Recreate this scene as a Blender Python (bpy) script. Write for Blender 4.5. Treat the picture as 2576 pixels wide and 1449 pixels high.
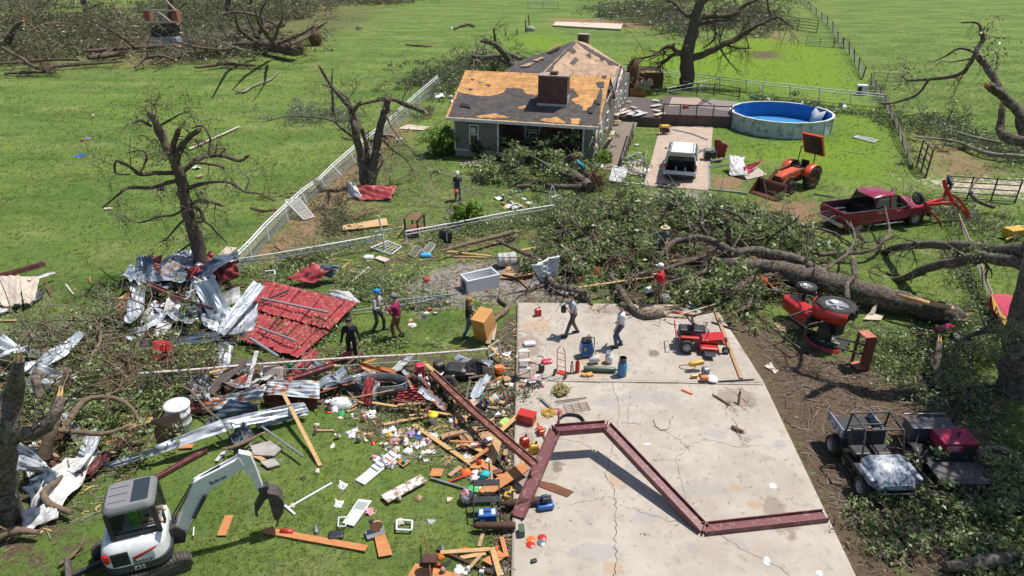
import bpy,math,random
import numpy as np
from mathutils import Vector,Matrix
R = math.radians
random.seed(7); RNG = np.random.default_rng(11)
SC = bpy.context.scene
for o in list(bpy.data.objects): bpy.data.objects.remove(o)
COL = SC.collection
# ---------------------------------------------------------------- camera, sky, sun, exposure
CAM_H,PITCH,FPX,CXP,CYP = 14.2,R(27),1717.0,1288.0,724.5
cam = bpy.data.objects.new('camera',bpy.data.cameras.new('camera')); COL.objects.link(cam)
cam.location = (0,0,CAM_H); cam.rotation_euler = (math.pi/2 - PITCH,0,0)
cam.data.sensor_width = 36; cam.data.lens = 36*FPX/2576; cam.data.clip_start = .1; cam.data.clip_end = 5000
SC.camera = cam
SC.render.resolution_x,SC.render.resolution_y = 1024,576
TO_SUN = Vector((.37,.16,.915)).normalized()
W = bpy.data.worlds.new("World"); SC.world = W; W.use_nodes = True
nt = W.node_tree; nt.nodes.clear()
sky = nt.nodes.new('ShaderNodeTexSky'); sky.sky_type = 'NISHITA'; sky.sun_disc = False
sky.sun_elevation = math.asin(TO_SUN.z); sky.sun_rotation = math.atan2(TO_SUN.x,TO_SUN.y)
bg = nt.nodes.new('ShaderNodeBackground'); bg.inputs[1].default_value = .10
wo = nt.nodes.new('ShaderNodeOutputWorld'); nt.links.new(sky.outputs[0],bg.inputs[0]); nt.links.new(bg.outputs[0],wo.inputs[0])
sl = bpy.data.lights.new('sun','SUN'); sl.energy = 4.9; sl.angle = R(.5); sl.color = (1,.955,.88)
sun = bpy.data.objects.new('sun',sl); COL.objects.link(sun); sun.rotation_euler = (-TO_SUN).to_track_quat('-Z','Y').to_euler()
SC.view_settings.view_transform = 'Standard'; SC.view_settings.look = 'None'; SC.view_settings.gamma = 1; SC.view_settings.exposure = .22
try:
    SC.cycles.max_bounces = 6; SC.cycles.diffuse_bounces = 3; SC.cycles.glossy_bounces = 3; SC.cycles.transparent_max_bounces = 8
except Exception: pass
# ---------------------------------------------------------------- places: a spot in the 2576 wide view -> a point of the real site
CT,ST = math.cos(PITCH),math.sin(PITCH)
def ray(x,y):
    a = (x-CXP)/FPX; b = (CYP-y)/FPX
    return Vector((a,CT + b*ST,-ST + b*CT))
def G(x,y,h=0.0):
    d = ray(x,y); t = (CAM_H-h)/-d.z
    return Vector((d.x*t,d.y*t,h))
def V(x,y,Y):
    d = ray(x,y); t = Y/d.y
    return Vector((d.x*t,Y,CAM_H + d.z*t))
def PL(x,y,p,n):
    d = ray(x,y); o = Vector((0,0,CAM_H)); t = (p-o).dot(n)/d.dot(n)
    return o + d*t
# ---------------------------------------------------------------- tags
def tag(o,label=None,cat=None,group=None,kind=None):
    if label: o['label'] = label
    if cat: o['category'] = cat
    if group: o['group'] = group
    if kind: o['kind'] = kind
    return o
def thing(name,label,cat,loc=(0,0,0),rz=0,group=None,rot=None):
    o = bpy.data.objects.new(name,None); COL.objects.link(o); o.location = loc
    o.empty_display_size = .2
    if rot is not None: o.rotation_euler = rot.to_euler() if hasattr(rot,'to_euler') else rot
    else: o.rotation_euler = (0,0,rz)
    return tag(o,label,cat,group)
def copy_tree(o,parent=None):
    c = o.copy(); COL.objects.link(c); c.parent = parent
    for ch in list(o.children): copy_tree(ch,c)
    return c
# ---------------------------------------------------------------- materials
MATS = {}
def mk(name,c1,c2=None,scale=4,rough=.7,metal=0,bump=0,bscale=None,c3=None,s3=1.2,spec=.4,wave=None,stretch=None,tint=0,lo=.35,hi=.65,alpha=None,emit=None):
    if name in MATS: return MATS[name]
    m = bpy.data.materials.new(name); m.use_nodes = True; n = m.node_tree.nodes; L = m.node_tree.links
    b = n['Principled BSDF']; b.inputs['Roughness'].default_value = rough; b.inputs['Metallic'].default_value = metal
    b.inputs['Specular IOR Level'].default_value = spec
    m.diffuse_color = (*c1,1)
    b.inputs['Base Color'].default_value = (*c1,1)
    tc = n.new('ShaderNodeTexCoord'); vec = tc.outputs['Object']
    if stretch:
        mp = n.new('ShaderNodeMapping'); mp.inputs['Scale'].default_value = stretch; L.new(vec,mp.inputs[0]); vec = mp.outputs[0]
    cur = None
    if c2:
        nz = n.new('ShaderNodeTexNoise'); nz.inputs['Scale'].default_value = scale; nz.inputs['Detail'].default_value = 6; nz.inputs['Roughness'].default_value = .62
        L.new(vec,nz.inputs['Vector'])
        mr = n.new('ShaderNodeMapRange'); mr.inputs[1].default_value = lo; mr.inputs[2].default_value = hi; L.new(nz.outputs[0],mr.inputs[0])
        mx = n.new('ShaderNodeMix'); mx.data_type = 'RGBA'; mx.inputs[6].default_value = (*c1,1); mx.inputs[7].default_value = (*c2,1)
        L.new(mr.outputs[0],mx.inputs[0]); cur = mx.outputs[2]
    if c3:
        nz = n.new('ShaderNodeTexNoise'); nz.inputs['Scale'].default_value = s3; nz.inputs['Detail'].default_value = 7; nz.inputs['Roughness'].default_value = .7
        L.new(vec,nz.inputs['Vector'])
        mr = n.new('ShaderNodeMapRange'); mr.inputs[1].default_value = .52; mr.inputs[2].default_value = .62; L.new(nz.outputs[0],mr.inputs[0])
        mx = n.new('ShaderNodeMix'); mx.data_type = 'RGBA'; mx.inputs[7].default_value = (*c3,1); mx.inputs[6].default_value = (*c1,1)
        if cur: L.new(cur,mx.inputs[6])
        L.new(mr.outputs[0],mx.inputs[0]); cur = mx.outputs[2]
    if cur: L.new(cur,b.inputs['Base Color'])
    if bump or wave:
        bp = n.new('ShaderNodeBump'); bp.inputs['Strength'].default_value = bump or .5; bp.inputs['Distance'].default_value = .03
        if wave:
            wv = n.new('ShaderNodeTexWave'); wv.bands_direction = wave[0]; wv.inputs['Scale'].default_value = wave[1]; wv.inputs['Distortion'].default_value = wave[2]
            L.new(tc.outputs['Object'],wv.inputs[0]); L.new(wv.outputs['Fac'],bp.inputs['Height'])
        else:
            nz = n.new('ShaderNodeTexNoise'); nz.inputs['Scale'].default_value = bscale or scale*4; nz.inputs['Detail'].default_value = 8
            L.new(vec,nz.inputs['Vector']); L.new(nz.outputs[0],bp.inputs['Height'])
        L.new(bp.outputs[0],b.inputs['Normal'])
    if alpha is not None: b.inputs['Alpha'].default_value = alpha
    MATS[name] = m; return m
def paint(name,c,rough=.35,dirt=.55,metal=0):
    return mk(name,c,tuple(v*.82+.01 for v in c),9,rough,metal,c3=tuple(v*dirt+.03 for v in c),s3=2.3,spec=.5)
# ---------------------------------------------------------------- mesh builder
def basis(d,up=None):
    d = Vector(d).normalized(); up = Vector(up) if up else Vector((0,0,1))
    if abs(d.dot(up)) > .97: up = Vector((0,1,0)) if abs(d.y) < .9 else Vector((1,0,0))
    s = d.cross(up).normalized(); u = s.cross(d).normalized()
    return s,u,d
class MB:
    def __init__(s): s.v = []; s.f = []; s.m = []; s.s = []
    def add(s,vs,fs,m=0,smooth=False):
        k = len(s.v); s.v.extend([tuple(p) for p in vs])
        for f in fs: s.f.append([i+k for i in f]); s.m.append(m); s.s.append(smooth)
        return s
    def box(s,c,d,rot=None,m=0,taper=None):
        x,y,z = d[0]/2,d[1]/2,d[2]/2; c = Vector(c); tx,ty = taper or (1,1)
        p = [Vector((-x,-y,-z)),Vector((x,-y,-z)),Vector((x,y,-z)),Vector((-x,y,-z)),
             Vector((-x*tx,-y*ty,z)),Vector((x*tx,-y*ty,z)),Vector((x*tx,y*ty,z)),Vector((-x*tx,y*ty,z))]
        if rot is not None: p = [rot @ q for q in p]
        return s.add([q+c for q in p],[(0,3,2,1),(4,5,6,7),(0,1,5,4),(1,2,6,5),(2,3,7,6),(3,0,4,7)],m)
    def beam(s,a,b,w,h,up=None,m=0):
        a = Vector(a); b = Vector(b); sd,u,d = basis(b-a,up); L = (b-a).length
        M = Matrix((d,sd,u)).transposed()
        return s.box((a+b)/2,(L,w,h),M,m)
    def tube(s,pts,rad,n=8,m=0,cap=True,smooth=True):
        pts = [Vector(p) for p in pts]; k = len(pts)
        if not hasattr(rad,'__len__'): rad = [rad]*k
        vs = []; prev = None
        for i,p in enumerate(pts):
            d = (pts[min(i+1,k-1)] - pts[max(i-1,0)])
            if d.length < 1e-6: d = Vector((0,0,1))
            d.normalize()
            if prev is None: sd,u,_ = basis(d)
            else:
                u = prev - d*prev.dot(d)
                if u.length < 1e-4: _,u,_ = basis(d)
                u.normalize(); sd = d.cross(u)
            prev = u
            for j in range(n):
                a = 2*math.pi*j/n; vs.append(p + (sd*math.cos(a) + u*math.sin(a))*rad[i])
        fs = [(i*n+j,i*n+(j+1) % n,(i+1)*n+(j+1) % n,(i+1)*n+j) for i in range(k-1) for j in range(n)]
        s.add(vs,fs,m,smooth)
        if cap: s.add(vs[:n],[tuple(range(n))[::-1]],m); s.add(vs[-n:],[tuple(range(n))],m)
        return s
    def cyl(s,a,b,r,r2=None,n=16,m=0,smooth=True): return s.tube([a,b],[r,r if r2 is None else r2],n,m,True,smooth)
    def lathe(s,prof,c=(0,0,0),ax=(0,0,1),n=20,m=0,smooth=True,close=True):
        sd,u,d = basis(ax); c = Vector(c); vs = []
        for r,z in prof:
            for j in range(n):
                a = 2*math.pi*j/n; vs.append(c + d*z + (sd*math.cos(a)+u*math.sin(a))*max(r,1e-4))
        k = len(prof)
        s.add(vs,[(i*n+j,i*n+(j+1) % n,(i+1)*n+(j+1) % n,(i+1)*n+j) for i in range(k-1) for j in range(n)],m,smooth)
        return s
    def sph(s,c,r,n=12,m=0,rot=None):
        c = Vector(c); r = (r,r,r) if not hasattr(r,'__len__') else r; k = n//2+1; vs = []
        for i in range(k):
            t = math.pi*i/(k-1)
            for j in range(n):
                a = 2*math.pi*j/n; q = Vector((r[0]*math.sin(t)*math.cos(a),r[1]*math.sin(t)*math.sin(a),r[2]*math.cos(t)))
                vs.append(c + (rot @ q if rot is not None else q))
        return s.add(vs,[(i*n+j,(i+1)*n+j,(i+1)*n+(j+1) % n,i*n+(j+1) % n) for i in range(k-1) for j in range(n)],m,True)
    def prism(s,pts,off,m=0):
        pts = [Vector(p) for p in pts]; off = Vector(off); n = len(pts)
        return s.add(pts+[p+off for p in pts],[tuple(range(n))[::-1],tuple(range(n,2*n))]+[(i,(i+1) % n,n+(i+1) % n,n+i) for i in range(n)],m)
    def grid(s,rows,m=0,smooth=True,thick=0):
        h = len(rows); w = len(rows[0]); vs = [Vector(p) for r in rows for p in r]
        s.add(vs,[(i*w+j,i*w+j+1,(i+1)*w+j+1,(i+1)*w+j) for i in range(h-1) for j in range(w-1)],m,smooth)
        return s
    def loft(s,rings,m=0,smooth=True,caps=True):
        k = len(rings); n = len(rings[0]); vs = [Vector(p) for r in rings for p in r]
        s.add(vs,[(i*n+j,i*n+(j+1) % n,(i+1)*n+(j+1) % n,(i+1)*n+j) for i in range(k-1) for j in range(n)],m,smooth)
        if caps: s.add(rings[0],[tuple(range(n))[::-1]],m); s.add(rings[-1],[tuple(range(n))],m)
        return s
    def build(s,name,mats,parent=None,bevel=0,sub=0,solid=0):
        me = bpy.data.meshes.new(name); me.from_pydata(s.v,[],s.f)
        if not isinstance(mats,(list,tuple)): mats = [mats]
        for m in mats: me.materials.append(m)
        me.polygons.foreach_set('material_index',s.m); me.polygons.foreach_set('use_smooth',s.s); me.update()
        o = bpy.data.objects.new(name,me); COL.objects.link(o); o.parent = parent
        if solid: md = o.modifiers.new('s','SOLIDIFY'); md.thickness = solid; md.offset = 0
        if bevel: md = o.modifiers.new('b','BEVEL'); md.width = bevel; md.segments = 2; md.limit_method = 'ANGLE'; md.angle_limit = R(40)
        if sub: md = o.modifiers.new('u','SUBSURF'); md.levels = sub; md.render_levels = sub
        return o
def npmesh(name,verts,faces,mat,parent=None,smooth=False):
    """verts (n,3), faces (m,k) numpy"""
    me = bpy.data.meshes.new(name); nv = len(verts); nf,k = faces.shape
    me.vertices.add(nv); me.vertices.foreach_set('co',np.asarray(verts,dtype=np.float32).ravel())
    me.loops.add(nf*k); me.loops.foreach_set('vertex_index',faces.astype(np.int32).ravel())
    me.polygons.add(nf); me.polygons.foreach_set('loop_start',np.arange(0,nf*k,k,dtype=np.int32))
    if smooth: me.polygons.foreach_set('use_smooth',np.ones(nf,dtype=bool))
    for m in (mat if isinstance(mat,(list,tuple)) else [mat]): me.materials.append(m)
    me.update(); me.validate()
    o = bpy.data.objects.new(name,me); COL.objects.link(o); o.parent = parent
    return o
def text_mesh(name,s,size,mat,parent,loc,rot,ext=.003):
    cu = bpy.data.curves.new(name,'FONT'); cu.body = s; cu.size = size; cu.extrude = ext; cu.align_x = 'CENTER'; cu.align_y = 'CENTER'
    t = bpy.data.objects.new('t',cu); COL.objects.link(t); dg = bpy.context.evaluated_depsgraph_get()
    me = bpy.data.meshes.new_from_object(t.evaluated_get(dg)); bpy.data.objects.remove(t); me.materials.clear(); me.materials.append(mat)
    o = bpy.data.objects.new(name,me); COL.objects.link(o); o.parent = parent; o.location = loc
    o.rotation_euler = rot.to_euler() if hasattr(rot,'to_euler') else rot
    return o
def vnoise(x,y,s,seed=0):
    x = np.asarray(x)*s+seed*17.3; y = np.asarray(y)*s+seed*9.1
    xi = np.floor(x).astype(np.int64); yi = np.floor(y).astype(np.int64); fx = x-xi; fy = y-yi
    fx = fx*fx*(3-2*fx); fy = fy*fy*(3-2*fy)
    def h(a,b):
        n = (a*374761393 + b*668265263 + seed*1442695) & 0xffffffff; n = ((n ^ (n >> 13))*1274126177) & 0xffffffff
        return ((n ^ (n >> 16)) & 0xffff)/65535.0
    return (h(xi,yi)*(1-fx)+h(xi+1,yi)*fx)*(1-fy) + (h(xi,yi+1)*(1-fx)+h(xi+1,yi+1)*fx)*fy
def fbm(x,y,s,seed=0,o=4): return sum(vnoise(x,y,s*2**i,seed+i)*.5**i for i in range(o))/sum(.5**i for i in range(o))
def polymask(X,Y,poly,soft):
    """1 inside, soft edge, polygon in world xy"""
    X = np.asarray(X); Y = np.asarray(Y); ins = np.zeros(X.shape,bool); dist = np.full(X.shape,1e9); n = len(poly)
    for i in range(n):
        x1,y1 = poly[i][:2]; x2,y2 = poly[(i+1) % n][:2]
        c = ((y1 > Y) != (y2 > Y)) & (X < (x2-x1)*(Y-y1)/((y2-y1) if abs(y2-y1) > 1e-9 else 1e-9)+x1); ins ^= c
        dx,dy = x2-x1,y2-y1; t = np.clip(((X-x1)*dx+(Y-y1)*dy)/(dx*dx+dy*dy+1e-9),0,1)
        dist = np.minimum(dist,np.hypot(X-x1-t*dx,Y-y1-t*dy))
    sd = np.where(ins,dist,-dist)
    return np.clip(.5+sd/(2*soft),0,1)
# ---------------------------------------------------------------- ground masks (earth, mud, gravel where the site has them)
def GP(*pts): return [tuple(G(x,y)[:2]) for x,y in pts]
ZONES = [
 ('mown',GP((1560,130),(1900,85),(2130,125),(2180,200),(2260,320),(2300,440),(2200,480),(1850,400),(1800,330),(1900,360),(2090,330),(2000,250),(1700,230),(1560,190)),2,.8),('mown',GP((1180,90),(1400,80),(1560,130),(1300,130)),3,.7),('mown',GP((100,250),(500,200),(800,330),(600,420),(200,420)),5,.45),
 ('dirt',GP((-200,60),(0,30),(420,5),(1000,-8),(1000,30),(760,130),(480,165),(60,200),(-300,200)),6,.42),
 ('mud',GP((1460,15),(1780,10),(1900,60),(1780,95),(1600,70)),4,.5),('dirt',GP((1600,500),(1960,520),(2060,600),(1500,580)),2,.45),
 ('dirt',GP((585,655),(760,480),(905,360),(1020,290),(1050,330),(960,420),(900,520),(870,560),(830,650),(700,670)),1.2,.78),
 ('dirt',GP((850,470),(1000,460),(1000,540),(850,560)),1.0,.5),
 ('dirt',GP((1370,500),(1520,480),(1640,520),(1600,600),(1420,600)),1.2,.52),
 ('dirt',GP((1890,500),(2060,505),(2110,590),(1950,560)),.9,.85),
 ('dirt',GP((1785,440),(1890,440),(1860,482),(1785,480)),.5,.85),
 ('dirt',GP((2285,325),(2450,370),(2560,440),(2440,470),(2330,440),(2290,390)),2.0,.75),
 ('dirt',GP((1560,470),(1630,480),(1640,510),(1540,520)),.8,.5),
 ('dirt',GP((1400,45),(1640,52),(1640,72),(1400,62)),3,.95),
 ('dirt',GP((1900,60),(2030,90),(1960,110),(1880,90)),3,.65),
 ('dirt',GP((850,225),(1000,190),(900,240)),2,.3),
 ('dirt',GP((250,150),(500,130),(480,165),(240,180)),2,.55),
 ('dirt',GP((640,720),(900,640),(1010,660),(880,700),(700,790)),.8,.4),
 ('mud',GP((1790,765),(1900,800),(1990,860),(2100,900),(2240,900),(2420,960),(2480,1100),(2400,1300),(2500,1500),(2110,1500),(1990,1190),(1880,960),(1830,870)),.7,1.0),
 ('mud',GP((2080,700),(2240,740),(2180,790),(2060,740)),.8,.6),
 ('mud',GP((1245,850),(1302,770),(1300,1000),(1290,1500),(1235,1500),(1255,1200)),.4,.92),
 ('mud',GP((700,860),(1240,880),(1300,900),(1290,1030),(1000,1000),(500,1010)),.7,.68),
 ('mud',GP((1300,730),(1820,770),(1850,810),(1800,800),(1500,768),(1290,768)),.4,.7),
 ('mud',GP((0,1150),(200,1250),(200,1500),(-200,1500),(-200,1100)),1.0,.7),
 ('mud',GP((1430,560),(1900,560),(2100,640),(1950,760),(1500,740),(1380,660)),1.5,.72),
 ('mud',GP((400,40),(1000,10),(1000,60),(700,140),(0,190),(-300,190),(-300,80)),4,.5),
 ('mud',GP((1885,130),(1955,128),(1965,146),(1900,148)),1.2,.95),
 ('mud',GP((2180,150),(2600,300),(2600,310),(2200,170)),1.5,.62),
 ('mud',GP((1100,600),(1300,575),(1400,560),(1420,600),(1180,640),(1000,680),(820,740),(800,700)),.5,.55),
 ('gravel',GP((990,730),(1120,668),(1290,650),(1420,690),(1500,760),(1310,766),(1200,760),(1060,790)),.5,.95),
 ('gravel',GP((-300,900),(0,850),(240,822),(300,850),(100,900),(-300,960)),.6,.9),
 ('gravel',GP((1635,478),(1775,478),(1800,560),(1840,640),(1700,640),(1650,540)),.6,.8),
 ('gravel',GP((560,1130),(640,1100),(700,1120),(690,1180),(600,1180)),.4,.75),
 ('dirt',GP((60,560),(250,600),(300,700),(100,760)),3,.28),('dirt',GP((560,280),(700,300),(620,400),(480,380)),3,.3),('dirt',GP((1000,330),(1120,420),(1240,520),(1300,480),(1400,540),(1150,600),(980,480)),2,.42),('mud',GP((860,780),(1240,780),(1240,870),(860,880)),1,.4),('mud',GP((880,1040),(1240,1100),(1230,1449),(900,1449),(600,1250)),2,.36),('dirt',GP((2050,590),(2300,600),(2400,760),(2200,700)),2,.38),
 ('pale',GP((2335,455),(2580,455),(2700,500),(2400,480)),1.2,.95),
]
CLEAR = []     # flat built surfaces where no grass grows
SLAB = [G(x,y,0) for x,y in ((1302,766),(1796,773),(1858,868),(1921,968),(2148,1449),(2330,1836),(1280,1836),(1286,1449))]
DRIVE = [G(x,y,0) for x,y in ((1620,468),(1660,320),(1793,320),(1781,480))]
CLEAR += [[tuple(p[:2]) for p in SLAB],[tuple(p[:2]) for p in DRIVE]]
def masks(X,Y):
    out = {k: np.zeros(X.shape) for k in ('dirt','mud','gravel','pale','mown')}
    for k,poly,soft,st in ZONES: out[k] = np.maximum(out[k],polymask(X,Y,poly,soft*2.2)*st)
    return out
def gz(x,y):
    """gentle lie of the land"""
    x = np.asarray(x,float); y = np.asarray(y,float)
    return (vnoise(x,y,.9,3)-.5)*.05 + (vnoise(x,y,2.7,4)-.5)*.02
def axis(a,b,d0,g,c=0):
    out = [0.0]; d = d0
    while out[-1] < b: out.append(out[-1]+d); d *= g
    neg = [0.0]; d = d0
    while neg[-1] > a: neg.append(neg[-1]-d); d *= g
    return np.array(sorted(set(neg+out)))+c
gx = axis(-2600,2600,.22,1.016); 
gy = [-60.0,-20,0,5]; d = .2
while gy[-1] < 3500: gy.append(gy[-1]+d); d *= 1.0165
gy = np.array(gy)
X,Y = np.meshgrid(gx,gy); near = (Y < 400)
Z = np.where(near,gz(X,Y),0)
inside = np.zeros(X.shape)
for p in CLEAR: inside = np.maximum(inside,polymask(X,Y,p,.15))
Z = Z*(1-inside) - .03*inside - .0
vs = np.stack([X.ravel(),Y.ravel(),Z.ravel()],1); h,w = X.shape
idx = np.arange(h*w).reshape(h,w); fc = np.stack([idx[:-1,:-1],idx[:-1,1:],idx[1:,1:],idx[1:,:-1]],-1).reshape(-1,4)
def ground_mat():
    m = bpy.data.materials.new('meadow_ground'); m.use_nodes = True; n = m.node_tree.nodes; L = m.node_tree.links
    b = n['Principled BSDF']; b.inputs['Roughness'].default_value = .95; b.inputs['Specular IOR Level'].default_value = .1
    tc = n.new('ShaderNodeTexCoord'); vec = tc.outputs['Object']
    def noise(s,d=5,r=.6,st=None):
        q = n.new('ShaderNodeTexNoise'); q.inputs['Scale'].default_value = s; q.inputs['Detail'].default_value = d; q.inputs['Roughness'].default_value = r
        if st:
            mp = n.new('ShaderNodeMapping'); mp.inputs['Scale'].default_value = st; mp.inputs['Rotation'].default_value = (0,0,.35); L.new(vec,mp.inputs[0]); L.new(mp.outputs[0],q.inputs[0])
        else: L.new(vec,q.inputs[0])
        return q.outputs[0]
    def rng(x,a,b_,lo=0,hi=1):
        q = n.new('ShaderNodeMapRange'); q.inputs[1].default_value = a; q.inputs[2].default_value = b_; q.inputs[3].default_value = lo; q.inputs[4].default_value = hi; L.new(x,q.inputs[0]); return q.outputs[0]
    def mix(f,a,b_):
        q = n.new('ShaderNodeMix'); q.data_type = 'RGBA'; L.new(f,q.inputs[0])
        for i,v in ((6,a),(7,b_)):
            if isinstance(v,tuple): q.inputs[i].default_value = (*v,1)
            else: L.new(v,q.inputs[i])
        return q.outputs[2]
    def math_(op,a,b_):
        q = n.new('ShaderNodeMath'); q.operation = op
        for i,v in enumerate((a,b_)):
            if isinstance(v,(int,float)): q.inputs[i].default_value = v
            else: L.new(v,q.inputs[i])
        return q.outputs[0]
    g = mix(rng(noise(.09,4,.6,(1,2.6,1)),.38,.62),GRASS_A,GRASS_B)
    g = mix(rng(noise(1.4,6,.7),.42,.66),g,GRASS_C)
    g = mix(rng(noise(.3,6,.75),.52,.68,0,.75),g,GRASS_D)
    g = mix(rng(noise(.16,7,.8,(1,2,1)),.52,.64,0,.7),g,(.06,.10,.025))
    g = mix(rng(noise(.7,7,.85),.60,.68,0,.6),g,(.20,.15,.08))
    g = mix(rng(noise(9,4,.7),.55,.7,0,.55),g,(.035,.06,.012))
    def att(k):
        a = n.new('ShaderNodeAttribute'); a.attribute_name = k; return a.outputs['Fac']
    brk = noise(2.2,8,.78)
    for k,c1,c2 in (('mown',(.165,.25,.026),(.12,.195,.024)),('gravel',(.30,.275,.25),(.2,.18,.16)),('dirt',(.30,.185,.115),(.2,.125,.08)),('mud',(.085,.058,.042),(.15,.105,.075)),('pale',(.55,.47,.38),(.42,.34,.27))):
        f = rng(math_('ADD',att(k),math_('MULTIPLY',math_('SUBTRACT',brk,.5),2.6)),.38,.62)
        g = mix(f,g,mix(rng(noise(7,8,.8),.4,.6),c1,c2))
    L.new(g,b.inputs['Base Color'])
    bp = n.new('ShaderNodeBump'); bp.inputs['Strength'].default_value = .8; bp.inputs['Distance'].default_value = .08
    L.new(noise(14,8,.75),bp.inputs['Height']); L.new(bp.outputs[0],b.inputs['Normal'])
    return m
GRASS_A = (.078,.138,.026); GRASS_B = (.165,.225,.047); GRASS_C = (.12,.18,.055); GRASS_D = (.24,.235,.105)
ground = npmesh('ground',vs,fc,ground_mat(),smooth=True); tag(ground,kind='structure')
mk_ = masks(X.ravel(),Y.ravel())
for k,a in mk_.items():
    at = ground.data.attributes.new(k,'FLOAT','POINT'); at.data.foreach_set('value',a.astype(np.float32))
# ---------------------------------------------------------------- grass: nobody could count it
def tufts(name,N,y0,y1,seed,size,mat):
    r = np.random.default_rng(seed)
    y = np.exp(r.uniform(math.log(y0),math.log(y1),N)); x = r.uniform(-1,1,N)*(y*.80+4)
    mm = masks(x,y); bare = np.maximum.reduce([mm['dirt']*.95,mm['mud']*1.0,mm['gravel']*1.1,mm['pale']])
    for p in CLEAR: bare = np.maximum(bare,polymask(x,y,p,.05)*3)
    brk = fbm(x,y,1.3,5)
    keep = (bare + (brk-.5)*1.2 < .5) | ((r.random(N) < .10) & (bare < 1.5)); dens = fbm(x,y,.5,8); keep &= r.random(N) > mm['mown']*.75; keep &= (r.random(N) < (.2+1.2*dens)*np.clip(1.4-y/110,.1,1))
    x = x[keep]; y = y[keep]; N = len(x); nb = 5
    sc = (size*(.6+.9*r.random(N))*(1+.03*np.minimum(y-10,60)))*(.6+.8*fbm(x,y,.25,12))
    px = np.repeat(x,nb); py = np.repeat(y,nb); s = np.repeat(sc,nb); M = N*nb
    a = r.uniform(0,2*math.pi,M); sp = s*.35; bx = px+np.cos(a)*sp*r.random(M); by = py+np.sin(a)*sp*r.random(M)
    bz = gz(bx,by)-.01; a2 = a+r.normal(0,.5,M); hh = s*(.5+.7*r.random(M)); ln = hh*(.35+.8*r.random(M)); wd = s*.085
    wx = -np.sin(a2)*wd; wy = np.cos(a2)*wd
    v0 = np.stack([bx-wx,by-wy,bz],1); v1 = np.stack([bx+wx,by+wy,bz],1); v2 = np.stack([bx+np.cos(a2)*ln,by+np.sin(a2)*ln,bz+hh],1)
    vv = np.stack([v0,v1,v2],1).reshape(-1,3); ff = np.arange(M*3).reshape(-1,3)
    o = npmesh(name,vv,ff,mat); return o
def blade_mat(name,c1,c2,c3):
    m = mk(name,c1,c2,1.1,.75,spec=.2,c3=c3,s3=6); n = m.node_tree.nodes; L = m.node_tree.links
    b = n['Principled BSDF']; tr = n.new('ShaderNodeBsdfTranslucent'); mx = n.new('ShaderNodeMixShader'); mx.inputs[0].default_value = .3
    src = b.inputs['Base Color'].links[0].from_socket; L.new(src,tr.inputs[0]); out = n['Material Output']
    L.new(b.outputs[0],mx.inputs[1]); L.new(tr.outputs[0],mx.inputs[2]); L.new(mx.outputs[0],out.inputs[0]); return m
GM = blade_mat('grass_blades',(.11,.185,.034),(.20,.265,.07),(.28,.28,.13))
g1 = tufts('grass',200000,9.5,130,1,.062,GM)
tag(g1,'short green pasture grass growing all over the yard and field','grass',kind='stuff')
# ---------------------------------------------------------------- concrete slab
def slab_mat():
    m = bpy.data.materials.new('old_concrete'); m.use_nodes = True; n = m.node_tree.nodes; L = m.node_tree.links
    b = n['Principled BSDF']; b.inputs['Roughness'].default_value = .85
    tc = n.new('ShaderNodeTexCoord')
    def noise(s,d=6,r=.65):
        q = n.new('ShaderNodeTexNoise'); q.inputs['Scale'].default_value = s; q.inputs['Detail'].default_value = d; q.inputs['Roughness'].default_value = r; L.new(tc.outputs['Object'],q.inputs[0]); return q.outputs[0]
    def ramp(x,a,c,lo=0,hi=1):
        q = n.new('ShaderNodeMapRange'); q.inputs[1].default_value = a; q.inputs[2].default_value = c; q.inputs[3].default_value = lo; q.inputs[4].default_value = hi; L.new(x,q.inputs[0]); return q.outputs[0]
    def mix(f,a,c):
        q = n.new('ShaderNodeMix'); q.data_type = 'RGBA'; L.new(f,q.inputs[0])
        for i,v in ((6,a),(7,c)):
            if isinstance(v,tuple): q.inputs[i].default_value = (*v,1)
            else: L.new(v,q.inputs[i])
        return q.outputs[2]
    c = mix(ramp(noise(.5),.4,.62),(.42,.375,.32),(.34,.29,.235))
    c = mix(ramp(noise(1.7,8,.7),.5,.72,0,.6),c,(.27,.235,.20))
    c = mix(ramp(noise(3.3,6,.6),.58,.66,0,.6),c,(.235,.215,.20))
    c = mix(ramp(noise(26,4,.6),.4,.7,0,.25),c,(.43,.395,.345))
    for k,cc in (('oil',(.15,.12,.10)),('rust',(.38,.25,.14)),('lime',(.72,.72,.70)),('damp',(.30,.28,.265)),('soil',(.2,.14,.1))):
        a = n.new('ShaderNodeAttribute'); a.attribute_name = k
        q = n.new('ShaderNodeMath'); q.operation = 'MULTIPLY_ADD'; L.new(noise(3.5,7,.7),q.inputs[0]); q.inputs[1].default_value = 2.2; q.inputs[2].default_value = -1.1
        s = n.new('ShaderNodeMath'); s.operation = 'ADD'; L.new(a.outputs['Fac'],s.inputs[0]); L.new(q.outputs[0],s.inputs[1])
        f = ramp(s.outputs[0],.5,.8); g = n.new('ShaderNodeMath'); g.operation = 'MULTIPLY'; L.new(f,g.inputs[0]); g.inputs[1].default_value = .85 if k in ('oil','lime') else .6
        c = mix(g.outputs[0],c,cc)
    L.new(c,b.inputs['Base Color'])
    bp = n.new('ShaderNodeBump'); bp.inputs['Strength'].default_value = .25; bp.inputs['Distance'].default_value = .02; L.new(noise(30,6,.7),bp.inputs['Height']); L.new(bp.outputs[0],b.inputs['Normal'])
    return m
SLAB_Z = .10
SM = slab_mat()
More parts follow.
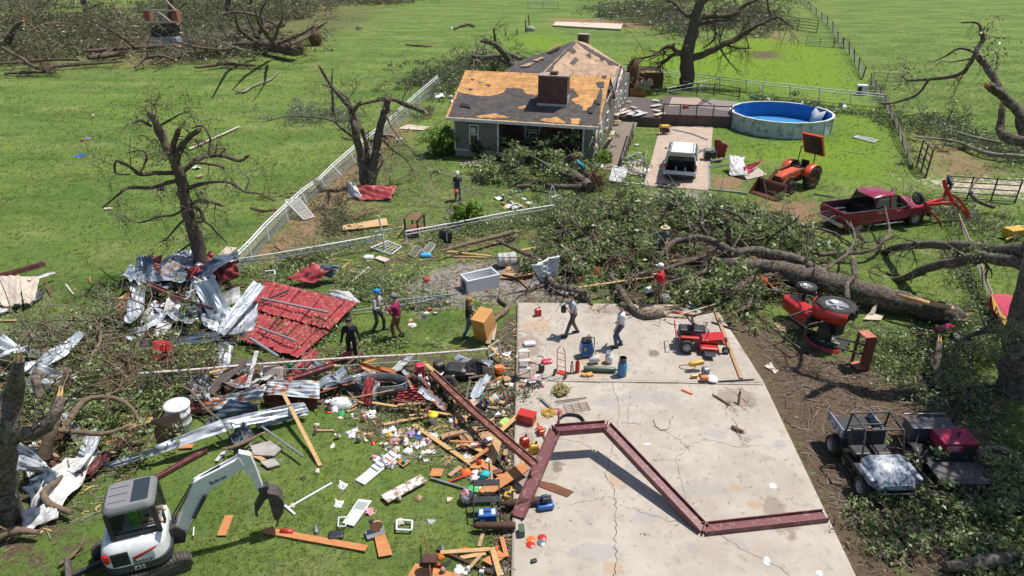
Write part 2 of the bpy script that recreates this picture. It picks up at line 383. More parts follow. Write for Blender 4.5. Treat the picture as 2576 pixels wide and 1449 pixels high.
def flat_slab(name,poly,z,mat,step=.12,spots=()):
    P = [tuple(p[:2]) for p in poly]; xs = [p[0] for p in P]; ys = [p[1] for p in P]
    # grid clipped by scanlines so that the outline stays exact
    y0,y1 = min(ys),max(ys); ny = int((y1-y0)/step)+1; nx = int((max(xs)-min(xs))/step)+1; rows = []
    for i in range(ny+1):
        y = y0+(y1-y0)*i/ny; yy = min(max(y,y0+1e-4),y1-1e-4); hit = []
        for k in range(len(P)):
            a,b_ = P[k],P[(k+1) % len(P)]
            if (a[1] > yy) != (b_[1] > yy): hit.append(a[0]+(b_[0]-a[0])*(yy-a[1])/(b_[1]-a[1]))
        a,b_ = min(hit),max(hit); rows.append([(a+(b_-a)*j/nx,y) for j in range(nx+1)])
    A = np.array(rows); h,w = A.shape[:2]; X = A[...,0].ravel(); Y = A[...,1].ravel()
    vs = np.stack([X,Y,np.full(X.shape,z)],1); idx = np.arange(h*w).reshape(h,w)
    fc = np.stack([idx[:-1,:-1],idx[:-1,1:],idx[1:,1:],idx[1:,:-1]],-1).reshape(-1,4)
    rim = list(idx[0,:])+list(idx[1:,-1])+list(idx[-1,-2::-1])+list(idx[-2:0:-1,0]); k = len(rim); base = len(vs)
    low = vs[rim].copy(); low[:,2] = -.15; vs = np.vstack([vs,low])
    side = np.array([[rim[(i+1) % k],rim[i],base+i,base+(i+1) % k] for i in range(k)])
    o = npmesh(name,vs,np.vstack([fc,side]),mat); tag(o,kind='structure')
    n_all = len(vs); al = {}
    for key,px,py,rx,ry in spots:
        c = G(px,py,z); e = G(px+rx,py,z); f = G(px,py-ry,z); ax = (e-c).length; ay = (f-c).length
        dd = np.hypot((vs[:,0]-c.x)/ax,(vs[:,1]-c.y)/ay); al.setdefault(key,np.zeros(n_all)); al[key] = np.maximum(al[key],np.clip(1.5-dd*1.1,0,1))
    for key in ('oil','rust','lime','damp','soil'):
        at = o.data.attributes.new(key,'FLOAT','POINT'); at.data.foreach_set('value',al.get(key,np.zeros(n_all)).astype(np.float32))
    return o
SP = [('oil',1643,889,18,14),('oil',1402,1173,17,17),('oil',1480,896,7,4),('oil',1392,850,8,3),('oil',1424,1168,5,6),('oil',1478,1068,7,5),('oil',1640,940,5,4),
      ('soil',1320,930,60,45),('soil',1330,870,40,40),('rust',1350,820,50,20),('rust',1500,920,50,40),('soil',1880,880,20,20),
      ('rust',1550,1210,30,25),('rust',1350,1360,35,18),('rust',1540,1430,40,25),('rust',1480,1405,14,8),('rust',1340,1060,30,15),('rust',1850,1230,20,12),('rust',1900,1270,30,14),
      ('soil',1330,1180,30,120),('damp',1640,1000,120,20),('damp',1500,1390,90,30),('soil',1960,1300,40,60),('damp',1760,1230,80,20),('soil',1600,780,160,16),('soil',1850,1000,60,30),('lime',1945,1222,12,8),('lime',1930,1410,14,13),('lime',1630,1115,12,3),('lime',2060,1440,10,8),
      ('damp',1800,1090,35,18),('damp',1620,1300,40,25),('damp',1480,1310,22,18),('damp',1860,1370,24,20),('damp',1700,1180,30,14),('damp',1590,1180,26,18),('damp',1960,1120,24,14),
      ('damp',1490,1240,22,20),('damp',1740,1380,24,18),('damp',1395,1440,18,14),('damp',1890,1010,30,16),('damp',1530,1010,40,20),('damp',1700,1020,20,12),('damp',1420,1120,25,10),('damp',1900,1100,40,8)]
slab_far = flat_slab('slab_upper',[SLAB[0],SLAB[1],SLAB[2],SLAB[3],G(1297,957)],SLAB_Z,SM,.12,SP)
slab_near = flat_slab('slab_lower',[G(1921,968.5),SLAB[4],SLAB[5],SLAB[6],SLAB[7],G(1297,957.6)],SLAB_Z-.006,SM,.1,SP)
drive = flat_slab('driveway',DRIVE,.07,mk('drive_concrete',(.45,.35,.275),(.37,.28,.215),1.5,.85,c3=(.31,.245,.2),s3=2.4),.15,[('soil',1690,330,60,40),('soil',1720,400,60,60),('rust',1750,440,30,30)])
DARKM = mk('crack_dark',(.075,.058,.045),rough=1)
def ribbon(mb,pts,w,z,m=0,jit=.03,sub=6):
    q = []
    for a,b_ in zip(pts[:-1],pts[1:]):
        for k in range(sub): q.append(a.lerp(b_,k/sub)+Vector((random.gauss(0,jit),random.gauss(0,jit),0)))
    q.append(pts[-1])
    for a,b_ in zip(q[:-1],q[1:]):
        d = (b_-a).normalized(); s = Vector((-d.y,d.x,0))*w*random.uniform(.5,1.3)/2
        mb.add([(a.x-s.x,a.y-s.y,z),(a.x+s.x,a.y+s.y,z),(b_.x+s.x,b_.y+s.y,z),(b_.x-s.x,b_.y-s.y,z)],[(0,3,2,1)],m)
mb = MB()
for w,pts in ((.02,[(1540,960),(1560,1040),(1550,1090),(1535,1150),(1525,1200),(1545,1230),(1550,1290),(1547,1350),(1552,1400),(1545,1449),(1547,1550)]),
               (.012,[(1555,1272),(1600,1280),(1680,1310),(1780,1330),(1850,1370),(1940,1420),(2050,1480)]),(.01,[(1430,1270),(1500,1255),(1535,1250)]),
               (.012,[(1640,1070),(1700,1100),(1730,1125),(1700,1155),(1712,1200),(1725,1260)]),(.01,[(1730,1125),(1775,1105),(1850,1122),(1980,1120)]),(.01,[(1640,1155),(1700,1156)]),
               (.012,[(1400,1100),(1460,1112),(1510,1140),(1530,1150)]),(.008,[(1560,960),(1555,860),(1560,790)])):
    ribbon(mb,[G(x,y,SLAB_Z) for x,y in pts],w*.7,SLAB_Z+.003)
ribbon(mb,[G(1297,957,SLAB_Z),G(1600,962,SLAB_Z),G(1921,968,SLAB_Z)],.05,SLAB_Z+.003,jit=.012)
crk = mb.build('slab_crack',DARKM); tag(crk,kind='structure')
WM = mk('chalk_mark',(.42,.36,.36),(.38,.32,.3),8)
mb = MB()   # faded painted letters on the slab
ribbon(mb,[G(1582,1010,.1),G(1580,1062,.1)],.05,SLAB_Z+.005,jit=.004); ribbon(mb,[G(1563,1062,.1),G(1612,1066,.1)],.05,SLAB_Z+.005,jit=.004)
tag(mb.build('paint_mark',mk('grey_mark',(.3,.28,.27))),kind='structure')
# ---------------------------------------------------------------- the damaged house
WHITE = paint('white_paint',(.72,.72,.70),.5,.7); GREYW = mk('weathered_wood',(.24,.19,.15),(.15,.12,.10),6,.85,bump=.4,stretch=(1,6,1))
SIDING = mk('taupe_siding',(.23,.215,.19),(.19,.175,.155),3,.6,wave=('Z',2.6,0),bump=.9)
BLOCK = mk('foundation_block',(.38,.36,.33),(.27,.25,.22),3,.9,bump=.4)
def brick_mat(name,c1,c2,mortar,sc=5.2,rot=None,bw=.5,rh=.25,ms=.02,bump=.6,bias=0):
    m = bpy.data.materials.new(name); m.use_nodes = True; n = m.node_tree.nodes; L = m.node_tree.links; b = n['Principled BSDF']; b.inputs['Roughness'].default_value = .88
    tc = n.new('ShaderNodeTexCoord'); mp = n.new('ShaderNodeMapping'); L.new(tc.outputs['Object'],mp.inputs[0])
    if rot: mp.inputs['Rotation'].default_value = rot
    bk = n.new('ShaderNodeTexBrick'); L.new(mp.outputs[0],bk.inputs[0]); bk.inputs['Scale'].default_value = sc; bk.inputs['Mortar Size'].default_value = ms; bk.inputs['Brick Width'].default_value = bw; bk.inputs['Row Height'].default_value = rh
    bk.inputs['Color1'].default_value = (*c1,1); bk.inputs['Color2'].default_value = (*c2,1); bk.inputs['Mortar'].default_value = (*mortar,1); bk.inputs['Bias'].default_value = bias
    nz = n.new('ShaderNodeTexNoise'); nz.inputs['Scale'].default_value = 2; nz.inputs['Detail'].default_value = 6; L.new(tc.outputs['Object'],nz.inputs[0])
    mx = n.new('ShaderNodeMix'); mx.data_type = 'RGBA'; mx.blend_type = 'MULTIPLY'; mx.inputs[0].default_value = .7; L.new(bk.outputs[0],mx.inputs[6])
    rp = n.new('ShaderNodeMapRange'); rp.inputs[1].default_value = .3; rp.inputs[2].default_value = .7; rp.inputs[3].default_value = .55; rp.inputs[4].default_value = 1.25; L.new(nz.outputs[0],rp.inputs[0]); L.new(rp.outputs[0],mx.inputs[7])
    L.new(mx.outputs[2],b.inputs['Base Color'])
    bp = n.new('ShaderNodeBump'); bp.inputs['Strength'].default_value = bump; bp.inputs['Distance'].default_value = .02; L.new(bk.outputs['Fac'],bp.inputs['Height']); bp.invert = True; L.new(bp.outputs[0],b.inputs['Normal']); return m
BRICK = brick_mat('brown_brick',(.15,.062,.045),(.10,.042,.033),(.20,.16,.14),4.6,(R(90),0,0))
BRICKS = brick_mat('brown_brick_side',(.115,.05,.038),(.075,.034,.028),(.20,.16,.14),4.6,(R(90),0,R(90)))
SHING = brick_mat('roof_shingle',(.125,.105,.098),(.075,.064,.062),(.05,.043,.042),3.2,None,.9,.42,.03,.9)
SHEATH = brick_mat('pine_sheathing',(.64,.345,.13),(.54,.27,.095),(.13,.06,.025),2.6,None,4.5,.46,.025,.6)
PLY = brick_mat('roof_plywood',(.47,.32,.21),(.38,.245,.155),(.22,.13,.08),1,None,2.4,1.2,.012,.3)
GLASS = mk('window_glass',(.03,.04,.045),rough=.06,spec=.8); DARK = mk('dark_interior',(.012,.011,.01),rough=.9)
DECKD = mk('dark_deck_board',(.115,.09,.085),(.075,.058,.055),5,.8,bump=.4,stretch=(6,1,1)); INSUL = mk('pink_insulation',(.62,.40,.40),(.66,.55,.50),4,.95,bump=.8)
TILE = mk('tan_tile',(.36,.28,.22),(.30,.22,.17),6,.7)
A0 = G(1146,393); HR = R(-15); U = Vector((math.cos(HR),math.sin(HR),0)); Wd = Vector((-math.sin(HR),math.cos(HR),0))
house = thing('farmhouse','storm damaged single storey house with torn roof, taupe siding and wide brick chimney','house',A0,HR)
HM = Matrix.Rotation(HR,4,'Z'); HM.translation = A0; HI = HM.inverted()
def HL(p): return HI @ Vector(p)
EZ = 2.95; RY,RZ = 4.35,5.42; XL,XR = -.5,10.5
pf = A0 + Wd*-.4 + Vector((0,0,EZ)); nf = (U.cross(Wd*(RY+.4)+Vector((0,0,RZ-EZ)))).normalized()
def RF(x,y,up=0): return HL(PL(x,y,pf+nf*up,nf))
def wallbox(mb,x0,x1,y0,y1,z0,z1,m=0): mb.box(((x0+x1)/2,(y0+y1)/2,(z0+z1)/2),(x1-x0,y1-y0,z1-z0),None,m)
mb = MB(); wallbox(mb,0,3.3,.03,2.2,.02,.55); wallbox(mb,3.3,10,1.9,2.2,.02,.5); wallbox(mb,.03,9.9,2.2,21.9,.0,.5)
mb.build('foundation',BLOCK,house)
mb = MB(); wallbox(mb,0,3.25,0,.15,.52,2.85); wallbox(mb,0,.15,.15,9,.52,2.85); wallbox(mb,3.1,3.25,.15,2,.52,2.85); wallbox(mb,9.45,10,0,.15,.3,2.85); wallbox(mb,3.25,9.9,21.8,22,.5,2.85); wallbox(mb,0,3.25,9,9.15,.5,2.85)
mb.prism([(-.02,0,2.8),(-.02,RY,RZ-.08),(-.02,8.9,2.8)],(.15,0,0))
mb.prism([(10.0,0,.3),(10.0,0,2.85),(10,RY,RZ-.1),(10,8.6,3.2),(10,13.2,4.7),(10,16,3.6),(10,22,2.85),(10,22,.3)],(.15,0,0))
mb.build('wall',SIDING,house)
mb = MB(); wallbox(mb,3.25,9.9,1.9,2.1,.5,2.9); mb.build('brick_wall',BRICK,house)
mb = MB(); wallbox(mb,3.26,9.98,-.1,1.9,.02,.42); mb.build('porch_floor',BLOCK,house)
for x in (3.3,9.45):
    mb = MB(); wallbox(mb,x-.06,x+.06,-.14,-.02,.3,2.85); mb.build('porch_post',WHITE,house)
mb = MB(); wallbox(mb,-.06,.06,-.03,.06,.5,2.86); wallbox(mb,-.02,3.3,-.025,0,.5,.58); mb.build('corner_trim',WHITE,house)
def window(x,y,z,w,h,ax='x',ac=False,blind=False):
    mb = MB(); t = .07
    def b(cx,cz,sx,sz,d=.07,m=0):
        if ax == 'x': mb.box((x+cx,y-d/2,z+cz),(sx,d,sz),None,m)
        else: mb.box((x+d/2,y+cx,z+cz),(d,sx,sz),None,m)
    b(-w/2,0,t,h+t); b(w/2,0,t,h+t); b(0,h/2,w-t,t); b(0,-h/2,w-t,t); b(0,0,w-t,t*.8)
    fr = mb.build('window',WHITE,house)
    mb = MB(); b(0,h/4,w-t,h/2-t,.02); b(0,-h/4,w-t,h/2-t,.02); mb.build('pane',GLASS,fr)
    if ac:
        mb = MB(); b(.1,-h/4,.62,.42,.35); b(.1,-h/4,.5,.3,.37,1); mb.build('air_conditioner',[WHITE,DARKM],fr)
    if blind:
        mb = MB(); b(-.05,h/4-.05,w*.6,h/2-.25,.035); mb.build('blind',mk('blind_cloth',(.5,.52,.48)),fr)
window(1.48,0,1.72,.62,1.35,blind=True); window(5.35,1.9,1.85,1.05,1.2,ac=True); window(8.9,1.9,1.75,1.1,1.1)
for yy in (3.0,6.6,11.5,15,18.5): window(10.15,yy,1.75,.95,1.3,'y')
mb = MB(); wallbox(mb,XL-.02,XR+.02,-.52,-.44,EZ-.22,EZ-.02); mb.build('fascia',WHITE,house)
mb = MB(); q = [(XL,-.44,EZ-.01),(XR,-.44,EZ-.01),(XR,RY,RZ),(XL,RY,RZ)]; mb.prism(q,(0,0,-.05)); mb.prism([(XL,RY,RZ),(XR,RY,RZ),(XR,8.9,3.0),(XL,8.9,3.0)],(0,0,-.05),1)
roof = mb.build('roof',[SHEATH,SHING],house)
def roofpatch(pts,up,th,name,mat,par,fn=None,n=None):
    fn = fn or RF; nn = n or (HM.to_3x3().inverted() @ nf); mb = MB(); P = []
    k = len(pts)
    for i in range(k):
        a,b_ = pts[i],pts[(i+1) % k]; P.append(a); L = math.hypot(b_[0]-a[0],b_[1]-a[1])
        if L > 9:
            for j in range(1,int(L/6)): f = j/int(L/6); P.append((a[0]+(b_[0]-a[0])*f+random.gauss(0,.7),a[1]+(b_[1]-a[1])*f+random.gauss(0,.7)))
    mb.prism([fn(x,y,up) for x,y in P][::-1],nn*th); return mb.build(name,mat,par)
roofpatch([(1127.5,293),(1153,231),(1170,236),(1200,241),(1231,242),(1252,238),(1268,232),(1274,222),(1300,222),(1316,224),(1323,236),(1346,241),(1360,236),(1380,230),(1425,221),(1442,222),(1448,232),(1457,242),(1437,249),(1448,260),(1470,262),(1498,256),(1503,240),(1512,215),(1516,236),(1506,317.5)],.004,.025,'shingle_layer',SHING,roof)
for q in ([(1500,208),(1521,206),(1519,222),(1505,220)],[(1513,190),(1527,190),(1524,198),(1515,197)],[(1222,212),(1235,214),(1231,219)],[(1184,198),(1193,199),(1188,203)],[(1200,205),(1212,206),(1208,209)],[(1178,222),(1190,225),(1183,228)]):
    roofpatch(q,.004,.02,'shingle_scrap',SHING,roof)
for q in ([(1194,291),(1215,289),(1240,286),(1262,290),(1285,297),(1240,297),(1205,296)],[(1356,302),(1372,297),(1385,298),(1400,293),(1422,306),(1420,311),(1385,308)],[(1434,298),(1461,299),(1455,313),(1437,311)],[(1302,269),(1313,267),(1325,266),(1320,272),(1303,272)],[(1437,251),(1470,247),(1500,247),(1492,258),(1488,268),(1480,279),(1465,277),(1468,268),(1450,262)]):
    roofpatch(q,.031,.008,'bare_patch',SHEATH,roof)
BLACKP = mk('tar_paper',(.02,.02,.023),rough=.6)
for q in ([(1157,262),(1163,259),(1182,264),(1184,273),(1172,269),(1158,268)],[(1478,272),(1492,262),(1502,264),(1490,285),(1482,284)],[(1495,250),(1508,253),(1509,262),(1496,261)]):
    o = roofpatch(q,.08,.03,'paper_flap',BLACKP,roof)
# wide chimney on the front slope
cl = RF(1353,264); cr = RF(1425,269.5); cx0,cx1 = cl.x,cr.x; cy = (cl.y+cr.y)/2; cz = (cl.z+cr.z)/2
tl = HL(V(1354,192,(HM @ Vector((cx0,cy,0))).y)); CHT = tl.z; CD = .95
mb = MB(); wallbox(mb,cx0,cx1,cy,cy+CD,cz-.15,CHT); chim = mb.build('chimney',BRICK,house)
mb = MB(); wallbox(mb,cx0-.06,cx1+.06,cy-.06,cy+CD+.06,CHT,CHT+.09); mb.build('chimney_cap',mk('mortar_cap',(.36,.29,.25),(.25,.2,.17),6),chim)
mb = MB(); wallbox(mb,(cx0+cx1)/2-.25,(cx0+cx1)/2+.25,cy+.2,cy+.7,CHT+.09,CHT+.3); mb.build('flue',BRICK,chim)
mb = MB(); wallbox(mb,cx0-.05,cx1+.05,cy-.06,cy-.01,cz-.12,cz+.16); wallbox(mb,cx1+.005,cx1+.05,cy,cy+CD,cz-.1,cz+.7); mb.build('flashing',mk('flashing_metal',(.4,.42,.44),rough=.4,metal=.3),chim)
# rear roof
P0 = HL(V(1446,101,62)); P1 = HL(V(1370,177,57)); P2 = HL(V(1561,163,60.2)); P3 = HL(V(1275,174,64.5)); PB = HL(V(1476,108,66)); PR = HL(V(1575,178,67))
P1b = P1+(P1-P0)*.5; P2b = Vector((10.1,8.8,3.1)); P3b = Vector((P3.x-.2,P1b.y,2.9))
rear = MB(); rear.prism([P0,P1b,P2b,P2],(0,0,-.06)); rear.build('rear_roof',PLY,house)
mb = MB(); mb.prism([P0+Vector((0,0,.004)),P3,P3b,P1b],(0,0,-.06)); mb.prism([P0,PB,P3+Vector((0,6,0)),P3],(0,0,-.06)); ls = mb.build('rear_roof',SHING,house)
mb = MB(); mb.prism([P0,P2,PR,PB],(0,0,-.06)); mb.build('rear_roof',PLY,house)
n2 = ((P1b-P0).cross(P2-P0)).normalized(); n2 = n2 if n2.z > 0 else -n2; n2w = HM.to_3x3() @ n2; p0w = HM @ P0
def RH(x,y,up=0): return HL(PL(x,y,p0w+n2w*up,n2w))
for q in ([(1428,122),(1440,120),(1450,130),(1443,136),(1432,130)],[(1432,160),(1446,144),(1456,150),(1471,168),(1455,162),(1445,166)],[(1474,138),(1485,132),(1487,148),(1478,147)],[(1507,137),(1520,148),(1516,156),(1510,150)],[(1526,154),(1540,156),(1543,164),(1530,163)],[(1489,158),(1503,150),(1500,156),(1492,163)],
          [(1470,172),(1486,176),(1484,184),(1473,182)],[(1372,180),(1442,104),(1450,106),(1440,118),(1420,138),(1398,160),(1388,182)],[(1496,160),(1507,166),(1504,174)],[(1528,208),(1540,200),(1552,210),(1540,216)],[(1450,104),(1480,119),(1510,138),(1558,164),(1556,168),(1500,141),(1470,122)]):
    roofpatch(q,.006,.025,'shingle_scrap',SHING,house,RH,n2)
mb = MB(); n3 = ((P3-P0).cross(P3b-P0)).normalized(); n3 = n3 if n3.z > 0 else -n3; n3w = HM.to_3x3() @ n3
def RL(x,y,up=0): return HL(PL(x,y,p0w+n3w*up,n3w))
roofpatch([(1376,132),(1390,121),(1404,115),(1412,112),(1408,122),(1390,132)],.03,.01,'roof_hole',DARK,ls,RL,n3)
for i in range(5): roofpatch([(1378+i*7,130-i*3),(1380+i*7,130-i*3),(1388+i*6,118-i*2),(1386+i*6,118-i*2)],.045,.01,'rafter',SHEATH,ls,RL,n3)
for q in ([(1308,168),(1330,158),(1345,156),(1330,166)],[(1340,150),(1362,142),(1370,146),(1352,154)]): roofpatch(q,.035,.01,'bare_patch',PLY,ls,RL,n3)
cb = HL(V(1465,122,65.5)); mb = MB(); w2 = .95; h2 = HL(V(1465,88,65.5)).z
wallbox(mb,cb.x-w2/2,cb.x+w2/2,cb.y,cb.y+.8,cb.z-.6,h2); c2 = mb.build('chimney',BRICK,house); mb = MB(); wallbox(mb,cb.x-w2/2-.05,cb.x+w2/2+.05,cb.y-.05,cb.y+.85,h2,h2+.07); mb.build('chimney_cap',BLOCK,c2)
vp = HL(V(1297,170,62)); mb = MB(); mb.cyl(vp-Vector((0,0,.6)),vp+Vector((0,0,.55)),.05); mb.build('vent_pipe',WHITE,house)
# torn edge of the right gable: insulation batts, strips of white sheathing, splintered boards
def strip(mb,a,b_,w,up,jit,m=0,n=9):
    a = Vector(a); b_ = Vector(b_); s = (b_-a).cross(Vector(up)).normalized(); rows = []
    for i in range(n+1):
        p = a.lerp(b_,i/n)+Vector((random.gauss(0,jit),random.gauss(0,jit),random.gauss(0,jit))); ww = w*random.uniform(.6,1.2)
        rows.append([p-Vector(up)*ww/2,p+Vector((random.gauss(.05,jit),0,0)),p+Vector(up)*ww/2])
    mb.grid(rows,m)
mb = MB(); strip(mb,(10.28,-.3,2.0),(10.25,4.2,5.0),.7,(0,0,1),.06); strip(mb,(10.3,.2,1.2),(10.3,.7,2.9),.5,(0,1,0),.05); strip(mb,(10.3,4.6,5.0),(10.28,8,3.4),.45,(0,0,1),.06); strip(mb,(10.3,10,3),(10.3,13,4.4),.5,(0,0,1),.05)
mb.build('torn_insulation',INSUL,house,solid=.04)
for i in range(16):
    mb = MB(); y = random.uniform(-.2,14); z = min(2.9+.56*y if y < RY else max(5.4-.56*(y-RY),3),5.2)
    a = Vector((10.25+random.uniform(0,.25),y,z+random.uniform(-.3,.3))); d = Vector((random.uniform(-.3,.5),random.uniform(-.9,.9),random.uniform(-1.4,.4))).normalized()*random.uniform(.6,2.0)
    mb.beam(a,a+d,random.uniform(.08,.3),.025,(1,0,0)); mb.build('broken_board',random.choice([WHITE,PLY,WHITE,GREYW]),house)
for i in range(12):
    mb = MB(); x = .1+i*.95; mb.beam((x,RY-.1,RZ+.02),(x+random.uniform(-.05,.05),RY-.02,RZ+.16),.04,.05); mb.build('rafter_end',PLY,house)
# ---- ramp, deck
ramp = thing('access_ramp','weathered wooden ramp with solid side rails along the right side of the house','ramp',A0,HR)
ra = HL(G(1490,403,.03)); rb_ = HL(G(1562,401,.03))
rx0 = 10.4; rx1 = 12.2; ys,ye = -.6,6.4
mb = MB(); mb.prism([(rx0,ys,.05),(rx1,ys,.05),(rx1,ye,.8),(rx0,ye,.8)],(0,0,-.05)); mb.prism([(rx0,ye,.8),(rx1,ye,.8),(rx1,10.5,.82),(rx0,10.5,.82)],(0,0,-.05)); mb.build('ramp_floor',GREYW,ramp)
mb = MB(); mb.beam((rx1,ys,.75),(rx1,ye,1.7),.05,.3,(0,0,1)); mb.beam((rx1,ys,.35),(rx1,ye,1.15),.04,.34,(0,0,1)); mb.build('ramp_side',GREYW,ramp)
for i in range(6):
    f = i/5; y = ys+(ye-ys)*f; mb = MB(); mb.box((rx1+.04,y,.5+f*.62),(.09,.09,.95+f*.3)); mb.build('ramp_post',GREYW,ramp)
deck = thing('pool_deck','raised dark stained timber deck between the house and the swimming pool','deck',A0,HR)
DK = [HL(G(x,y,.95)) for x,y in ((1560,262),(1650,240),(1868,260),(1842,296),(1668,286),(1655,262))]
dz = .95
def DP(x,y,z=dz): return HL(G(x,y,z))
main = [DP(1668,287),DP(1838,293),DP(1850,258),DP(1700,240),DP(1664,246)]
mb = MB(); mb.prism(main,(0,0,-.08)); mb.build('deck_floor',DECKD,deck)
mb = MB(); mb.prism([p+Vector((0,0,.012)) for p in (DP(1682,268),DP(1752,266),DP(1770,247),DP(1690,245))],(0,0,.01)); mb.build('tiled_patch',TILE,deck)
mb = MB(); mb.prism([p+Vector((0,0,.012)) for p in (DP(1756,270),DP(1846,282),DP(1858,257),DP(1790,250))],(0,0,.01)); mb.build('worn_boards',mk('worn_deck',(.26,.22,.2),(.16,.13,.12),5,.85,stretch=(1,7,1)),deck)
mb = MB(); mb.prism([DP(1556,292,.8),DP(1664,296,.8),DP(1664,250,.8),DP(1585,243,.8)],(0,0,-.1)); mb.build('lower_floor',DECKD,deck)
mb = MB(); a = DP(1668,287.5); b_ = DP(1842,293.5); mb.beam(Vector((a.x,a.y,.48)),Vector((b_.x,b_.y,.48)),.06,.94); c = DP(1556,292.5,.8); d = DP(1664,296.5,.8); mb.beam(Vector((c.x,c.y,.38)),Vector((d.x,d.y,.38)),.05,.74); mb.build('skirt',DECKD,deck)
for x,y in ((1668,287),(1710,290),(1751,291),(1793,292),(1838,293)):
    p = DP(x,y); mb = MB(); mb.box((p.x,p.y-.06,.95),(.1,.1,1.9)); mb.build('deck_post',DECKD,deck)
mb = MB(); a = DP(1668,287); b_ = DP(1838,293); mb.beam(Vector((a.x,a.y,1.8)),Vector((b_.x,b_.y,1.75)),.05,.09); mb.build('deck_rail',DECKD,deck)
rp = [(1858,262),(1858,250),(1795,240),(1752,238),(1716,232)]
for x,y in rp[1:]:
    p = DP(x,y); mb = MB(); mb.box((p.x,p.y,1.5),(.1,.1,1.1)); mb.build('deck_post',DECKD,deck)
for a,b_ in zip(rp[1:-1],rp[2:]):
    p,q = DP(*a),DP(*b_); mb = MB(); mb.beam(Vector((p.x,p.y,1.98)),Vector((q.x,q.y,1.98)),.1,.06); mb.beam(Vector((p.x,p.y,1.2)),Vector((q.x,q.y,1.2)),.05,.06); mb.build('deck_rail',DECKD,deck)
    for i in range(9):
        f = i/9; r = p.lerp(q,f); mb = MB(); mb.box((r.x,r.y,1.55),(.025,.025,.8)); mb.build('baluster',DECKD,deck)
# ---- swimming pool
pc = Vector((22.75,58.1,0)); PRAD = 4.12; PH = 1.28
pool = thing('swimming_pool','round above ground swimming pool with pale steel wall and drained blue liner','pool',pc)
PWALL = mk('pool_steel',(.50,.56,.60),(.40,.45,.48),3,.5,c3=(.24,.24,.22),s3=1.5); LINER = mk('blue_liner',(.02,.13,.38),(.03,.18,.46),3,.4); CAPW = paint('pool_cap',(.66,.65,.60),.5,.6)
n = 18
def ring(r,z): return [(r*math.cos(2*math.pi*i/n+.1),r*math.sin(2*math.pi*i/n+.1),z) for i in range(n)]
mb = MB(); mb.loft([ring(PRAD,.01),ring(PRAD,PH)],smooth=False,caps=False); mb.build('pool_wall',PWALL,pool,solid=.02)
mb = MB(); mb.loft([ring(PRAD-.05,PH),ring(PRAD-.05,.06)],caps=False,smooth=True); mb.build('liner_wall',LINER,pool)
mb = MB(); mb.add(ring(PRAD-.05,.055),[tuple(range(n))]); mb.build('liner_floor',mk('liner_floor',(.04,.24,.55),(.06,.29,.62),2,.35),pool)
for i in range(n):
    a,b_ = Vector(ring(PRAD,PH)[i]),Vector(ring(PRAD,PH)[(i+1) % n])
    if i != 1: mb = MB(); mb.beam(a+Vector((0,0,.03)),b_+Vector((0,0,.03)),.2,.05); mb.build('top_rail',CAPW,pool)
    mb = MB(); mb.box((a.x*1.012,a.y*1.012,PH/2),(.14,.07,PH),Matrix.Rotation(2*math.pi*i/n+.1+math.pi/2,3,'Z')); mb.build('upright',PWALL,pool)
mb = MB(); q = ring(PRAD-.1,0); a = Vector(q[0]); b_ = Vector(q[1]); mb.grid([[a+Vector((0,0,1.3)),a.lerp(b_,.5)+Vector((0,0,1.15)),b_+Vector((0,0,1.3))],[a*.93+Vector((0,0,.5)),a.lerp(b_,.5)*.85+Vector((0,0,.5)),b_*.9+Vector((0,0,.9))],[a*.85+Vector((0,0,.1)),a.lerp(b_,.5)*.8+Vector((0,0,.1)),b_*.88+Vector((0,0,.3))]]); mb.build('torn_liner',mk('liner_back',(.45,.5,.55)),pool,solid=.01)
# ---------------------------------------------------------------- trees
BARK = mk('bark_grey',(.155,.122,.095),(.055,.042,.033),9,.95,bump=1,bscale=20,c3=(.20,.18,.15),s3=4,lo=.42,hi=.58)
BARKD = mk('bark_dark',(.15,.112,.082),(.07,.052,.04),6,.95,bump=1,bscale=14,stretch=(1,1,.35))
BARKT = mk('bark_tan',(.20,.145,.095),(.12,.085,.055),6,.9,bump=.7,bscale=14)
RAWW = mk('split_wood',(.62,.40,.19),(.45,.24,.10),9,.8,bump=.6,stretch=(1,1,.3)); TWIG = mk('pale_twig',(.27,.24,.19),(.18,.16,.12),5,.9)
ROOTM = mk('root_soil',(.17,.10,.06),(.09,.055,.035),8,1,bump=1)
def leafm(name,a,b_,c):
    m = blade_mat(name,a,b_,c); m.node_tree.nodes['Principled BSDF'].inputs['Roughness'].default_value = .42; m.node_tree.nodes['Principled BSDF'].inputs['Specular IOR Level'].default_value = .5; return m
LEAF = leafm('oak_leaf',(.11,.165,.045),(.23,.295,.10),(.37,.42,.24)); LEAFD = leafm('dark_leaf',(.075,.11,.04),(.13,.17,.065),(.19,.22,.12)); LEAFS = leafm('silver_leaf',(.19,.23,.13),(.28,.31,.20),(.12,.15,.08))
LEAFB = leafm('bright_leaf',(.14,.24,.03),(.22,.34,.05),(.10,.17,.03)); LEAFO = leafm('olive_leaf',(.11,.12,.055),(.17,.18,.09),(.09,.07,.04))
def smoothpath(pts,rad,sub=3,jit=.25):
    """Catmull-Rom through the points with a little gnarl"""
    P = [pts[0]*2-pts[1]]+list(pts)+[pts[-1]*2-pts[-2]]; out = []; ro = []
    for i in range(1,len(P)-2):
        for k in range(sub):
            t = k/sub; a,b_,c,d = P[i-1],P[i],P[i+1],P[i+2]
            q = .5*((2*b_)+(c-a)*t+(2*a-5*b_+4*c-d)*t*t+(3*b_-a-3*c+d)*t**3); r = rad[i-1]*(1-t)+rad[i]*t
            out.append(q+Vector((random.gauss(0,1),random.gauss(0,1),random.gauss(0,.6)))*r*jit*.5); ro.append(r*random.uniform(.9,1.12))
    out.append(pts[-1]); ro.append(rad[-1]); return out,ro
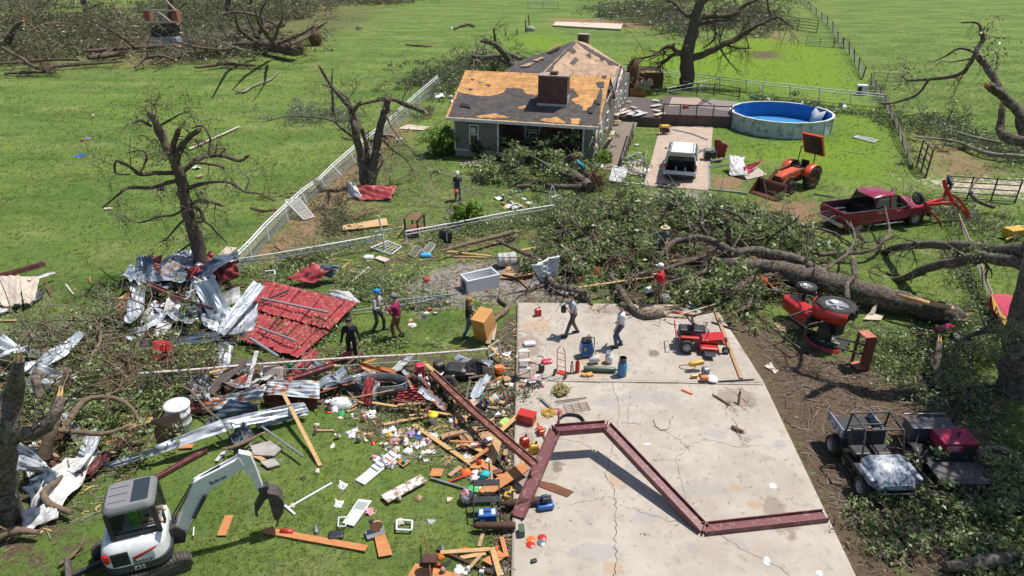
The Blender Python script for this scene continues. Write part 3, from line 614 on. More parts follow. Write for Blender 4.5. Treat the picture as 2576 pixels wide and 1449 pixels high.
def limb(pts,rad,parent,name='branch',mat=None,splint=True,n=8,sub=3,twigs=0,tl=1.2,leaf=None):
    mb = MB(); q,r = smoothpath([Vector(p) for p in pts],rad,sub); mb.tube(q,r,n)
    d = (q[-1]-q[-2]).normalized()
    if splint and r[-1] > .035:
        R_ = r[-1]
        for k in range(5):
            s,u,_ = basis(d); a = random.uniform(0,6.28); o = (s*math.cos(a)+u*math.sin(a))*R_*.45
            mb.tube([q[-1]+o-d*R_*.3,q[-1]+o*1.1+d*R_*random.uniform(1,3.2)],[R_*.42,.004],5,1)
    for k in range(twigs):
        i = random.randrange(max(1,len(q)//4),len(q)-1); d = (q[i+1]-q[i]).normalized(); s,u,_ = basis(d); a = random.uniform(0,6.28)
        dd = (s*math.cos(a)+u*math.sin(a)+d*random.uniform(0,.9)); grow(mb,q[i],dd,tl*random.uniform(.4,1.2),max(r[i]*.35,.008),2,leaf)
    return mb.build(name,[mat or BARK,RAWW],parent)
def grow(mb,p,d,L,r,depth,leaf=None,droop=.1,m=0,zmin=.02,kids=(2,4),n=5):
    d = Vector(d).normalized(); k = 4; pts = [Vector(p)]; rr = [r]
    for i in range(k):
        d = (d+Vector((random.gauss(0,.26),random.gauss(0,.26),random.gauss(0,.22)-droop))).normalized(); q = pts[-1]+d*L/k
        if q.z < zmin: q.z = zmin+random.random()*.05; d.z = abs(d.z)*.3
        pts.append(q); rr.append(r*(1-.75*(i+1)/k))
    mb.tube(pts,rr,n,m,cap=False)
    if leaf is not None and depth <= 1: leaf += pts[2:]
    if depth > 0:
        for j in range(random.randint(*kids)):
            i = random.randint(1,k); s,u,_ = basis(d); a = random.uniform(0,6.28)
            grow(mb,pts[i],d*.8+(s*math.cos(a)+u*math.sin(a))*random.uniform(.5,1.1),L*random.uniform(.45,.7),rr[i]*.75+.002,depth-1,leaf,droop,m,zmin,kids,n)
def leaves(name,C,per,rad,size,mat,parent=None,seed=1,flat=.5,zmin=.01):
    r = np.random.default_rng(seed); C = np.array([tuple(c) for c in C],float)
    if len(C) == 0: return None
    C = np.repeat(C,per,0); N = len(C); P = C+r.normal(0,1,(N,3))*np.array([rad,rad,rad*flat]); P[:,2] = np.maximum(P[:,2],zmin+r.random(N)*.05)
    a = r.uniform(0,2*np.pi,N); tilt = r.normal(0,.65,N); ax = np.stack([np.cos(a)*np.cos(tilt),np.sin(a)*np.cos(tilt),np.sin(tilt)],1)
    b_ = r.normal(0,1,(N,3)); b_[:,2] *= .55; b_ -= (b_*ax).sum(1)[:,None]*ax; b_ /= np.linalg.norm(b_,axis=1)[:,None]+1e-6
    s = size*r.uniform(.55,1.35,N)[:,None]; nrm = np.cross(ax,b_)
    v0 = P-ax*s; v1 = P+b_*s*.42+nrm*s*.12; v2 = P+ax*s; v3 = P-b_*s*.42+nrm*s*.12
    vv = np.stack([v0,v1,v2,v3],1).reshape(-1,3); ff = np.arange(N*4).reshape(-1,4)
    o = npmesh(name,vv,ff,mat,parent); return o
def inpoly(px,py,poly):
    c = False; n = len(poly)
    for i in range(n):
        x1,y1 = poly[i]; x2,y2 = poly[(i+1) % n]
        if (y1 > py) != (y2 > py) and px < (x2-x1)*(py-y1)/(y2-y1)+x1: c = not c
    return c
def spots(poly_px,n,soft=0):
    P = [tuple(G(x,y)[:2]) for x,y in poly_px]; xs = [p[0] for p in P]; ys = [p[1] for p in P]; out = []
    while len(out) < n:
        x,y = random.uniform(min(xs),max(xs)),random.uniform(min(ys),max(ys))
        if inpoly(x,y,P): out.append(Vector((x,y,0)))
    return out
FREE = [G(1657,766),G(1661,650),G(1466,458)]
def pile(t,poly,clumps,per,h,size,mat,nb=10,bl=2.5,br=.05,rad=.22,seed=1,bark=None,heading=None,clear=None,lname='foliage',depth=2):
    """a crown lying on the ground: branches as parts, leaves gathered along them"""
    bm = bark or BARK; tips = []
    for i,p in enumerate(spots(poly,nb)):
        mb = MB(); a = heading+random.gauss(0,.6) if heading is not None else random.uniform(0,6.28)
        grow(mb,p+Vector((0,0,random.uniform(.05,h*.6))),(math.cos(a),math.sin(a),random.uniform(-.1,.55)),bl*random.uniform(.5,1.3),br*random.uniform(.5,1.3),depth,tips,droop=.1)
        mb.build('branch',bm,t)
    C = []
    sp = spots(poly,clumps); hs = np.array([(p.x,p.y) for p in sp]); nz = fbm(hs[:,0],hs[:,1],.55,seed)
    for p,z in zip(sp,nz):
        if z < .36 and random.random() < .75: continue
        C.append(p+Vector((0,0,h*max(0,z-.25)*1.5*random.random())))
    C += random.sample(tips,min(len(tips),clumps//2))
    C = [c for c in C if not any(abs(c.x-q.x) < .75 and -1.9 < c.y-q.y < .5 and c.z > .15 for q in FREE)]
    lo_ = leaves(lname,C,per,rad,size,mat,t,seed)
    if lo_ and lname == 'leaf_spray': lo_['kind'] = 'stuff'
def vpath(base_Y,pts,dy=0,spread=.5):
    """points seen at x, y on an upright tree standing at depth base_Y; limbs get their own depth"""
    out = []; rad = []; y = 0; n = len(pts)
    for i,(px,py,r) in enumerate(pts):
        Y = base_Y+dy*i/max(1,n-1)+(random.gauss(0,spread)*min(1,i*.35)); p = V(px,py,Y); out.append(p)
        zd = p.y*CT+(CAM_H-p.z)*ST; rad.append(max(r*zd/FPX,.006))
    return out,rad
def gpath(pts,hs,gnd=True):
    out = []; rad = []
    for i,(px,py,r) in enumerate(pts):
        h = hs[i] if hasattr(hs,'__len__') else hs; p = G(px,py,h); zd = p.y*CT+(CAM_H-p.z)*ST; out.append(p); rad.append(max(r*zd/FPX,.006))
    return out,rad
def snag(name,label,base,limbs,mat=BARK,group=None,cat='tree',twigs=3,tl=1.6,leafmat=None,per=4):
    b0 = G(*base); t = thing(name,label,cat,b0,group=group); Y0 = b0.y; leaf = [] if leafmat else None
    for i,L in enumerate(limbs):
        pts,opt = (L[0],L[1]) if isinstance(L,tuple) else (L,{})
        p,r = vpath(Y0+opt.get('at',0),pts,opt.get('dy',0 if i == 0 else random.choice([-1,1])*random.uniform(.5,1.6)),.12 if i == 0 else .3)
        if i == 0: p[0].z = -.1
        p = [q-b0 for q in p]
        limb(p,r,t,'trunk' if opt.get('trunk',i == 0) else 'branch',mat,n=14 if i == 0 else 8,twigs=0 if i == 0 else opt.get('tw',twigs),tl=opt.get('tl',tl),leaf=leaf)
    if leaf: leaves('foliage',leaf,per,.12,.05,leafmat,t,5,1,zmin=-99)
    return t
snag('broken_tree','tall dark snapped tree with gnarled limbs at the left end of the pipe fence',(512,692),[
  [(512,692,20),(500,640,17),(492,590,16),(480,555,15),(468,505,14),(456,455,13),(446,420,12),(430,390,11),(410,350,10),(392,310,9),(377,284,7)],
  [(430,392,7),(437,360,7),(446,335,6),(453,322,5)],[(444,410,8),(455,372,8),(480,342,7),(502,326,6)],[(422,372,4),(417,350,4),(416,328,4)],
  [(436,436,6),(387,435,6),(350,438,5),(330,421,4.5),(305,409,4),(293,404,3),(288,425,3),(296,438,2.5),(327,438,2)],
  [(448,438,8),(472,421,7),(492,404,7),(526,391,6),(566,392,6),(603,404,5),(625,391,4)],[(527,390,4),(528,360,3.5),(529,347,3),(515,320,3),(499,317,2.5),(482,323,2)],
  [(489,409,4),(526,413,3),(553,418,3),(564,424,2.5)],[(452,452,6),(418,461,5),(384,472,5),(323,472,4),(303,485,3.5),(285,500,2.5),(258,522,2)],
  [(461,480,5),(499,465,5),(536,457,4),(580,461,3.5),(617,482,3),(650,487,2.5),(690,505,2)],[(482,512,5),(512,504,5),(559,517,4)],[(486,518,5),(505,530,5),(513,558,4)],
  [(391,300,2),(391,270,1.6),(374,253,1.2),(372,226,.8)],[(387,268,1.3),(398,250,1),(401,232,.7)],[(380,317,4),(354,303,4),(337,310,3)],[(405,315,3),(431,300,3),(451,288,2),(478,281,1.3)],
  [(350,438,3),(365,410,3),(368,385,3),(350,378,2),(320,385,1.5)],[(470,520,4),(440,540,3),(400,545,2.5),(350,560,2),(310,545,1)],[(475,545,4),(450,565,3),(420,600,2),(400,610,1)],
  [(490,560,4),(520,560,3),(545,585,2),(570,610,1.5)],[(492,600,4),(470,620,3),(440,640,2)],[(500,660,5),(515,690,4),(545,700,3),(590,690,2)]],BARKD,twigs=4,tl=1.3,leafmat=LEAFD,per=2)
snag('broken_tree','twin trunked tree without crown rising beside the crumpled red metal in the yard',(927,471),[
  [(925,471,15),(915,438,12),(907,387,11),(894,330,10.5),(886,290,9),(882,270,8),(867,256,6.5),(847,232,5),(833,216,4.5),(816,189,4),(803,167,3)],
  ([(930,470,13),(938,421,11),(948,371,10.5),(955,330,10),(965,286,9),(978,250,7)],{'dy': .4,'trunk': True}),[(925,440,6),(921,371,6),(911,323,5)],
  [(880,262,4),(870,243,3),(836,222,2.5),(811,212,2)],[(885,272,3),(931,256,4),(981,249,5),(1022,263,7),(1066,280,6)],[(890,347,3),(863,327,3),(836,303,2.5),(790,295,2),(722,293,1.5),(661,308,1)],
  [(972,290,3),(985,320,2),(1010,355,1.6),(1045,385,1)],[(960,350,3),(990,380,2),(1020,400,1.5),(1043,440,1)],[(950,380,4),(965,400,3),(950,430,3),(940,450,3)],[(886,290,4),(900,265,4),(908,255,3)]],BARK,twigs=4,tl=1.6,leafmat=LEAFO,per=2)
snag('broken_tree','large bare black trunked tree with wide spreading limbs standing behind the pool deck',(1725,222),[
  [(1724,222,19),(1727,189,17),(1730,135,16),(1740,84,14),(1750,44,12),(1760,0,11),(1770,-50,8),(1775,-110,4)],
  [(1752,51,8),(1774,42,7),(1811,40,6),(1845,37,6),(1872,13,5),(1902,0,4),(1940,-18,3)],[(1735,150,9),(1781,131,8),(1821,111,7),(1861,94,6),(1902,67,5),(1950,44,4),(1970,52,3),(1997,72,2)],
  [(1944,47,3),(1932,20,2.5),(1931,-10,2)],[(1727,133,7),(1703,131,6),(1686,115,5),(1660,128,4),(1636,142,3),(1599,148,2)],[(1722,135,6),(1693,138,5),(1673,155,4),(1660,165,3),(1663,188,2)],
  [(1752,67,5),(1777,57,4),(1828,51,3),(1872,51,2)],[(1815,110,3),(1855,121,2.5),(1889,121,1.5)],[(1774,44,3),(1798,70,3),(1795,100,2),(1770,120,1.5)],[(1748,50,5),(1715,30,4),(1700,10,3),(1660,-10,2)],[(1755,20,5),(1790,-10,4),(1840,-40,3)]],BARKD,twigs=12,tl=3.4,leafmat=LEAFO,per=1)
snag('broken_tree','thin leaning stick trunk left of the twin trunked tree',(838,292),[[(841,292,4),(837,262,4),(836,230,3),(835,200,2),(837,172,1)],[(836,240,2),(828,225,1)]],BARK,twigs=1)
# near tree at the right edge: trunk, two long limbs dropping to the ground and a bare upper limb
bt = G(2500,1180); near = thing('oak_tree','huge grey barked tree leaning out at the right edge behind the welder trailer','tree',bt)
def nl(pts,Ys,**k):
    q = []; r = []
    for (x,y,w),Y in zip(pts,Ys):
        p = V(x,y,Y); zd = p.y*CT+(CAM_H-p.z)*ST; q.append(p-bt); r.append(w*zd/FPX)
    return limb(q,r,near,**k)
nl([(2512,1192,58),(2526,1120,42),(2544,1020,38),(2560,920,36),(2576,820,34),(2600,690,33),(2625,560,30),(2655,420,26),(2680,250,20)],[bt.y-.1,19.7,19.7,19.8,20,20.3,20.6,21,21.4],name='trunk',n=20)
nl([(2615,620,26),(2576,632,19),(2519,628,17),(2451,622,15),(2384,617,12),(2317,617,10),(2249,625,9),(2216,642,8),(2188,668,6)],[20.5,21.5,23,25,27,29,31,32.2,33.3],twigs=7,tl=1.4)
nl([(2620,675,24),(2576,664,17),(2519,655,16),(2468,645,14),(2418,659,13),(2350,669,12),(2300,690,11),(2266,702,9),(2199,718,8),(2158,733,7),(2130,752,5)],[20.4,21,22,23.2,24.6,26.2,27.6,28.4,29.8,30.6,31],twigs=8,tl=1.3)
nl([(2680,480,24),(2620,380,19),(2576,325,16),(2566,290,14),(2553,266,12),(2519,236,11),(2502,199,9),(2482,168,8),(2462,145,7),(2455,131,7),(2472,101,6),(2468,74,4),(2458,57,3),(2418,57,2)],[20.8,21,21.4,21.6,21.8,22,22.3,22.6,22.8,23,23.2,23.3,23.4,23.8],twigs=5,tl=1)
nl([(2455,133,6),(2435,168,5.5),(2418,185,5),(2384,195,4.5),(2327,200,3.5),(2283,202,2.5),(2270,190,1.5)],[23,23.4,23.8,24.4,25.2,26,26.4],twigs=3,tl=.8)
nl([(2337,200,3.5),(2310,236,3),(2270,253,3),(2236,261,2.5),(2212,259,1.6)],[25,25.6,26.2,26.8,27],twigs=4,tl=.8)
nl([(2448,131,3),(2424,122,3),(2404,125,2.5),(2377,142,2),(2342,158,1)],[23,23.5,24,24.3,24.6],twigs=2,tl=.6)
nl([(2527,245,11),(2505,228,11),(2484,214,9)],[22,21.6,21.2]); nl([(2640,390,16),(2576,358,13),(2530,345,12),(2516,325,10),(2520,274,8)],[20.8,21,21.3,21.6,21.8])
nl([(2545,850,9),(2500,830,8),(2440,845,5),(2400,870,3)],[20,20.5,21,21.5],twigs=6,tl=.8)
tl_ = []
mbx = MB()
for x,y,Y in ((2560,900,19.4),(2550,1000,19.2),(2470,840,20.5),(2550,800,19.8),(2565,1080,19.0),(2520,560,22),(2300,520,27)):
    grow(mbx,V(x,y,Y)-bt,(random.uniform(-1,0),random.uniform(-1,1),.1),1.2,.02,2,tl_,zmin=-9)
mbx.build('twigs',TWIG,near)['kind'] = 'stuff'; leaves('foliage',tl_,7,.10,.05,LEAF,near,9,1,zmin=-9)
leaves('foliage',[V(x,y,Y)-bt for x,y,Y in ((2477,62,23.2),(2485,70,23.2),(2490,128,22.8),(2500,135,22.8),(2275,175,26),(2260,182,26),(2290,185,26))],40,.25,.06,LEAFO,near,10,1,zmin=-9)
# ---- the big fallen oak in front of the truck
def fallen(name,label,cat,org,trunks,mat=BARK,group=None):
    o = G(*org); t = thing(name,label,cat,o,group=group)
    for L in trunks:
        pts,hs,k = L; p,r = gpath(pts,hs); k = dict(k); nm = k.pop('name','branch'); lf = k.get('leaf')
        limb([q-o for q in p],r,t,nm,mat,**k)
    return t,o
def subpile(t,o,*a,**k):
    """pile in world space, then hung under the thing that stands at o"""
    before = set(t.children); pile(t,*a,**k)
    for c in t.children:
        if c not in before: c.location = -o
H1 = [.45,.55,.6,.65,.6,.55,.5,.5,.45]
oak,oo = fallen('fallen_oak','long fallen oak with splintered butt and leafy crown between pickup truck and slab','fallen tree',(2120,735),[
  ([(2400,797,27),(2350,783,27),(2290,765,27),(2220,748,27),(2120,722,28),(2060,705,28),(2010,692,26),(1930,674,22),(1850,667,16),(1770,655,12),(1700,660,9)],[.45,.5,.55,.6,.65,.65,.65,.6,.6,.55,.5],dict(name='trunk',n=18,sub=4)),
  ([(2080,690,10),(2010,656,14),(1953,642,14),(1895,632,13),(1845,635,11),(1811,615,10),(1767,600,9),(1727,601,9),(1690,612,8),(1670,635,7),(1643,652,6),(1575,662,5)],[.9,1,1.1,1.1,1.1,1.3,1.3,1.2,1.1,.9,.7,.4],dict(twigs=8,tl=2)),
  ([(1535,690,6),(1552,716,8),(1572,750,10),(1594,778,10),(1626,796,10),(1668,790,7)],[.4,.45,.4,.25,.2,.2],dict(twigs=3,tl=.9)),
  ([(1250,604,3),(1306,632,6),(1356,655,7),(1390,713,9),(1430,726,8),(1471,740,7),(1491,770,4)],[.9,.6,.5,.35,.35,.3,.1],dict(twigs=3,tl=1.2)),
  ([(1833,622,9),(1834,590,8),(1828,548,7)],[.8,1.7,2.6],dict()),([(1780,592,6),(1760,564,5),(1767,541,4),(1757,517,3)],[1,1.6,2,2.4],dict(twigs=3)),
  ([(1754,595,3),(1734,571,3),(1727,541,3),(1707,521,2),(1697,490,2),(1670,473,1)],[1,1.2,1.4,1.4,1.3,1.2],dict(twigs=2)),
  ([(1900,700,10),(1860,720,9),(1830,742,8),(1780,735,6),(1720,745,5)],[.5,.4,.4,.5,.3],dict(twigs=5)),([(1940,690,9),(1900,735,8),(1880,770,7),(1840,790,4)],[.5,.3,.3,.2],dict(twigs=5)),
  ([(1800,660,7),(1760,690,7),(1700,700,6),(1640,690,5),(1580,700,4)],.5,dict(twigs=6)),([(1850,650,6),(1790,640,6),(1740,655,5),(1660,680,5),(1600,690,4)],.8,dict(twigs=6)),
  ([(2060,690,6),(2100,660,5),(2130,640,4),(2150,600,3),(2140,560,2)],[.9,1.1,1.2,1.4,1.6],dict(twigs=6,tl=1.6)),([(2130,750,7),(2131,715,6),(2150,690,7),(2146,655,8)],[.8,1.1,1.3,1.5],dict()),
  ([(2060,640,6),(2120,636,7),(2190,630,5),(2235,590,4),(2230,540,2),(2215,480,1.5)],[.5,.5,.6,.8,1.2,1.6],dict(twigs=8,tl=1.4)),([(2150,590,3),(2180,610,3),(2140,570,3),(2110,540,2),(2070,560,1)],[.5,.6,.8,.9,.9],dict(twigs=6,tl=1.2))])
subpile(oak,oo,[(1370,615),(1500,560),(1700,545),(1900,545),(2080,630),(1950,770),(1700,770),(1480,720)],25,12,1.0,.1,LEAF,60,3.8,.085,seed=24,bark=BARK,lname='leaf_spray'); subpile(oak,oo,[(1380,640),(1550,620),(1700,660),(1900,740),(1700,780),(1480,720)],20,12,.8,.1,LEAF,36,3.2,.07,seed=25,bark=BARKT,lname='leaf_spray')
pp,rr = gpath([(2385,775,8),(2330,757,16),(2270,745,10)],[1.05,1.12,1.1])
mb = MB(); rows = []
for i in range(9):
    f = i/8; c = G(2395-140*f,775-32*f,1.0+.12*math.sin(f*3)); w = .28*math.sin(.4+f*2.4); rows.append([c+Vector((0,w*(.5+random.random()*.6),-.02))-oo,c+Vector((0,0,.08))-oo,c+Vector((.1,-w*(.7+.5*random.random()),-.05))-oo])
mb.grid(rows); mb.build('split_wood',RAWW,oak,solid=.04)
for k in range(9):
    mb = MB(); a = G(2400+random.uniform(-6,8),790+random.uniform(-14,14),.45+random.uniform(-.3,.4)); mb.tube([a-oo,a-oo+Vector((random.uniform(.3,1.0),random.uniform(-.5,.1),random.uniform(-.1,.3)))],[random.uniform(.04,.09),.004],5,0); mb.build('splinter',random.choice((RAWW,BARK)),oak)
subpile(oak,oo,[(1385,625),(1440,585),(1510,558),(1620,545),(1700,552),(1900,552),(2020,590),(2080,640),(1990,655),(1860,625),(1780,590),(1690,600),(1600,640),(1420,660)],1150,24,1.2,.15,LEAF,90,2.0,.05,seed=21,rad=.16,bark=BARKT)
subpile(oak,oo,[(1400,650),(1650,640),(1850,690),(1960,710),(1950,760),(1880,790),(1790,785),(1700,765),(1540,740),(1440,705)],520,22,.9,.14,LEAF,90,1.9,.055,seed=22,rad=.16,bark=BARKT)
subpile(oak,oo,[(1560,500),(1700,500),(1900,520),(1960,560),(1700,545),(1560,545)],80,20,.5,.12,LEAF,8,1.4,.03,seed=23)
# ---- crown lying against the front porch, with a root ball at its right end
y2,o2 = fallen('uprooted_tree','uprooted leafy tree lying across the front porch with its torn root ball toward the driveway','fallen tree',(1480,480),[
  ([(1485,470,12),(1465,452,11),(1440,435,10),(1425,418,9),(1432,400,9),(1445,392,7)],[.7,.7,.6,.6,1.2,1.6],dict(name='trunk',n=12)),([(1470,470,8),(1430,470,8),(1390,468,6),(1330,452,5),(1260,440,4),(1200,440,2)],[.5,.5,.5,.4,.3,.2],dict(twigs=5)),
  ([(1450,450,6),(1400,430,5),(1350,400,4),(1310,380,3)],[.6,.8,1,1.2],dict(twigs=6)),([(1300,470,5),(1350,465,6),(1400,470,5)],.2,dict(twigs=3))])
subpile(y2,o2,[(1190,432),(1250,395),(1290,365),(1400,372),(1470,395),(1500,425),(1470,465),(1380,482),(1290,470),(1220,465)],420,24,1.9,.15,LEAF,44,2.4,.045,seed=31)
subpile(y2,o2,[(1390,500),(1470,490),(1500,520),(1430,560),(1330,560),(1350,530)],200,22,.5,.08,LEAF,10,1.4,.03,seed=32)
mb = MB(); c = Vector((.1,0,.65))
mb.sph(c,(.55,.5,.6),10,0)
for i in range(46):
    d = Vector((random.gauss(.5,.6),random.gauss(0,.6),random.gauss(.1,.5))); grow(mb,c+d*.25,d,random.uniform(.7,1.5),random.uniform(.02,.06),1,droop=.05,m=random.choice((0,0,1)))
mb.build('root_ball',[ROOTM,mk('fresh_root',(.32,.15,.06),(.2,.09,.04),6)],y2)
# ---- other fallen crowns
def crown(label,poly,clumps,per,h,size,mat,nb,bl,br,seed,group=None,bark=None,name='felled_tree',cat='fallen tree',**k):
    c = G(sum(p[0] for p in poly)/len(poly),sum(p[1] for p in poly)/len(poly)); t = thing(name,label,cat,c,group=group)
    subpile(t,c,poly,clumps,per,h,size,mat,nb,bl,br,seed=seed,bark=bark,**k); return t,c
t3,c3 = crown('broad tangle of leafy oak branches lying at the left behind the mini excavator',[(170,850),(300,790),(420,770),(560,790),(610,830),(480,850),(360,880),(350,960),(480,1000),(400,1060),(250,1110),(90,1070),(40,950),(60,890)],1000,22,1.0,.085,LEAF,90,2.2,.045,41,rad=.15,bark=BARKT)
subpile(t3,c3,[(0,930),(160,860),(420,840),(460,1000),(400,1080),(180,1120),(0,1080)],14,14,.8,.08,LEAF,70,3.4,.05,seed=44,bark=BARKT,heading=.1,lname='leaf_spray'); subpile(t3,c3,[(0,900),(160,830),(420,820),(460,960),(200,1000)],14,14,.8,.08,LEAF,50,3.2,.035,seed=45,bark=TWIG,heading=3.0,lname='leaf_spray')
for L,hs in (([(0,1090,16),(40,1085,14),(100,1080,8),(180,1085,6),(260,1092,6),(330,1070,4)],[1.0,1.1,1.3,1.2,1.1,1.2]),([(160,1080,7),(210,1010,8),(280,1000,6),(330,1025,5),(350,1060,4)],[1,1.2,1.3,1.2,.9]),([(110,1150,16),(130,1080,14),(150,1000,11)],[.6,1.4,2.0]),([(200,950,4),(230,900,5),(255,840,4),(215,800,3)],[.6,.8,.9,.7]),
              ([(280,990,4),(330,970,4),(300,930,4),(250,900,3)],.8),([(180,1290,7),(130,1270,9),(110,1240,9),(150,1200,8),(160,1170,6)],[.3,.3,.5,.5,.5]),([(95,1340,6),(40,1335,11),(0,1345,12),(-60,1350,12)],.3),([(560,1130,4),(600,1120,5),(660,1090,3)],.3)):
    p,r = gpath(L,hs); limb([q-c3 for q in p],r,t3,'branch',BARKT,twigs=4,tl=1.1)
crown('thick leafy branches heaped beside the fallen trailer tongue in the bottom right corner',[(2200,1240),(2300,1215),(2470,1185),(2590,1190),(2600,1470),(2440,1470),(2370,1340),(2300,1290)],400,26,.8,.085,LEAF,60,1.5,.028,51,rad=.13,bark=BARK)
t5,c5 = crown('bare forked branches and leaf sprays on the mud beside the slab edge at bottom right',[(2120,1290),(2200,1290),(2300,1340),(2330,1400),(2200,1400)],40,18,.3,.06,LEAF,8,.9,.02,52)
for L in ([(2240,1422,6),(2275,1400,6),(2240,1340,5),(2190,1290,3)],[(2298,1400,6),(2270,1350,5),(2240,1300,4),(2215,1260,3)],[(2430,1365,7),(2350,1340,6),(2330,1280,4),(2250,1220,3),(2160,1170,2)],[(2270,1350,4),(2295,1310,4),(2270,1280,3)]):
    p,r = gpath(L,[.05+.06*i for i in range(len(L))]); limb([q-c5 for q in p],r,t5,'branch',BARKT,twigs=3,tl=.8)
def log(label,pts,h=.12,mat=BARK,name='log',cat='log',group=None,tw=0,leaf=None,**k):
    p,r = gpath(pts,h); c = p[0].copy(); c.z = 0; t = thing(name,label,cat,c,group=group); limb([q-c for q in p],r,t,'trunk' if name == 'log' else 'stem',mat,twigs=tw,leaf=leaf,**k); return t,c
log('thick cut log with pale sawn face in the bottom right corner',[(2380,1425,11),(2440,1420,16),(2500,1412,17),(2560,1400,15)],.22,n=14)
crown('leafy small branches at the foot of the tipped red tractor',[(2200,850),(2260,870),(2300,930),(2260,985),(2210,950),(2185,900)],110,22,.5,.07,LEAF,8,1.1,.025,53)
t6,c6 = crown('grey limb with leafy side shoots lying left of the huge tree',[(2350,850),(2400,880),(2480,1000),(2500,1060),(2440,1060),(2360,960)],170,22,.45,.07,LEAF,12,1.2,.03,54)
for L,hs in (([(2362,980,9),(2358,920,9),(2362,862,8)],[.1,.6,1.1]),([(2365,940,8),(2420,985,10),(2470,1020,9),(2500,1030,7)],.2)):
    p,r = gpath(L,hs); limb([q-c6 for q in p],r,t6,'branch',BARK,twigs=4,tl=1)
crown('matted leafy branches against the pasture fence at the right edge',[(2290,300),(2370,300),(2500,350),(2620,380),(2620,410),(2480,400),(2340,345),(2280,330)],330,20,1.3,.1,LEAFD,22,3.2,.05,55)
t7,c7 = crown('dark leafy crown with big bent limbs lying behind the left corner of the house',[(935,232),(1000,222),(1060,190),(1150,155),(1200,140),(1300,150),(1280,180),(1170,190),(1150,240),(1100,250),(1050,225)],620,20,1.5,.12,LEAFD,44,3.4,.06,56)
for L,hs in (([(1290,157,8),(1270,140,8),(1250,115,7),(1228,106,5),(1210,104,3)],[1.5,2.5,4,4.6,4.4]),([(1245,112,4),(1245,90,3),(1241,72,2)],[4,5,6]),([(1300,168,8),(1260,150,7),(1230,143,6),(1195,155,5)],1.5),([(1310,150,6),(1280,140,6),(1200,145,5),(1190,130,4)],[2,2,1.8,2.2])):
    p,r = gpath(L,hs); limb([q-c7 for q in p],r,t7,'branch',BARK,twigs=5,tl=2)
crown('silvery grey leafed branch fallen in the field behind the thin leaning stick trunk',[(732,262),(765,260),(790,285),(860,280),(900,290),(900,308),(800,312),(730,310)],190,22,1.1,.09,LEAFS,16,2.6,.03,57,bark=TWIG)
for lab,poly,cl,h,mt,sd in (('leafy oak sprigs strewn over the grass behind the two men carrying a limb',[(865,705),(960,690),(1060,720),(1150,745),(1120,775),(980,780),(880,760)],170,.5,LEAF,61),('leafy sprigs on the grass at the edge of the collapsed red roof',[(700,860),(790,800),(860,780),(900,800),(850,850),(760,890)],130,.35,LEAF,62),
   ('leaves and sprigs on the grass behind the man in black',[(900,860),(1000,850),(1040,880),(900,895)],50,.3,LEAF,63),('leaf litter banked along the broken white fence rail left of the rabbit hutch',[(640,690),(760,640),(930,590),(940,610),(800,660),(700,720)],170,.35,LEAF,64),
   ('leafy sprigs caught under the white fence rail near the uprooted tree',[(1050,605),(1180,575),(1290,555),(1400,530),(1420,560),(1300,585),(1180,600)],260,.6,LEAF,65),('dark brush banked along the foot of the white rail fence behind the pool',[(1890,243),(1960,250),(2060,262),(2160,275),(2230,288),(2220,298),(2130,290),(2000,272),(1890,252)],220,.6,LEAFD,66),
   ('low leafy weeds growing in the bare yard below the twin trunked tree',[(820,500),(870,500),(880,580),(850,600),(805,590)],120,.7,LEAFO,67),('leafy branches tangled around the red hay rake',[(2300,500),(2440,520),(2560,560),(2576,620),(2480,600),(2400,600),(2330,540)],170,.8,LEAFO,68),('leafy brush along the fence line below the hay rake',[(2400,640),(2430,640),(2470,760),(2520,830),(2480,840),(2430,760)],120,.5,LEAFD,69),
   ('leaf sprays behind the toppled red garden tractor under the huge tree',[(2400,800),(2520,820),(2560,900),(2480,900),(2400,860)],120,.5,LEAF,70),('leaf litter and twigs among the scrap left of the slab',[(880,985),(1240,990),(1280,1010),(1280,1060),(1100,1040),(880,1020)],150,.15,LEAFO,71),('matted oak leaves between the torn tin sheets and the stock tank',[(360,960),(500,940),(760,960),(880,930),(900,1000),(700,960),(520,1010),(400,1020)],260,.4,LEAF,72),
   ('leaf litter banked below the inner fence beside the farmhouse bush',[(840,480),(900,420),(1000,330),(1080,270),(1100,275),(1020,350),(930,440),(870,500)],130,.25,LEAFO,73),('leafy weeds along the foot of the long fence at the right',[(2190,200),(2280,300),(2320,420),(2300,430),(2240,330),(2170,220)],130,.5,LEAFD,74)):
    crown(lab,poly,cl,14,h,.075 if sd not in (66,74) else .1,mt,max(3,cl//16),1.1,.02,sd,name='brush',cat='brush')
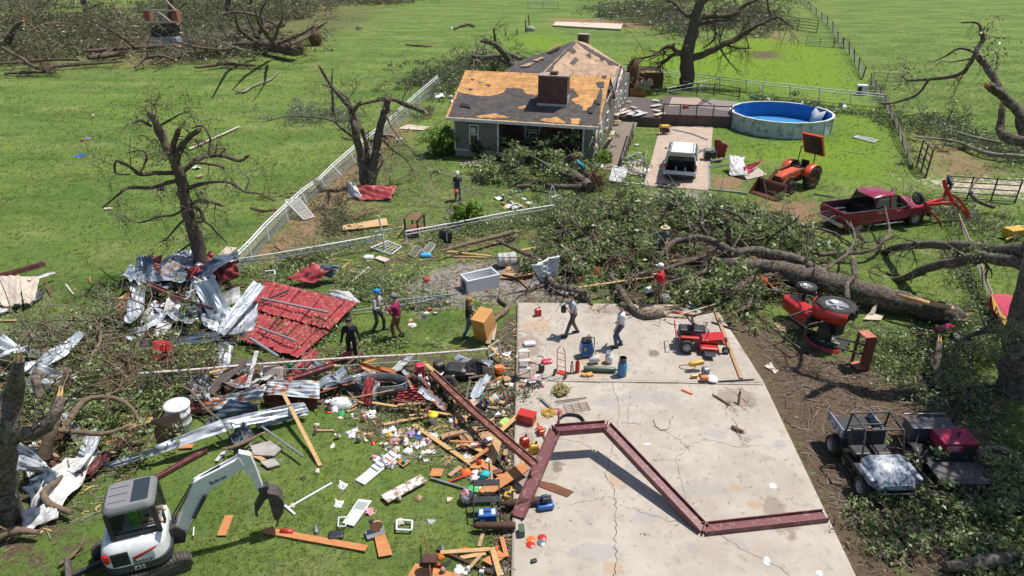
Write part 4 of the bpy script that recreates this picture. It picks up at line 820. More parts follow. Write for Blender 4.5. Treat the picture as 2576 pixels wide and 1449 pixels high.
# stray branches lying about, each its own thing
for i,(lab,pts,h,mt) in enumerate((('grey dead branch lying on the pasture left of the silvery crown',[(592,228,2),(610,232,3),(640,215,2.5),(680,200,2),(700,180,1)],.2,TWIG),('bare white twig standing in the grass right of the tall snapped tree',[(617,480,3),(627,450,2.5),(610,435,2),(598,425,1)],[.1,.8,1.2,1.4],TWIG),
   ('crooked pale log piece on the grass beside the tan cabinet',[(1262,728,5),(1258,755,6),(1280,770,6),(1262,790,7),(1232,812,8)],.1,BARKT),('curved bare branch on the grass behind the man with the orange chainsaw',[(1122,552,4),(1130,530,5),(1150,512,4),(1163,508,2)],.08,BARK),('short brown limb with roots on the far meadow',[(1143,72,2),(1160,64,3),(1180,62,3),(1195,66,2)],.3,BARKD),
   ('small dark branch flat on the middle meadow',[(1020,112,1.5),(1050,115,2.5),(1088,116,1)],.15,BARKD),('dark broken stick on the grass near the fence at left',[(630,522,2),(660,530,3),(695,526,2)],.1,BARKD),('thin stick on the bare yard left of the fence gate',[(860,345,2),(885,352,2),(905,342,1)],.05,BARKD),
   ('bare curved branch hanging over the drive behind the white vehicle',[(1670,476,1),(1695,490,2),(1710,520,3),(1735,545,3)],.3,BARK),('small chunk of bark lying on the slab',[(1842,1072,4),(1855,1080,5),(1870,1085,3)],.16,BARKT),('narrow stick lying on the slab right of the orange tool',[(1793,992,2),(1812,1004,2.5),(1836,1018,2)],.14,BARKT),
   ('brown peg standing on the slab',[(1858,1018,3),(1859,1000,3),(1862,985,3)],[.1,.3,.5],BARKT),('bent stick stretched from the left fence toward the red sheets',[(690,620,2),(720,640,3),(750,650,3),(770,640,2)],.3,BARKD),('bare branch lying left of the excavator blade',[(148,1420,5),(180,1400,4),(205,1370,3),(215,1340,2)],.1,BARKT),('smooth pale pole leaning over the leafy crown left of the uprooted tree',[(1110,632,3),(1180,612,5),(1240,597,6),(1293,583,6)],.5,BARKT),
   ('slender bare limb beside the pasture gate at right',[(2236,505,4),(2250,470,3),(2180,540,2)],.2,BARK),('bent bare sapling by the lower right fence gate',[(2500,520,6),(2460,505,5),(2440,480,3),(2470,440,2),(2500,420,1)],[.4,.8,1.2,1.8,2],BARK),('smooth grey limb across the leaf pile at right',[(2300,345,2),(2400,355,4),(2480,385,5),(2576,395,6)],.4,TWIG),('second pale limb trailing from the leaf pile at right',[(2380,325,3),(2450,345,3),(2520,360,4),(2600,372,5)],.6,TWIG))):
    log(lab,pts,h,mt,'dead_branch','branch',tw=2,tl=.6)
# left edge trunk standing close
snag('broken_tree','thick furrowed trunk standing at the left edge draped with silver metal sheet',(8,1310),[[(2,1310,46),(0,1260,38),(0,1200,36),(4,1120,34),(14,1060,30),(32,1000,24),(42,950,17),(48,905,12)],([(20,1090,20),(90,1090,18),(140,1040,14),(150,1000,10)],{'dy': .6}),([(100,1000,10),(92,960,10),(95,940,12)],{'dy': .5})],BARK,twigs=2,tl=.8)
# ---- the shelter belt of wrecked trees in the top left corner
WOOD = [('leaning thick black trunk in the wrecked grove beside the open yellow field',(224,55),[[(224,55,9),(218,30,8),(212,8,7),(205,-20,6)],[(220,24,4),(232,18,3),(258,8,2)]]),
  ('dark trunk rising behind the broken playhouse',(424,80),[[(419,85,6),(424,50,5),(430,15,5),(433,-15,4)],[(424,60,3),(445,30,2),(470,5,1.5)],[(428,20,3),(420,-5,2)]]),
  ('curved black trunk at the far left of the wrecked grove',(5,140),[[(2,140,9),(10,120,9),(28,90,7),(45,62,5),(58,54,3)],[(30,95,3),(40,100,2)]]),
  ('upright dark trunk in the middle of the wrecked grove',(570,52),[[(570,54,8),(568,30,7),(575,0,6),(580,-20,5)],[(570,30,3),(600,10,2)],[(568,35,3),(545,15,2)]]),
  ('narrow dark trunk at the back of the grove left of the middle trunk',(500,48),[[(500,50,4),(495,25,3),(487,0,3)]]),('slim pale forked trunk near the uprooted stump',(655,120),[[(640,130,6),(645,100,5),(660,60,4),(655,30,3),(672,0,2)],[(645,100,3),(630,60,3),(615,30,2),(600,5,2)]]),
  ('dark trunk right of the middle of the grove',(620,45),[[(622,48,5),(628,20,4),(632,-5,4)]]),('straight dark pole trunk at right of the grove',(690,30),[[(690,38,4),(693,15,3),(697,-8,3)]]),('faint grey trunk far back at top left',(90,20),[[(90,30,4),(110,12,3),(125,0,3)],[(95,25,2),(75,0,2)]])]
for lab,b0,L in WOOD: snag('broken_tree',lab,b0,L,BARKD,group='wrecked grove trees',twigs=5,tl=3.5,leafmat=LEAFO,per=3)
GR = [('big uprooted trunk with many bare upright limbs lying in the grove',(720,135),[([(745,130,14),(715,122,14),(680,115,14),(640,112,11),(590,115,8),(540,118,5)],[1.2,1.3,1.3,1.2,1,.8],dict(name='trunk',n=12)),([(690,112,6),(670,85,6),(650,55,4),(640,20,2)],[2,4,6,8],dict(twigs=6,tl=4)),([(650,110,6),(620,90,5),(600,70,4),(590,30,2)],[2,3.5,5,8],dict(twigs=6,tl=4)),([(720,115,5),(770,95,4),(800,70,3),(825,55,1)],[2,2.5,3.5,4.5],dict(twigs=5,tl=3)),([(700,110,5),(760,85,3),(790,65,2)],[2,3.5,4.5],dict(twigs=5,tl=3)),([(600,120,5),(520,130,4),(450,135,3),(390,160,2)],1,dict(twigs=8,tl=4)),([(560,125,4),(500,120,3),(440,105,2)],[1.5,2,2.5],dict(twigs=8,tl=4)),([(690,100,4),(700,70,4),(712,40,2),(705,5,1)],[3,5,7,9],dict(twigs=5,tl=3))]),
  ('second fallen trunk further back in the grove',(700,62),[([(710,60,8),(680,65,8),(640,72,8),(600,75,6)],1.3,dict(name='trunk',n=10)),([(690,60,4),(650,40,4),(590,30,3),(560,40,2)],[2,4,5,4],dict(twigs=8,tl=5))]),
  ('fallen pale log with a splintered end at the grove edge',(280,145),[([(220,145,6),(260,140,7),(300,136,7),(312,132,6)],.6,dict(name='trunk',n=10)),([(250,140,3),(280,125,2),(300,112,1)],[.6,1,1.5],dict(twigs=4,tl=2))]),
  ('fallen log with red soil roots in the grove',(440,118),[([(220,128,4),(300,122,5),(380,118,6),(440,115,6)],1,dict(name='trunk',n=10)),([(340,120,3),(300,90,3),(250,60,2),(200,40,2)],[1,3,5,6],dict(twigs=8,tl=4))]),
  ('long bare limbs sprawled at the lower left edge of the grove',(100,175),[([(5,120,4),(50,145,4),(90,170,4),(140,180,3)],[3,2,1,.4],dict(twigs=8,tl=4)),([(0,160,3),(60,155,4),(120,150,3),(200,150,3)],.8,dict(twigs=8,tl=4)),([(100,172,3),(160,165,4),(230,160,3),(310,155,2)],.5,dict(twigs=8,tl=4)),([(10,185,3),(60,182,4),(130,182,3)],.4,dict(twigs=6,tl=3))]),
  ('tangle of bare grey limbs left of the broken playhouse front',(340,160),[([(340,170,3),(360,150,4),(400,140,4),(440,150,3)],[.4,1,1.4,.8],dict(twigs=10,tl=3)),([(490,170,3),(530,165,4),(570,160,4),(640,165,3)],.5,dict(twigs=10,tl=3))])]
for lab,og,L in GR:
    t,o = fallen('uprooted_tree',lab,'fallen tree',og,L,BARKD,group='wrecked grove trees')
for c,s,lab in (((750,138),2.1,'upturned root plate of the big uprooted trunk'),((795,115),2.3,'round ball of roots and soil standing alone right of the grove'),((460,122),1.7,'reddish root plate in the middle of the grove')):
    p = G(*c); t = thing('root_plate',lab,'roots',p); mb = MB(); mb.sph((0,0,s*.45),(s*.45,s*.3,s*.5),12)
    for i in range(60):
        d = Vector((random.gauss(0,1),random.gauss(0,.6),random.gauss(0,1))).normalized(); grow(mb,Vector((0,0,s*.5))+d*s*.35,d,s*random.uniform(.3,.6),.05,1)
    mb.build('roots',ROOTM,t)
for lab,poly,cl,h,mt,nb,sd in (('dense leafy tangle of felled trees filling the left half of the grove',[(-30,60),(120,45),(300,60),(420,70),(420,110),(300,125),(200,150),(60,165),(-30,170)],1500,3.4,LEAFO,80,81),('dark leafy trees crushed behind the playhouse',[(340,20),(520,10),(660,20),(700,60),(560,80),(520,110),(440,100),(380,60)],900,4,LEAFD,70,82),('dark brush around the big uprooted trunk',[(400,135),(500,110),(620,100),(740,110),(730,130),(620,145),(480,150),(400,165)],420,1.6,LEAFO,40,83),
   ('grey leafy crown at the right end of the grove',[(640,30),(720,10),(800,15),(790,45),(720,60),(660,55)],450,4,LEAFO,30,84),('thin scrub along the very top left edge',[(-40,10),(100,5),(220,20),(100,30),(-40,35)],260,4,LEAFO,20,85),('line of dark fallen trees at the top edge beyond the far meadow',[(810,2),(900,-4),(1060,-6),(1060,8),(960,14),(820,20)],420,2.5,LEAFO,30,86),
   ('brush heap spread over the corral behind the house',[(1460,20),(1580,10),(1700,20),(1800,60),(1780,95),(1690,95),(1600,60),(1520,50)],420,1.6,LEAFD,46,87),('brown brush pile right of the big bare tree',[(1800,25),(1900,20),(1960,60),(1930,100),(1840,85),(1790,60)],260,1.5,LEAFO,30,88),('leafy tops of trees at the upper right edge of the corral',[(1640,-8),(1760,-8),(1760,6),(1640,8)],120,3,LEAFD,10,89)):
    far = poly[0][1] < 130; crown(lab,poly,int(cl*.8),16,h,.26,mt,int(nb*1.5),8,.11,sd,bark=random.choice((BARKT,BARK,TWIG)),rad=.7,name='felled_trees',cat='fallen trees',depth=2)
# live shrubs
def bush(label,px,rx,h,mat,n=900,name='shrub',size=.09):
    c = G(*px); t = thing(name,label,'shrub',c); mb = MB(); tips = []
    for i in range(9): grow(mb,(0,0,0),(random.gauss(0,.5),random.gauss(0,.5),1),h*.8,.03,2,tips,droop=-.05)
    mb.build('stems',BARKD,t); r = np.random.default_rng(5); C = []
    for i in range(n):
        d = Vector(r.normal(0,1,3)).normalized()*(.55+.5*r.random()); C.append(Vector((d.x*rx,d.y*rx,abs(h*.5+d.z*h*.5))))
    leaves('foliage',C+tips,12,.09,size,mat,t,3,1)
bush('bright green round shrub at the left front corner of the house',(1115,385),1.0,1.9,LEAFB,420)
bush('small bright shrub at the foot of the ramp',(1515,412),.6,.7,LEAFB,120); bush('little sapling with fresh leaves standing inside the white rail',(1180,562),.35,1.0,LEAFB,60,'sapling'); bush('low dark weed clump against the front foundation',(1210,395),.45,.9,LEAFD,120)

tq = []; mbx = MB()      # leafy upper crown of the huge tree, out past the right of the view: it shades the vehicles
for i in range(46):
    yy_,zz_ = random.uniform(14.5,22),random.uniform(8.5,13); p = Vector(((yy_*CT+(CAM_H-zz_)*ST)*.86+random.uniform(1.2,5.5),yy_,zz_)); d = Vector((17.5,20,7.5))
    q,r = smoothpath([d,d.lerp(p,.5)+Vector((random.gauss(0,.5),random.gauss(0,.5),.3)),p],[.16,.1,.04]); mbx.tube([v-bt for v in q],r,6); grow(mbx,p-bt,(.6,random.gauss(0,1),.3),1.7,.04,2,tq,zmin=-9)
mbx.build('upper_limbs',BARK,near); leaves('foliage',tq,9,.3,.12,LEAF,near,77,1,zmin=-9)

def scatter_sticks(name,label,polys,n,L,w,mat,seed,z=0.0):
    r = np.random.default_rng(seed); P = []
    tot = [abs(sum(a[0]*b_[1]-b_[0]*a[1] for a,b_ in zip(q,q[1:]+q[:1])))**.5 for q in [[tuple(G(x,y)[:2]) for x,y in p] for p in polys]]
    for q,t_ in zip(polys,tot): P += spots(q,int(n*t_/sum(tot)))
    P = np.array([(p.x,p.y,0) for p in P]); N = len(P); P[:,2] = gz(P[:,0],P[:,1])+.012+z+r.random(N)*.03; a = r.uniform(0,6.283,N); l = L*r.uniform(.2,1,N)**1.5; d = np.stack([np.cos(a),np.sin(a),r.normal(0,.12,N)],1)*l[:,None]/2
    s = np.stack([-np.sin(a),np.cos(a),np.zeros(N)],1)*(w*r.uniform(.5,1.5,N))[:,None]/2; u = np.array([0,0,1])*w*.9; bend = np.stack([-np.sin(a),np.cos(a),0*a],1)*(l*r.normal(0,.1,N))[:,None]
    v = np.stack([P-d-s,P-d+s,P-d+u,P+bend-s,P+bend+s,P+bend+u,P+d-s*.4,P+d+s*.4,P+d+u*.4],1).reshape(-1,3); b0 = (np.arange(N)*9)[:,None,None]
    f = (np.array([[0,3,5,2],[2,5,4,1],[3,6,8,5],[5,8,7,4]])[None]+b0).reshape(-1,4); o = npmesh(name,v,f,mat); tag(o,label,name.split('_')[-1],kind='stuff')
YARD = [[(880,985),(1290,985),(1290,1260),(1100,1180),(880,1080)],[(350,940),(900,900),(900,1030),(360,1060)],[(0,860),(350,830),(350,1250),(0,1400)],[(600,660),(1000,560),(1300,560),(1300,760),(1000,800),(640,720)],[(1240,860),(1300,800),(1300,1449),(1235,1449)],[(1340,560),(2100,560),(2150,780),(1350,760)],[(1880,800),(2500,820),(2576,1449),(2160,1449)],[(640,560),(1000,330),(1100,420),(1340,470),(1340,600),(700,660)]]
scatter_sticks('twig_litter','small broken twigs and bark strewn over the yard',YARD,5200,.8,.022,TWIG,1); scatter_sticks('bark_litter','dark broken sticks strewn over the yard',YARD,3800,1.1,.03,BARKD,2); scatter_sticks('splinter_litter','pale wood splinters strewn over the yard',YARD[:6],900,.5,.035,RAWW,3)
C = [p for q in YARD for p in spots(q,420)]; leaves('leaf_litter',C,5,.35,.05,LEAFO,None,91,.02); tag(bpy.data.objects['leaf_litter'],'fallen leaves scattered over the yard','leaves',kind='stuff')
scatter_sticks('slab_chips','tiny wood chips and bark crumbs on the concrete slab',[[(1302,780),(1780,785),(1900,960),(2060,1300),(1300,1440)],[(1300,800),(1420,800),(1420,1000),(1300,1100)]],900,.12,.012,BARKT,5,.1)
# ---------------------------------------------------------------- machines and vehicles
TYRE = mk('tyre_rubber',(.028,.027,.026),(.05,.046,.04),8,.85,bump=.4); STEELD = mk('dark_steel',(.05,.05,.052),(.09,.08,.075),7,.5,.4); CHROME = mk('chrome',(.6,.6,.62),rough=.2,metal=.9)
MAROON = paint('maroon_paint',(.27,.010,.045),.2,.85); REDP = paint('red_paint',(.50,.022,.018),.35,.6); ORNG = paint('orange_paint',(.72,.085,.02),.35,.7); WHP = paint('glossy_white',(.74,.75,.76),.25,.8); BLKP = paint('black_plastic',(.018,.018,.02),.5,.8)
RIMG = paint('rim_silver',(.42,.42,.43),.35,.6,.4); TINT = mk('tinted_glass',(.012,.014,.016),rough=.05,spec=.8); RUSTP = mk('rusty_steel',(.20,.07,.035),(.11,.05,.03),5,.85,bump=.3); TAIL = mk('tail_lamp',(.35,.01,.01),rough=.2); GREYM = mk('grey_steel',(.30,.31,.32),(.22,.22,.22),4,.45,.5)
BLUEP = paint('blue_paint',(.02,.11,.38),.35,.6); YELP = paint('yellow_paint',(.62,.36,.03),.4,.6); PINKR = paint('faded_red',(.50,.03,.07),.4,.7)
def wheel(par,p,r,w,rim=RIMG,lug=0,ax=(0,1,0),rr=.58):
    mb = MB(); p = Vector(p); A = Vector(ax).normalized(); h = w/2
    mb.lathe([(r*rr,-h*.85),(r*.82,-h),(r*.97,-h*.8),(r,-h*.35),(r,h*.35),(r*.97,h*.8),(r*.82,h),(r*rr,h*.85)],p,A,26)
    if lug:
        s,u,d = basis(A)
        for k in range(lug):
            for sg in (-1,1):
                a = 2*math.pi*(k+(.5 if sg > 0 else 0))/lug; c = s*math.cos(a)+u*math.sin(a); a2 = a+.16; c2 = s*math.cos(a2)+u*math.sin(a2)
                mb.beam(p+c*r*1.01+A*sg*h*.95,p+c2*r*1.04+A*sg*h*.05,r*.07,r*.1,c)
    o = mb.build('wheel',TYRE,par)
    mb = MB(); mb.lathe([(r*rr*1.02,-h*.8),(r*rr*.85,-h*.5),(r*.2,-h*.45),(.01,-h*.5)],p,A,20); mb.lathe([(r*rr*1.02,h*.8),(r*rr*.85,h*.5),(r*.2,h*.45),(.01,h*.55)],p,A,20)
    s,u,d = basis(A)
    for k in range(5):
        a = 2*math.pi*k/5; c = s*math.cos(a)+u*math.sin(a)
        for sg in (-1,1): mb.beam(p+A*sg*h*.62,p+c*r*rr*.92+A*sg*h*.7,r*.13,r*.06,A)
    mb.build('rim',rim,o); return o
def boxp(par,name,mat,c,d,bev=.02,rot=None,taper=None):
    mb = MB(); mb.box(c,d,rot,0,taper); return mb.build(name,mat,par,bevel=bev)
def ringsec(x,w,z0,z1,zb=None,wt=None,ty=.88):
    """body section at x: half width w, from z0 to z1, belt at zb"""
    zb = zb if zb is not None else z0+(z1-z0)*.6; wt = wt if wt is not None else w*ty
    return [(x,-w*.9,z0),(x,-w,z0+(zb-z0)*.3),(x,-w,zb),(x,-wt,z1-.03),(x,-wt*.85,z1),(x,wt*.85,z1),(x,wt,z1-.03),(x,w,zb),(x,w,z0+(zb-z0)*.3),(x,w*.9,z0)]
def yawthing(name,label,cat,pos,ang): return thing(name,label,cat,pos,R(ang))
# pickup truck
T = yawthing('pickup_truck','dark red crew cab pickup truck with chrome bumpers and empty open bed','pickup truck',(20.35,35.95,0),16.6)
bd = MB(); bd.loft([ringsec(x,w,z0,z1,zb) for x,w,z0,z1,zb in ((.9,.98,.42,1.14,1.05),(1.55,.99,.42,1.18,1.08),(2.3,.98,.45,1.15,1.05),(2.85,.93,.5,1.08,.98),(2.98,.82,.55,1.0,.9))]); bd.loft([ringsec(x,.99,.42,1.16,1.08) for x in (-1.05,.9)]); bd.build('body',MAROON,T,bevel=.01)
mb = MB(); mb.box((-1.97,-.965,.82),(1.86,.07,.78)); mb.box((-1.97,.965,.82),(1.86,.07,.78)); mb.box((-1.97,0,.62),(1.86,1.86,.06),None,1); mb.box((-1.07,0,.85),(.05,1.86,.6),None,1); mb.box((-1.97,-.92,.85),(1.8,.02,.5),None,1); mb.box((-1.97,.92,.85),(1.8,.02,.5),None,1); mb.build('cargo_bed',[MAROON,BLKP],T,bevel=.01)
for s in (-1,1): boxp(T,'bed_rail',BLKP,(-1.97,s*.965,1.225),(1.86,.09,.03),.01)
tg = boxp(T,'tailgate',MAROON,(-2.92,0,.85),(.07,1.86,.66),.015)
rt = Matrix(((0,0,-1),(-1,0,0),(0,1,0)))
text_mesh('lettering','SIERRA',.16,GREYM,tg,(-2.962,.3,.84),rt); text_mesh('lettering','GMC',.13,GREYM,tg,(-2.962,.25,1.02),rt)
mb = MB(); mb.loft([[(x,-w,z0),(x,-wt,z1),(x,wt,z1),(x,w,z0)] for x,w,z0,wt,z1 in ((-1.05,.93,1.15,.74,1.78),(-.6,.94,1.15,.76,1.88),(.35,.94,1.15,.76,1.88),(1.35,.93,1.15,.8,1.22))],smooth=False); cabg = mb.build('cab_glass',TINT,T)
mb = MB(); mb.loft([[(x,-w,z0),(x,-w*.92,z1),(x,w*.92,z1),(x,w,z0)] for x,w,z0,z1 in ((-1.02,.73,1.77,1.80),(-.6,.79,1.83,1.915),(.3,.79,1.83,1.92),(.52,.77,1.76,1.84))],smooth=True); mb.build('roof',MAROON,T)
for s in (-1,1):
    for x0,x1 in ((-1.05,-.86),(-.02,-.02),(1.35,.42)):
        mb = MB(); mb.beam((x0,s*.955,1.14),(x1 if x0 != 1.35 else .42,s*.795,1.86),.07,.07); mb.build('pillar',MAROON,T)
    mb = MB(); mb.beam((-1.0,s*.965,1.18),(1.1,s*.965,1.18),.025,.025); mb.beam((-.85,s*.84,1.72),(.35,s*.835,1.74),.02,.02); mb.build('window_trim',CHROME,T)
    boxp(T,'mirror',MAROON,(.95,s*1.12,1.25),(.12,.2,.2),.03)
    for x in (-.7,.5): boxp(T,'door_handle',CHROME,(x,s*1.0,1.02),(.2,.03,.04),.005); boxp(T,'door_gap',BLKP,(x-.28,s*.992,.85),(.012,.01,.62),0)
    boxp(T,'running_board',CHROME,(0,s*1.02,.38),(1.9,.16,.06),.02); boxp(T,'tail_light',TAIL,(-2.93,s*.93,.95),(.09,.11,.34),.01)
    for x in (-1.9,1.87):
        wheel(T,(x,s*.86,.42),.42,.28); mb = MB(); mb.lathe([(.53,-.05),(.53,.05),(.44,.05)],(x,s*.97,.44),(0,1,0),24); mb.build('wheel_arch',BLKP,T)
boxp(T,'rear_bumper',CHROME,(-3.02,0,.52),(.16,1.95,.22),.03); boxp(T,'front_bumper',CHROME,(3.02,0,.5),(.16,1.9,.3),.04); boxp(T,'grille',BLKP,(2.99,0,.85),(.06,1.3,.34),.01); boxp(T,'licence_plate',WHP,(-3.11,.0,.55),(.01,.32,.16),0)
boxp(T,'wheel_well_box',BLKP,(-1.9,-.8,.72),(.9,.2,.2),.02); boxp(T,'wheel_well_box',BLKP,(-1.9,.8,.72),(.9,.2,.2),.02)
# white SUV, tailgate raised
hs_ = Vector((math.cos(R(75)),math.sin(R(75)),0)); c = G(1707,458)+hs_*2.6
S = yawthing('sport_utility_vehicle','white sport utility vehicle parked on the driveway with its empty boot standing open','SUV',c,75)
mb = MB(); mb.loft([ringsec(x,w,.4,z1,.85) for x,w,z1 in ((-1.4,.97,1.08),(-.3,.98,1.1),(1.2,.98,1.1),(1.95,.95,1.02),(2.35,.84,.9),(2.45,.7,.75))]); mb.box((-1.88,-.93,.75),(.98,.1,.68)); mb.box((-1.88,.93,.75),(.98,.1,.68)); mb.build('body',WHP,S,bevel=.02)
S.scale = (1.08,1.08,1.08); boxp(S,'boot_interior',DARK,(-1.9,0,.6),(.95,1.74,.04),0); boxp(S,'rear_seat',BLKP,(-1.38,0,.95),(.08,1.6,.7),.03)
mb = MB(); mb.loft([[(x,-w,z0),(x,-wt,z1),(x,wt,z1),(x,w,z0)] for x,w,z0,wt,z1 in ((-1.45,.9,1.08,.72,1.66),(-.4,.92,1.08,.74,1.68),(.5,.92,1.08,.74,1.66),(1.35,.9,1.1,.74,1.13))],smooth=False); mb.add([(-2.3,-.9,1.08),(-2.3,-.72,1.6),(-1.45,-.72,1.66),(-1.45,-.9,1.08)],[(0,1,2,3)]); mb.add([(-2.3,.9,1.08),(-2.3,.72,1.6),(-1.45,.72,1.66),(-1.45,.9,1.08)],[(3,2,1,0)]); mb.build('cabin_glass',TINT,S)
mb = MB(); mb.loft([[(x,-w,z-.06),(x,-w*.9,z),(x,w*.9,z),(x,w,z-.06)] for x,w,z in ((-2.42,.7,1.66),(-1.8,.77,1.74),(-.3,.79,1.77),(.5,.77,1.72))]); mb.build('roof',WHP,S)
for s in (-1,1):
    for a,b_ in (((-2.35,.93,1.05),(-2.32,.75,1.66)),((-.35,.94,1.08),(-.35,.78,1.7)),((1.35,.92,1.08),(.45,.77,1.7)),((-1.4,.95,1.08),(-1.5,.77,1.7))): mb = MB(); mb.beam((a[0],s*a[1],a[2]),(b_[0],s*b_[1],b_[2]),.09,.06); mb.build('pillar',WHP,S)
    mb = MB(); mb.beam((-2.1,s*.66,1.8),(.2,s*.66,1.81),.04,.04); mb.build('roof_rail',CHROME,S); boxp(S,'tail_light',TAIL,(-2.37,s*.86,.98),(.1,.2,.2),.02); boxp(S,'mirror',WHP,(.95,s*1.08,1.15),(.1,.18,.16),.03)
    for x in (-1.45,1.42): wheel(S,(x,s*.86,.37),.37,.24)
boxp(S,'rear_bumper',WHP,(-2.42,0,.55),(.2,1.86,.3),.05); boxp(S,'bumper_step',BLKP,(-2.5,0,.42),(.12,1.7,.14),.03); mb = MB(); mb.loft([[(-2.34,-.72,1.66),(-2.34,.72,1.66),(-2.34,.72,1.7),(-2.34,-.72,1.7)],[(-2.9,-.74,1.93),(-2.9,.74,1.93),(-2.9,.74,1.98),(-2.9,-.74,1.98)]],smooth=False); mb.build('raised_tailgate',WHP,S)
for s in (-.3,.25): boxp(S,'cargo_item',mk('cargo_white',(.5,.5,.5)),(-2.0,s,.72),(.12,.12,.22),.01)
# tractors
def tractor(name,label,col,pos,rot,extra):
    t = thing(name,label,'tractor',pos,rot=rot); wr,wf = .62,.36
    mb = MB(); mb.loft([[(x,-w,z0),(x,-w,z1-.08),(x,-w*.75,z1),(x,w*.75,z1),(x,w,z1-.08),(x,w,z0)] for x,w,z0,z1 in ((.5,.27,.62,1.12),(1.3,.26,.62,1.08),(1.85,.25,.62,1.02),(2.05,.2,.62,.9))]); mb.build('hood',col,t,bevel=.01)
    boxp(t,'grille',BLKP,(2.04,0,.72),(.05,.36,.3),.01); boxp(t,'engine',STEELD,(1.1,0,.52),(1.6,.36,.3),.03); boxp(t,'gearbox',STEELD,(.1,0,.55),(.8,.4,.36),.04)
    mb = MB(); mb.cyl((0,-.75,wr),(0,.75,wr),.09); mb.build('rear_axle',STEELD,t); mb = MB(); mb.cyl((1.65,-.6,wf),(1.65,.6,wf),.06); mb.build('front_axle',STEELD,t)
    for s in (-1,1):
        wheel(t,(0,s*.68,wr),wr,.36,RIMG if extra == 'side' else RUSTP,14); wheel(t,(1.65,s*.58,wf),wf,.22,RIMG if extra == 'side' else RUSTP,0 if extra == 'side' else 12)
        mb = MB(); q = [(wr+.07)*1.0*v for v in (1,)]; rows = []
        for k in range(7):
            a = R(15+25*k); rows.append([(math.cos(a)*(wr+.08),s*.45,wr+math.sin(a)*(wr+.08)),(math.cos(a)*(wr+.08),s*.84,wr+math.sin(a)*(wr+.08))])
        mb.grid(rows); mb.build('fender',col,t,solid=.02)
        mb = MB(); mb.tube([(-.25,s*.45,.75),(-.3,s*.45,1.5),(-.32,s*.42,2.05)] if extra != 'side' else [(-.3,s*.5,.7),(-.3,s*.5,1.9),(-.3,s*.4,2.0),(.5,s*.4,2.0),(.6,s*.42,1.0)],.03,8); mb.build('roll_bar',STEELD,t)
    mb = MB(); mb.cyl((-.32,-.42,2.03),(-.32,.42,2.03),.03); mb.build('roll_bar_top',STEELD,t); boxp(t,'seat',BLKP,(-.05,0,.98),(.42,.45,.12),.04); boxp(t,'seat_back',BLKP,(-.27,0,1.2),(.1,.45,.38),.04); boxp(t,'dashboard',BLKP,(.5,0,1.05),(.12,.4,.3),.03)
    mb = MB(); mb.tube([(.28+.17*math.cos(a)*.4,.17*math.sin(a),1.3+.17*math.cos(a)*.9) for a in [k*.628 for k in range(11)]],.016,6); mb.tube([(.45,0,1.15),(.29,0,1.3)],.018,6); mb.build('steering_wheel',BLKP,t)
    return t
rl = G(2033,474); hh = R(-143.4); left = Vector((-math.sin(hh),math.cos(hh),0)); base = rl-left*.72
t = tractor('loader_tractor','orange compact tractor with front bucket on the ground and tipped up canopy',ORNG,base,Matrix.Rotation(hh,3,'Z'),'loader')
for s in (-1,1):
    mb = MB(); mb.beam((.55,s*.42,.6),(.55,s*.42,1.15),.08,.12); mb.beam((.55,s*.42,1.15),(1.7,s*.42,1.05),.09,.14,(0,1,0)); mb.beam((1.7,s*.42,1.05),(2.45,s*.42,.3),.09,.14,(0,1,0)); mb.build('loader_arm',RUSTP,t)
    mb = MB(); mb.cyl((.9,s*.42,.75),(1.75,s*.42,.95),.03); mb.build('hydraulic_cylinder',CHROME,t)
mb = MB(); prof = [(2.5,.75),(2.45,.4),(2.5,.12),(2.75,.05),(3.2,.04)]
mb.grid([[(x,-.85,z),(x,.85,z)] for x,z in prof]); 
for s in (-1,1): mb.add([(x,s*.85,z) for x,z in prof],[(0,1,2,3,4)])
mb.build('bucket',RUSTP,t,solid=.03)
t.scale = (1.2,1.2,1.2); cp = Matrix.Rotation(R(-62),3,'Y'); mb = MB(); mb.box((-.72,0,2.15),(1.2,1.1,.05),cp,0); o = mb.build('canopy',BLKP,t,bevel=.02)
for s in (-1,1): mb = MB(); mb.box(Vector((-.72,0,2.15))+cp @ Vector((0,s*.56,0)),(1.28,.06,.1),cp); mb.build('canopy_rim',ORNG,o); mb = MB(); mb.box(Vector((-.72,0,2.15))+cp @ Vector((s*.62,0,0)),(.06,1.1,.1),cp); mb.build('canopy_rim',ORNG,o)
hx = Vector((math.cos(R(110)),math.sin(R(110)),0)); M3 = Matrix((hx,Vector((0,0,-1)),hx.cross(Vector((0,0,-1))))).transposed()
ra_ = G(2108,782,1.4); ra_.z = .72; t = tractor('toppled_tractor','red tractor toppled on its side with big wheels turned up to the sky',REDP,ra_-M3 @ Vector((0,0,.62)),M3,'side'); t.scale = (1.2,1.2,1.2)
bx = thing('box_blade','rusty box shaped grader blade standing on end behind the toppled red tractor','grader blade',G(2165,925)); br = Matrix.Rotation(R(8),3,'Z')
mb = MB(); mb.box((.12,0,.72),(.05,.5,1.42),br); mb.build('blade_back',RUSTP,bx); mb = MB(); mb.box((-.2,.32,.72),(.08,.08,1.42),br); mb.build('blade_bar',RUSTP,bx)
for z in (.06,1.42): mb = MB(); mb.box((-.07,.05,z),(.42,.52,.04),br); mb.build('end_plate',mk('worn_red',(.38,.08,.05),(.45,.2,.14),5),bx)
for z in (.5,.9): mb = MB(); mb.beam((.1,.1,z),(-.9,.5,z+.1),.05,.05); mb.build('hitch_arm',STEELD,bx)
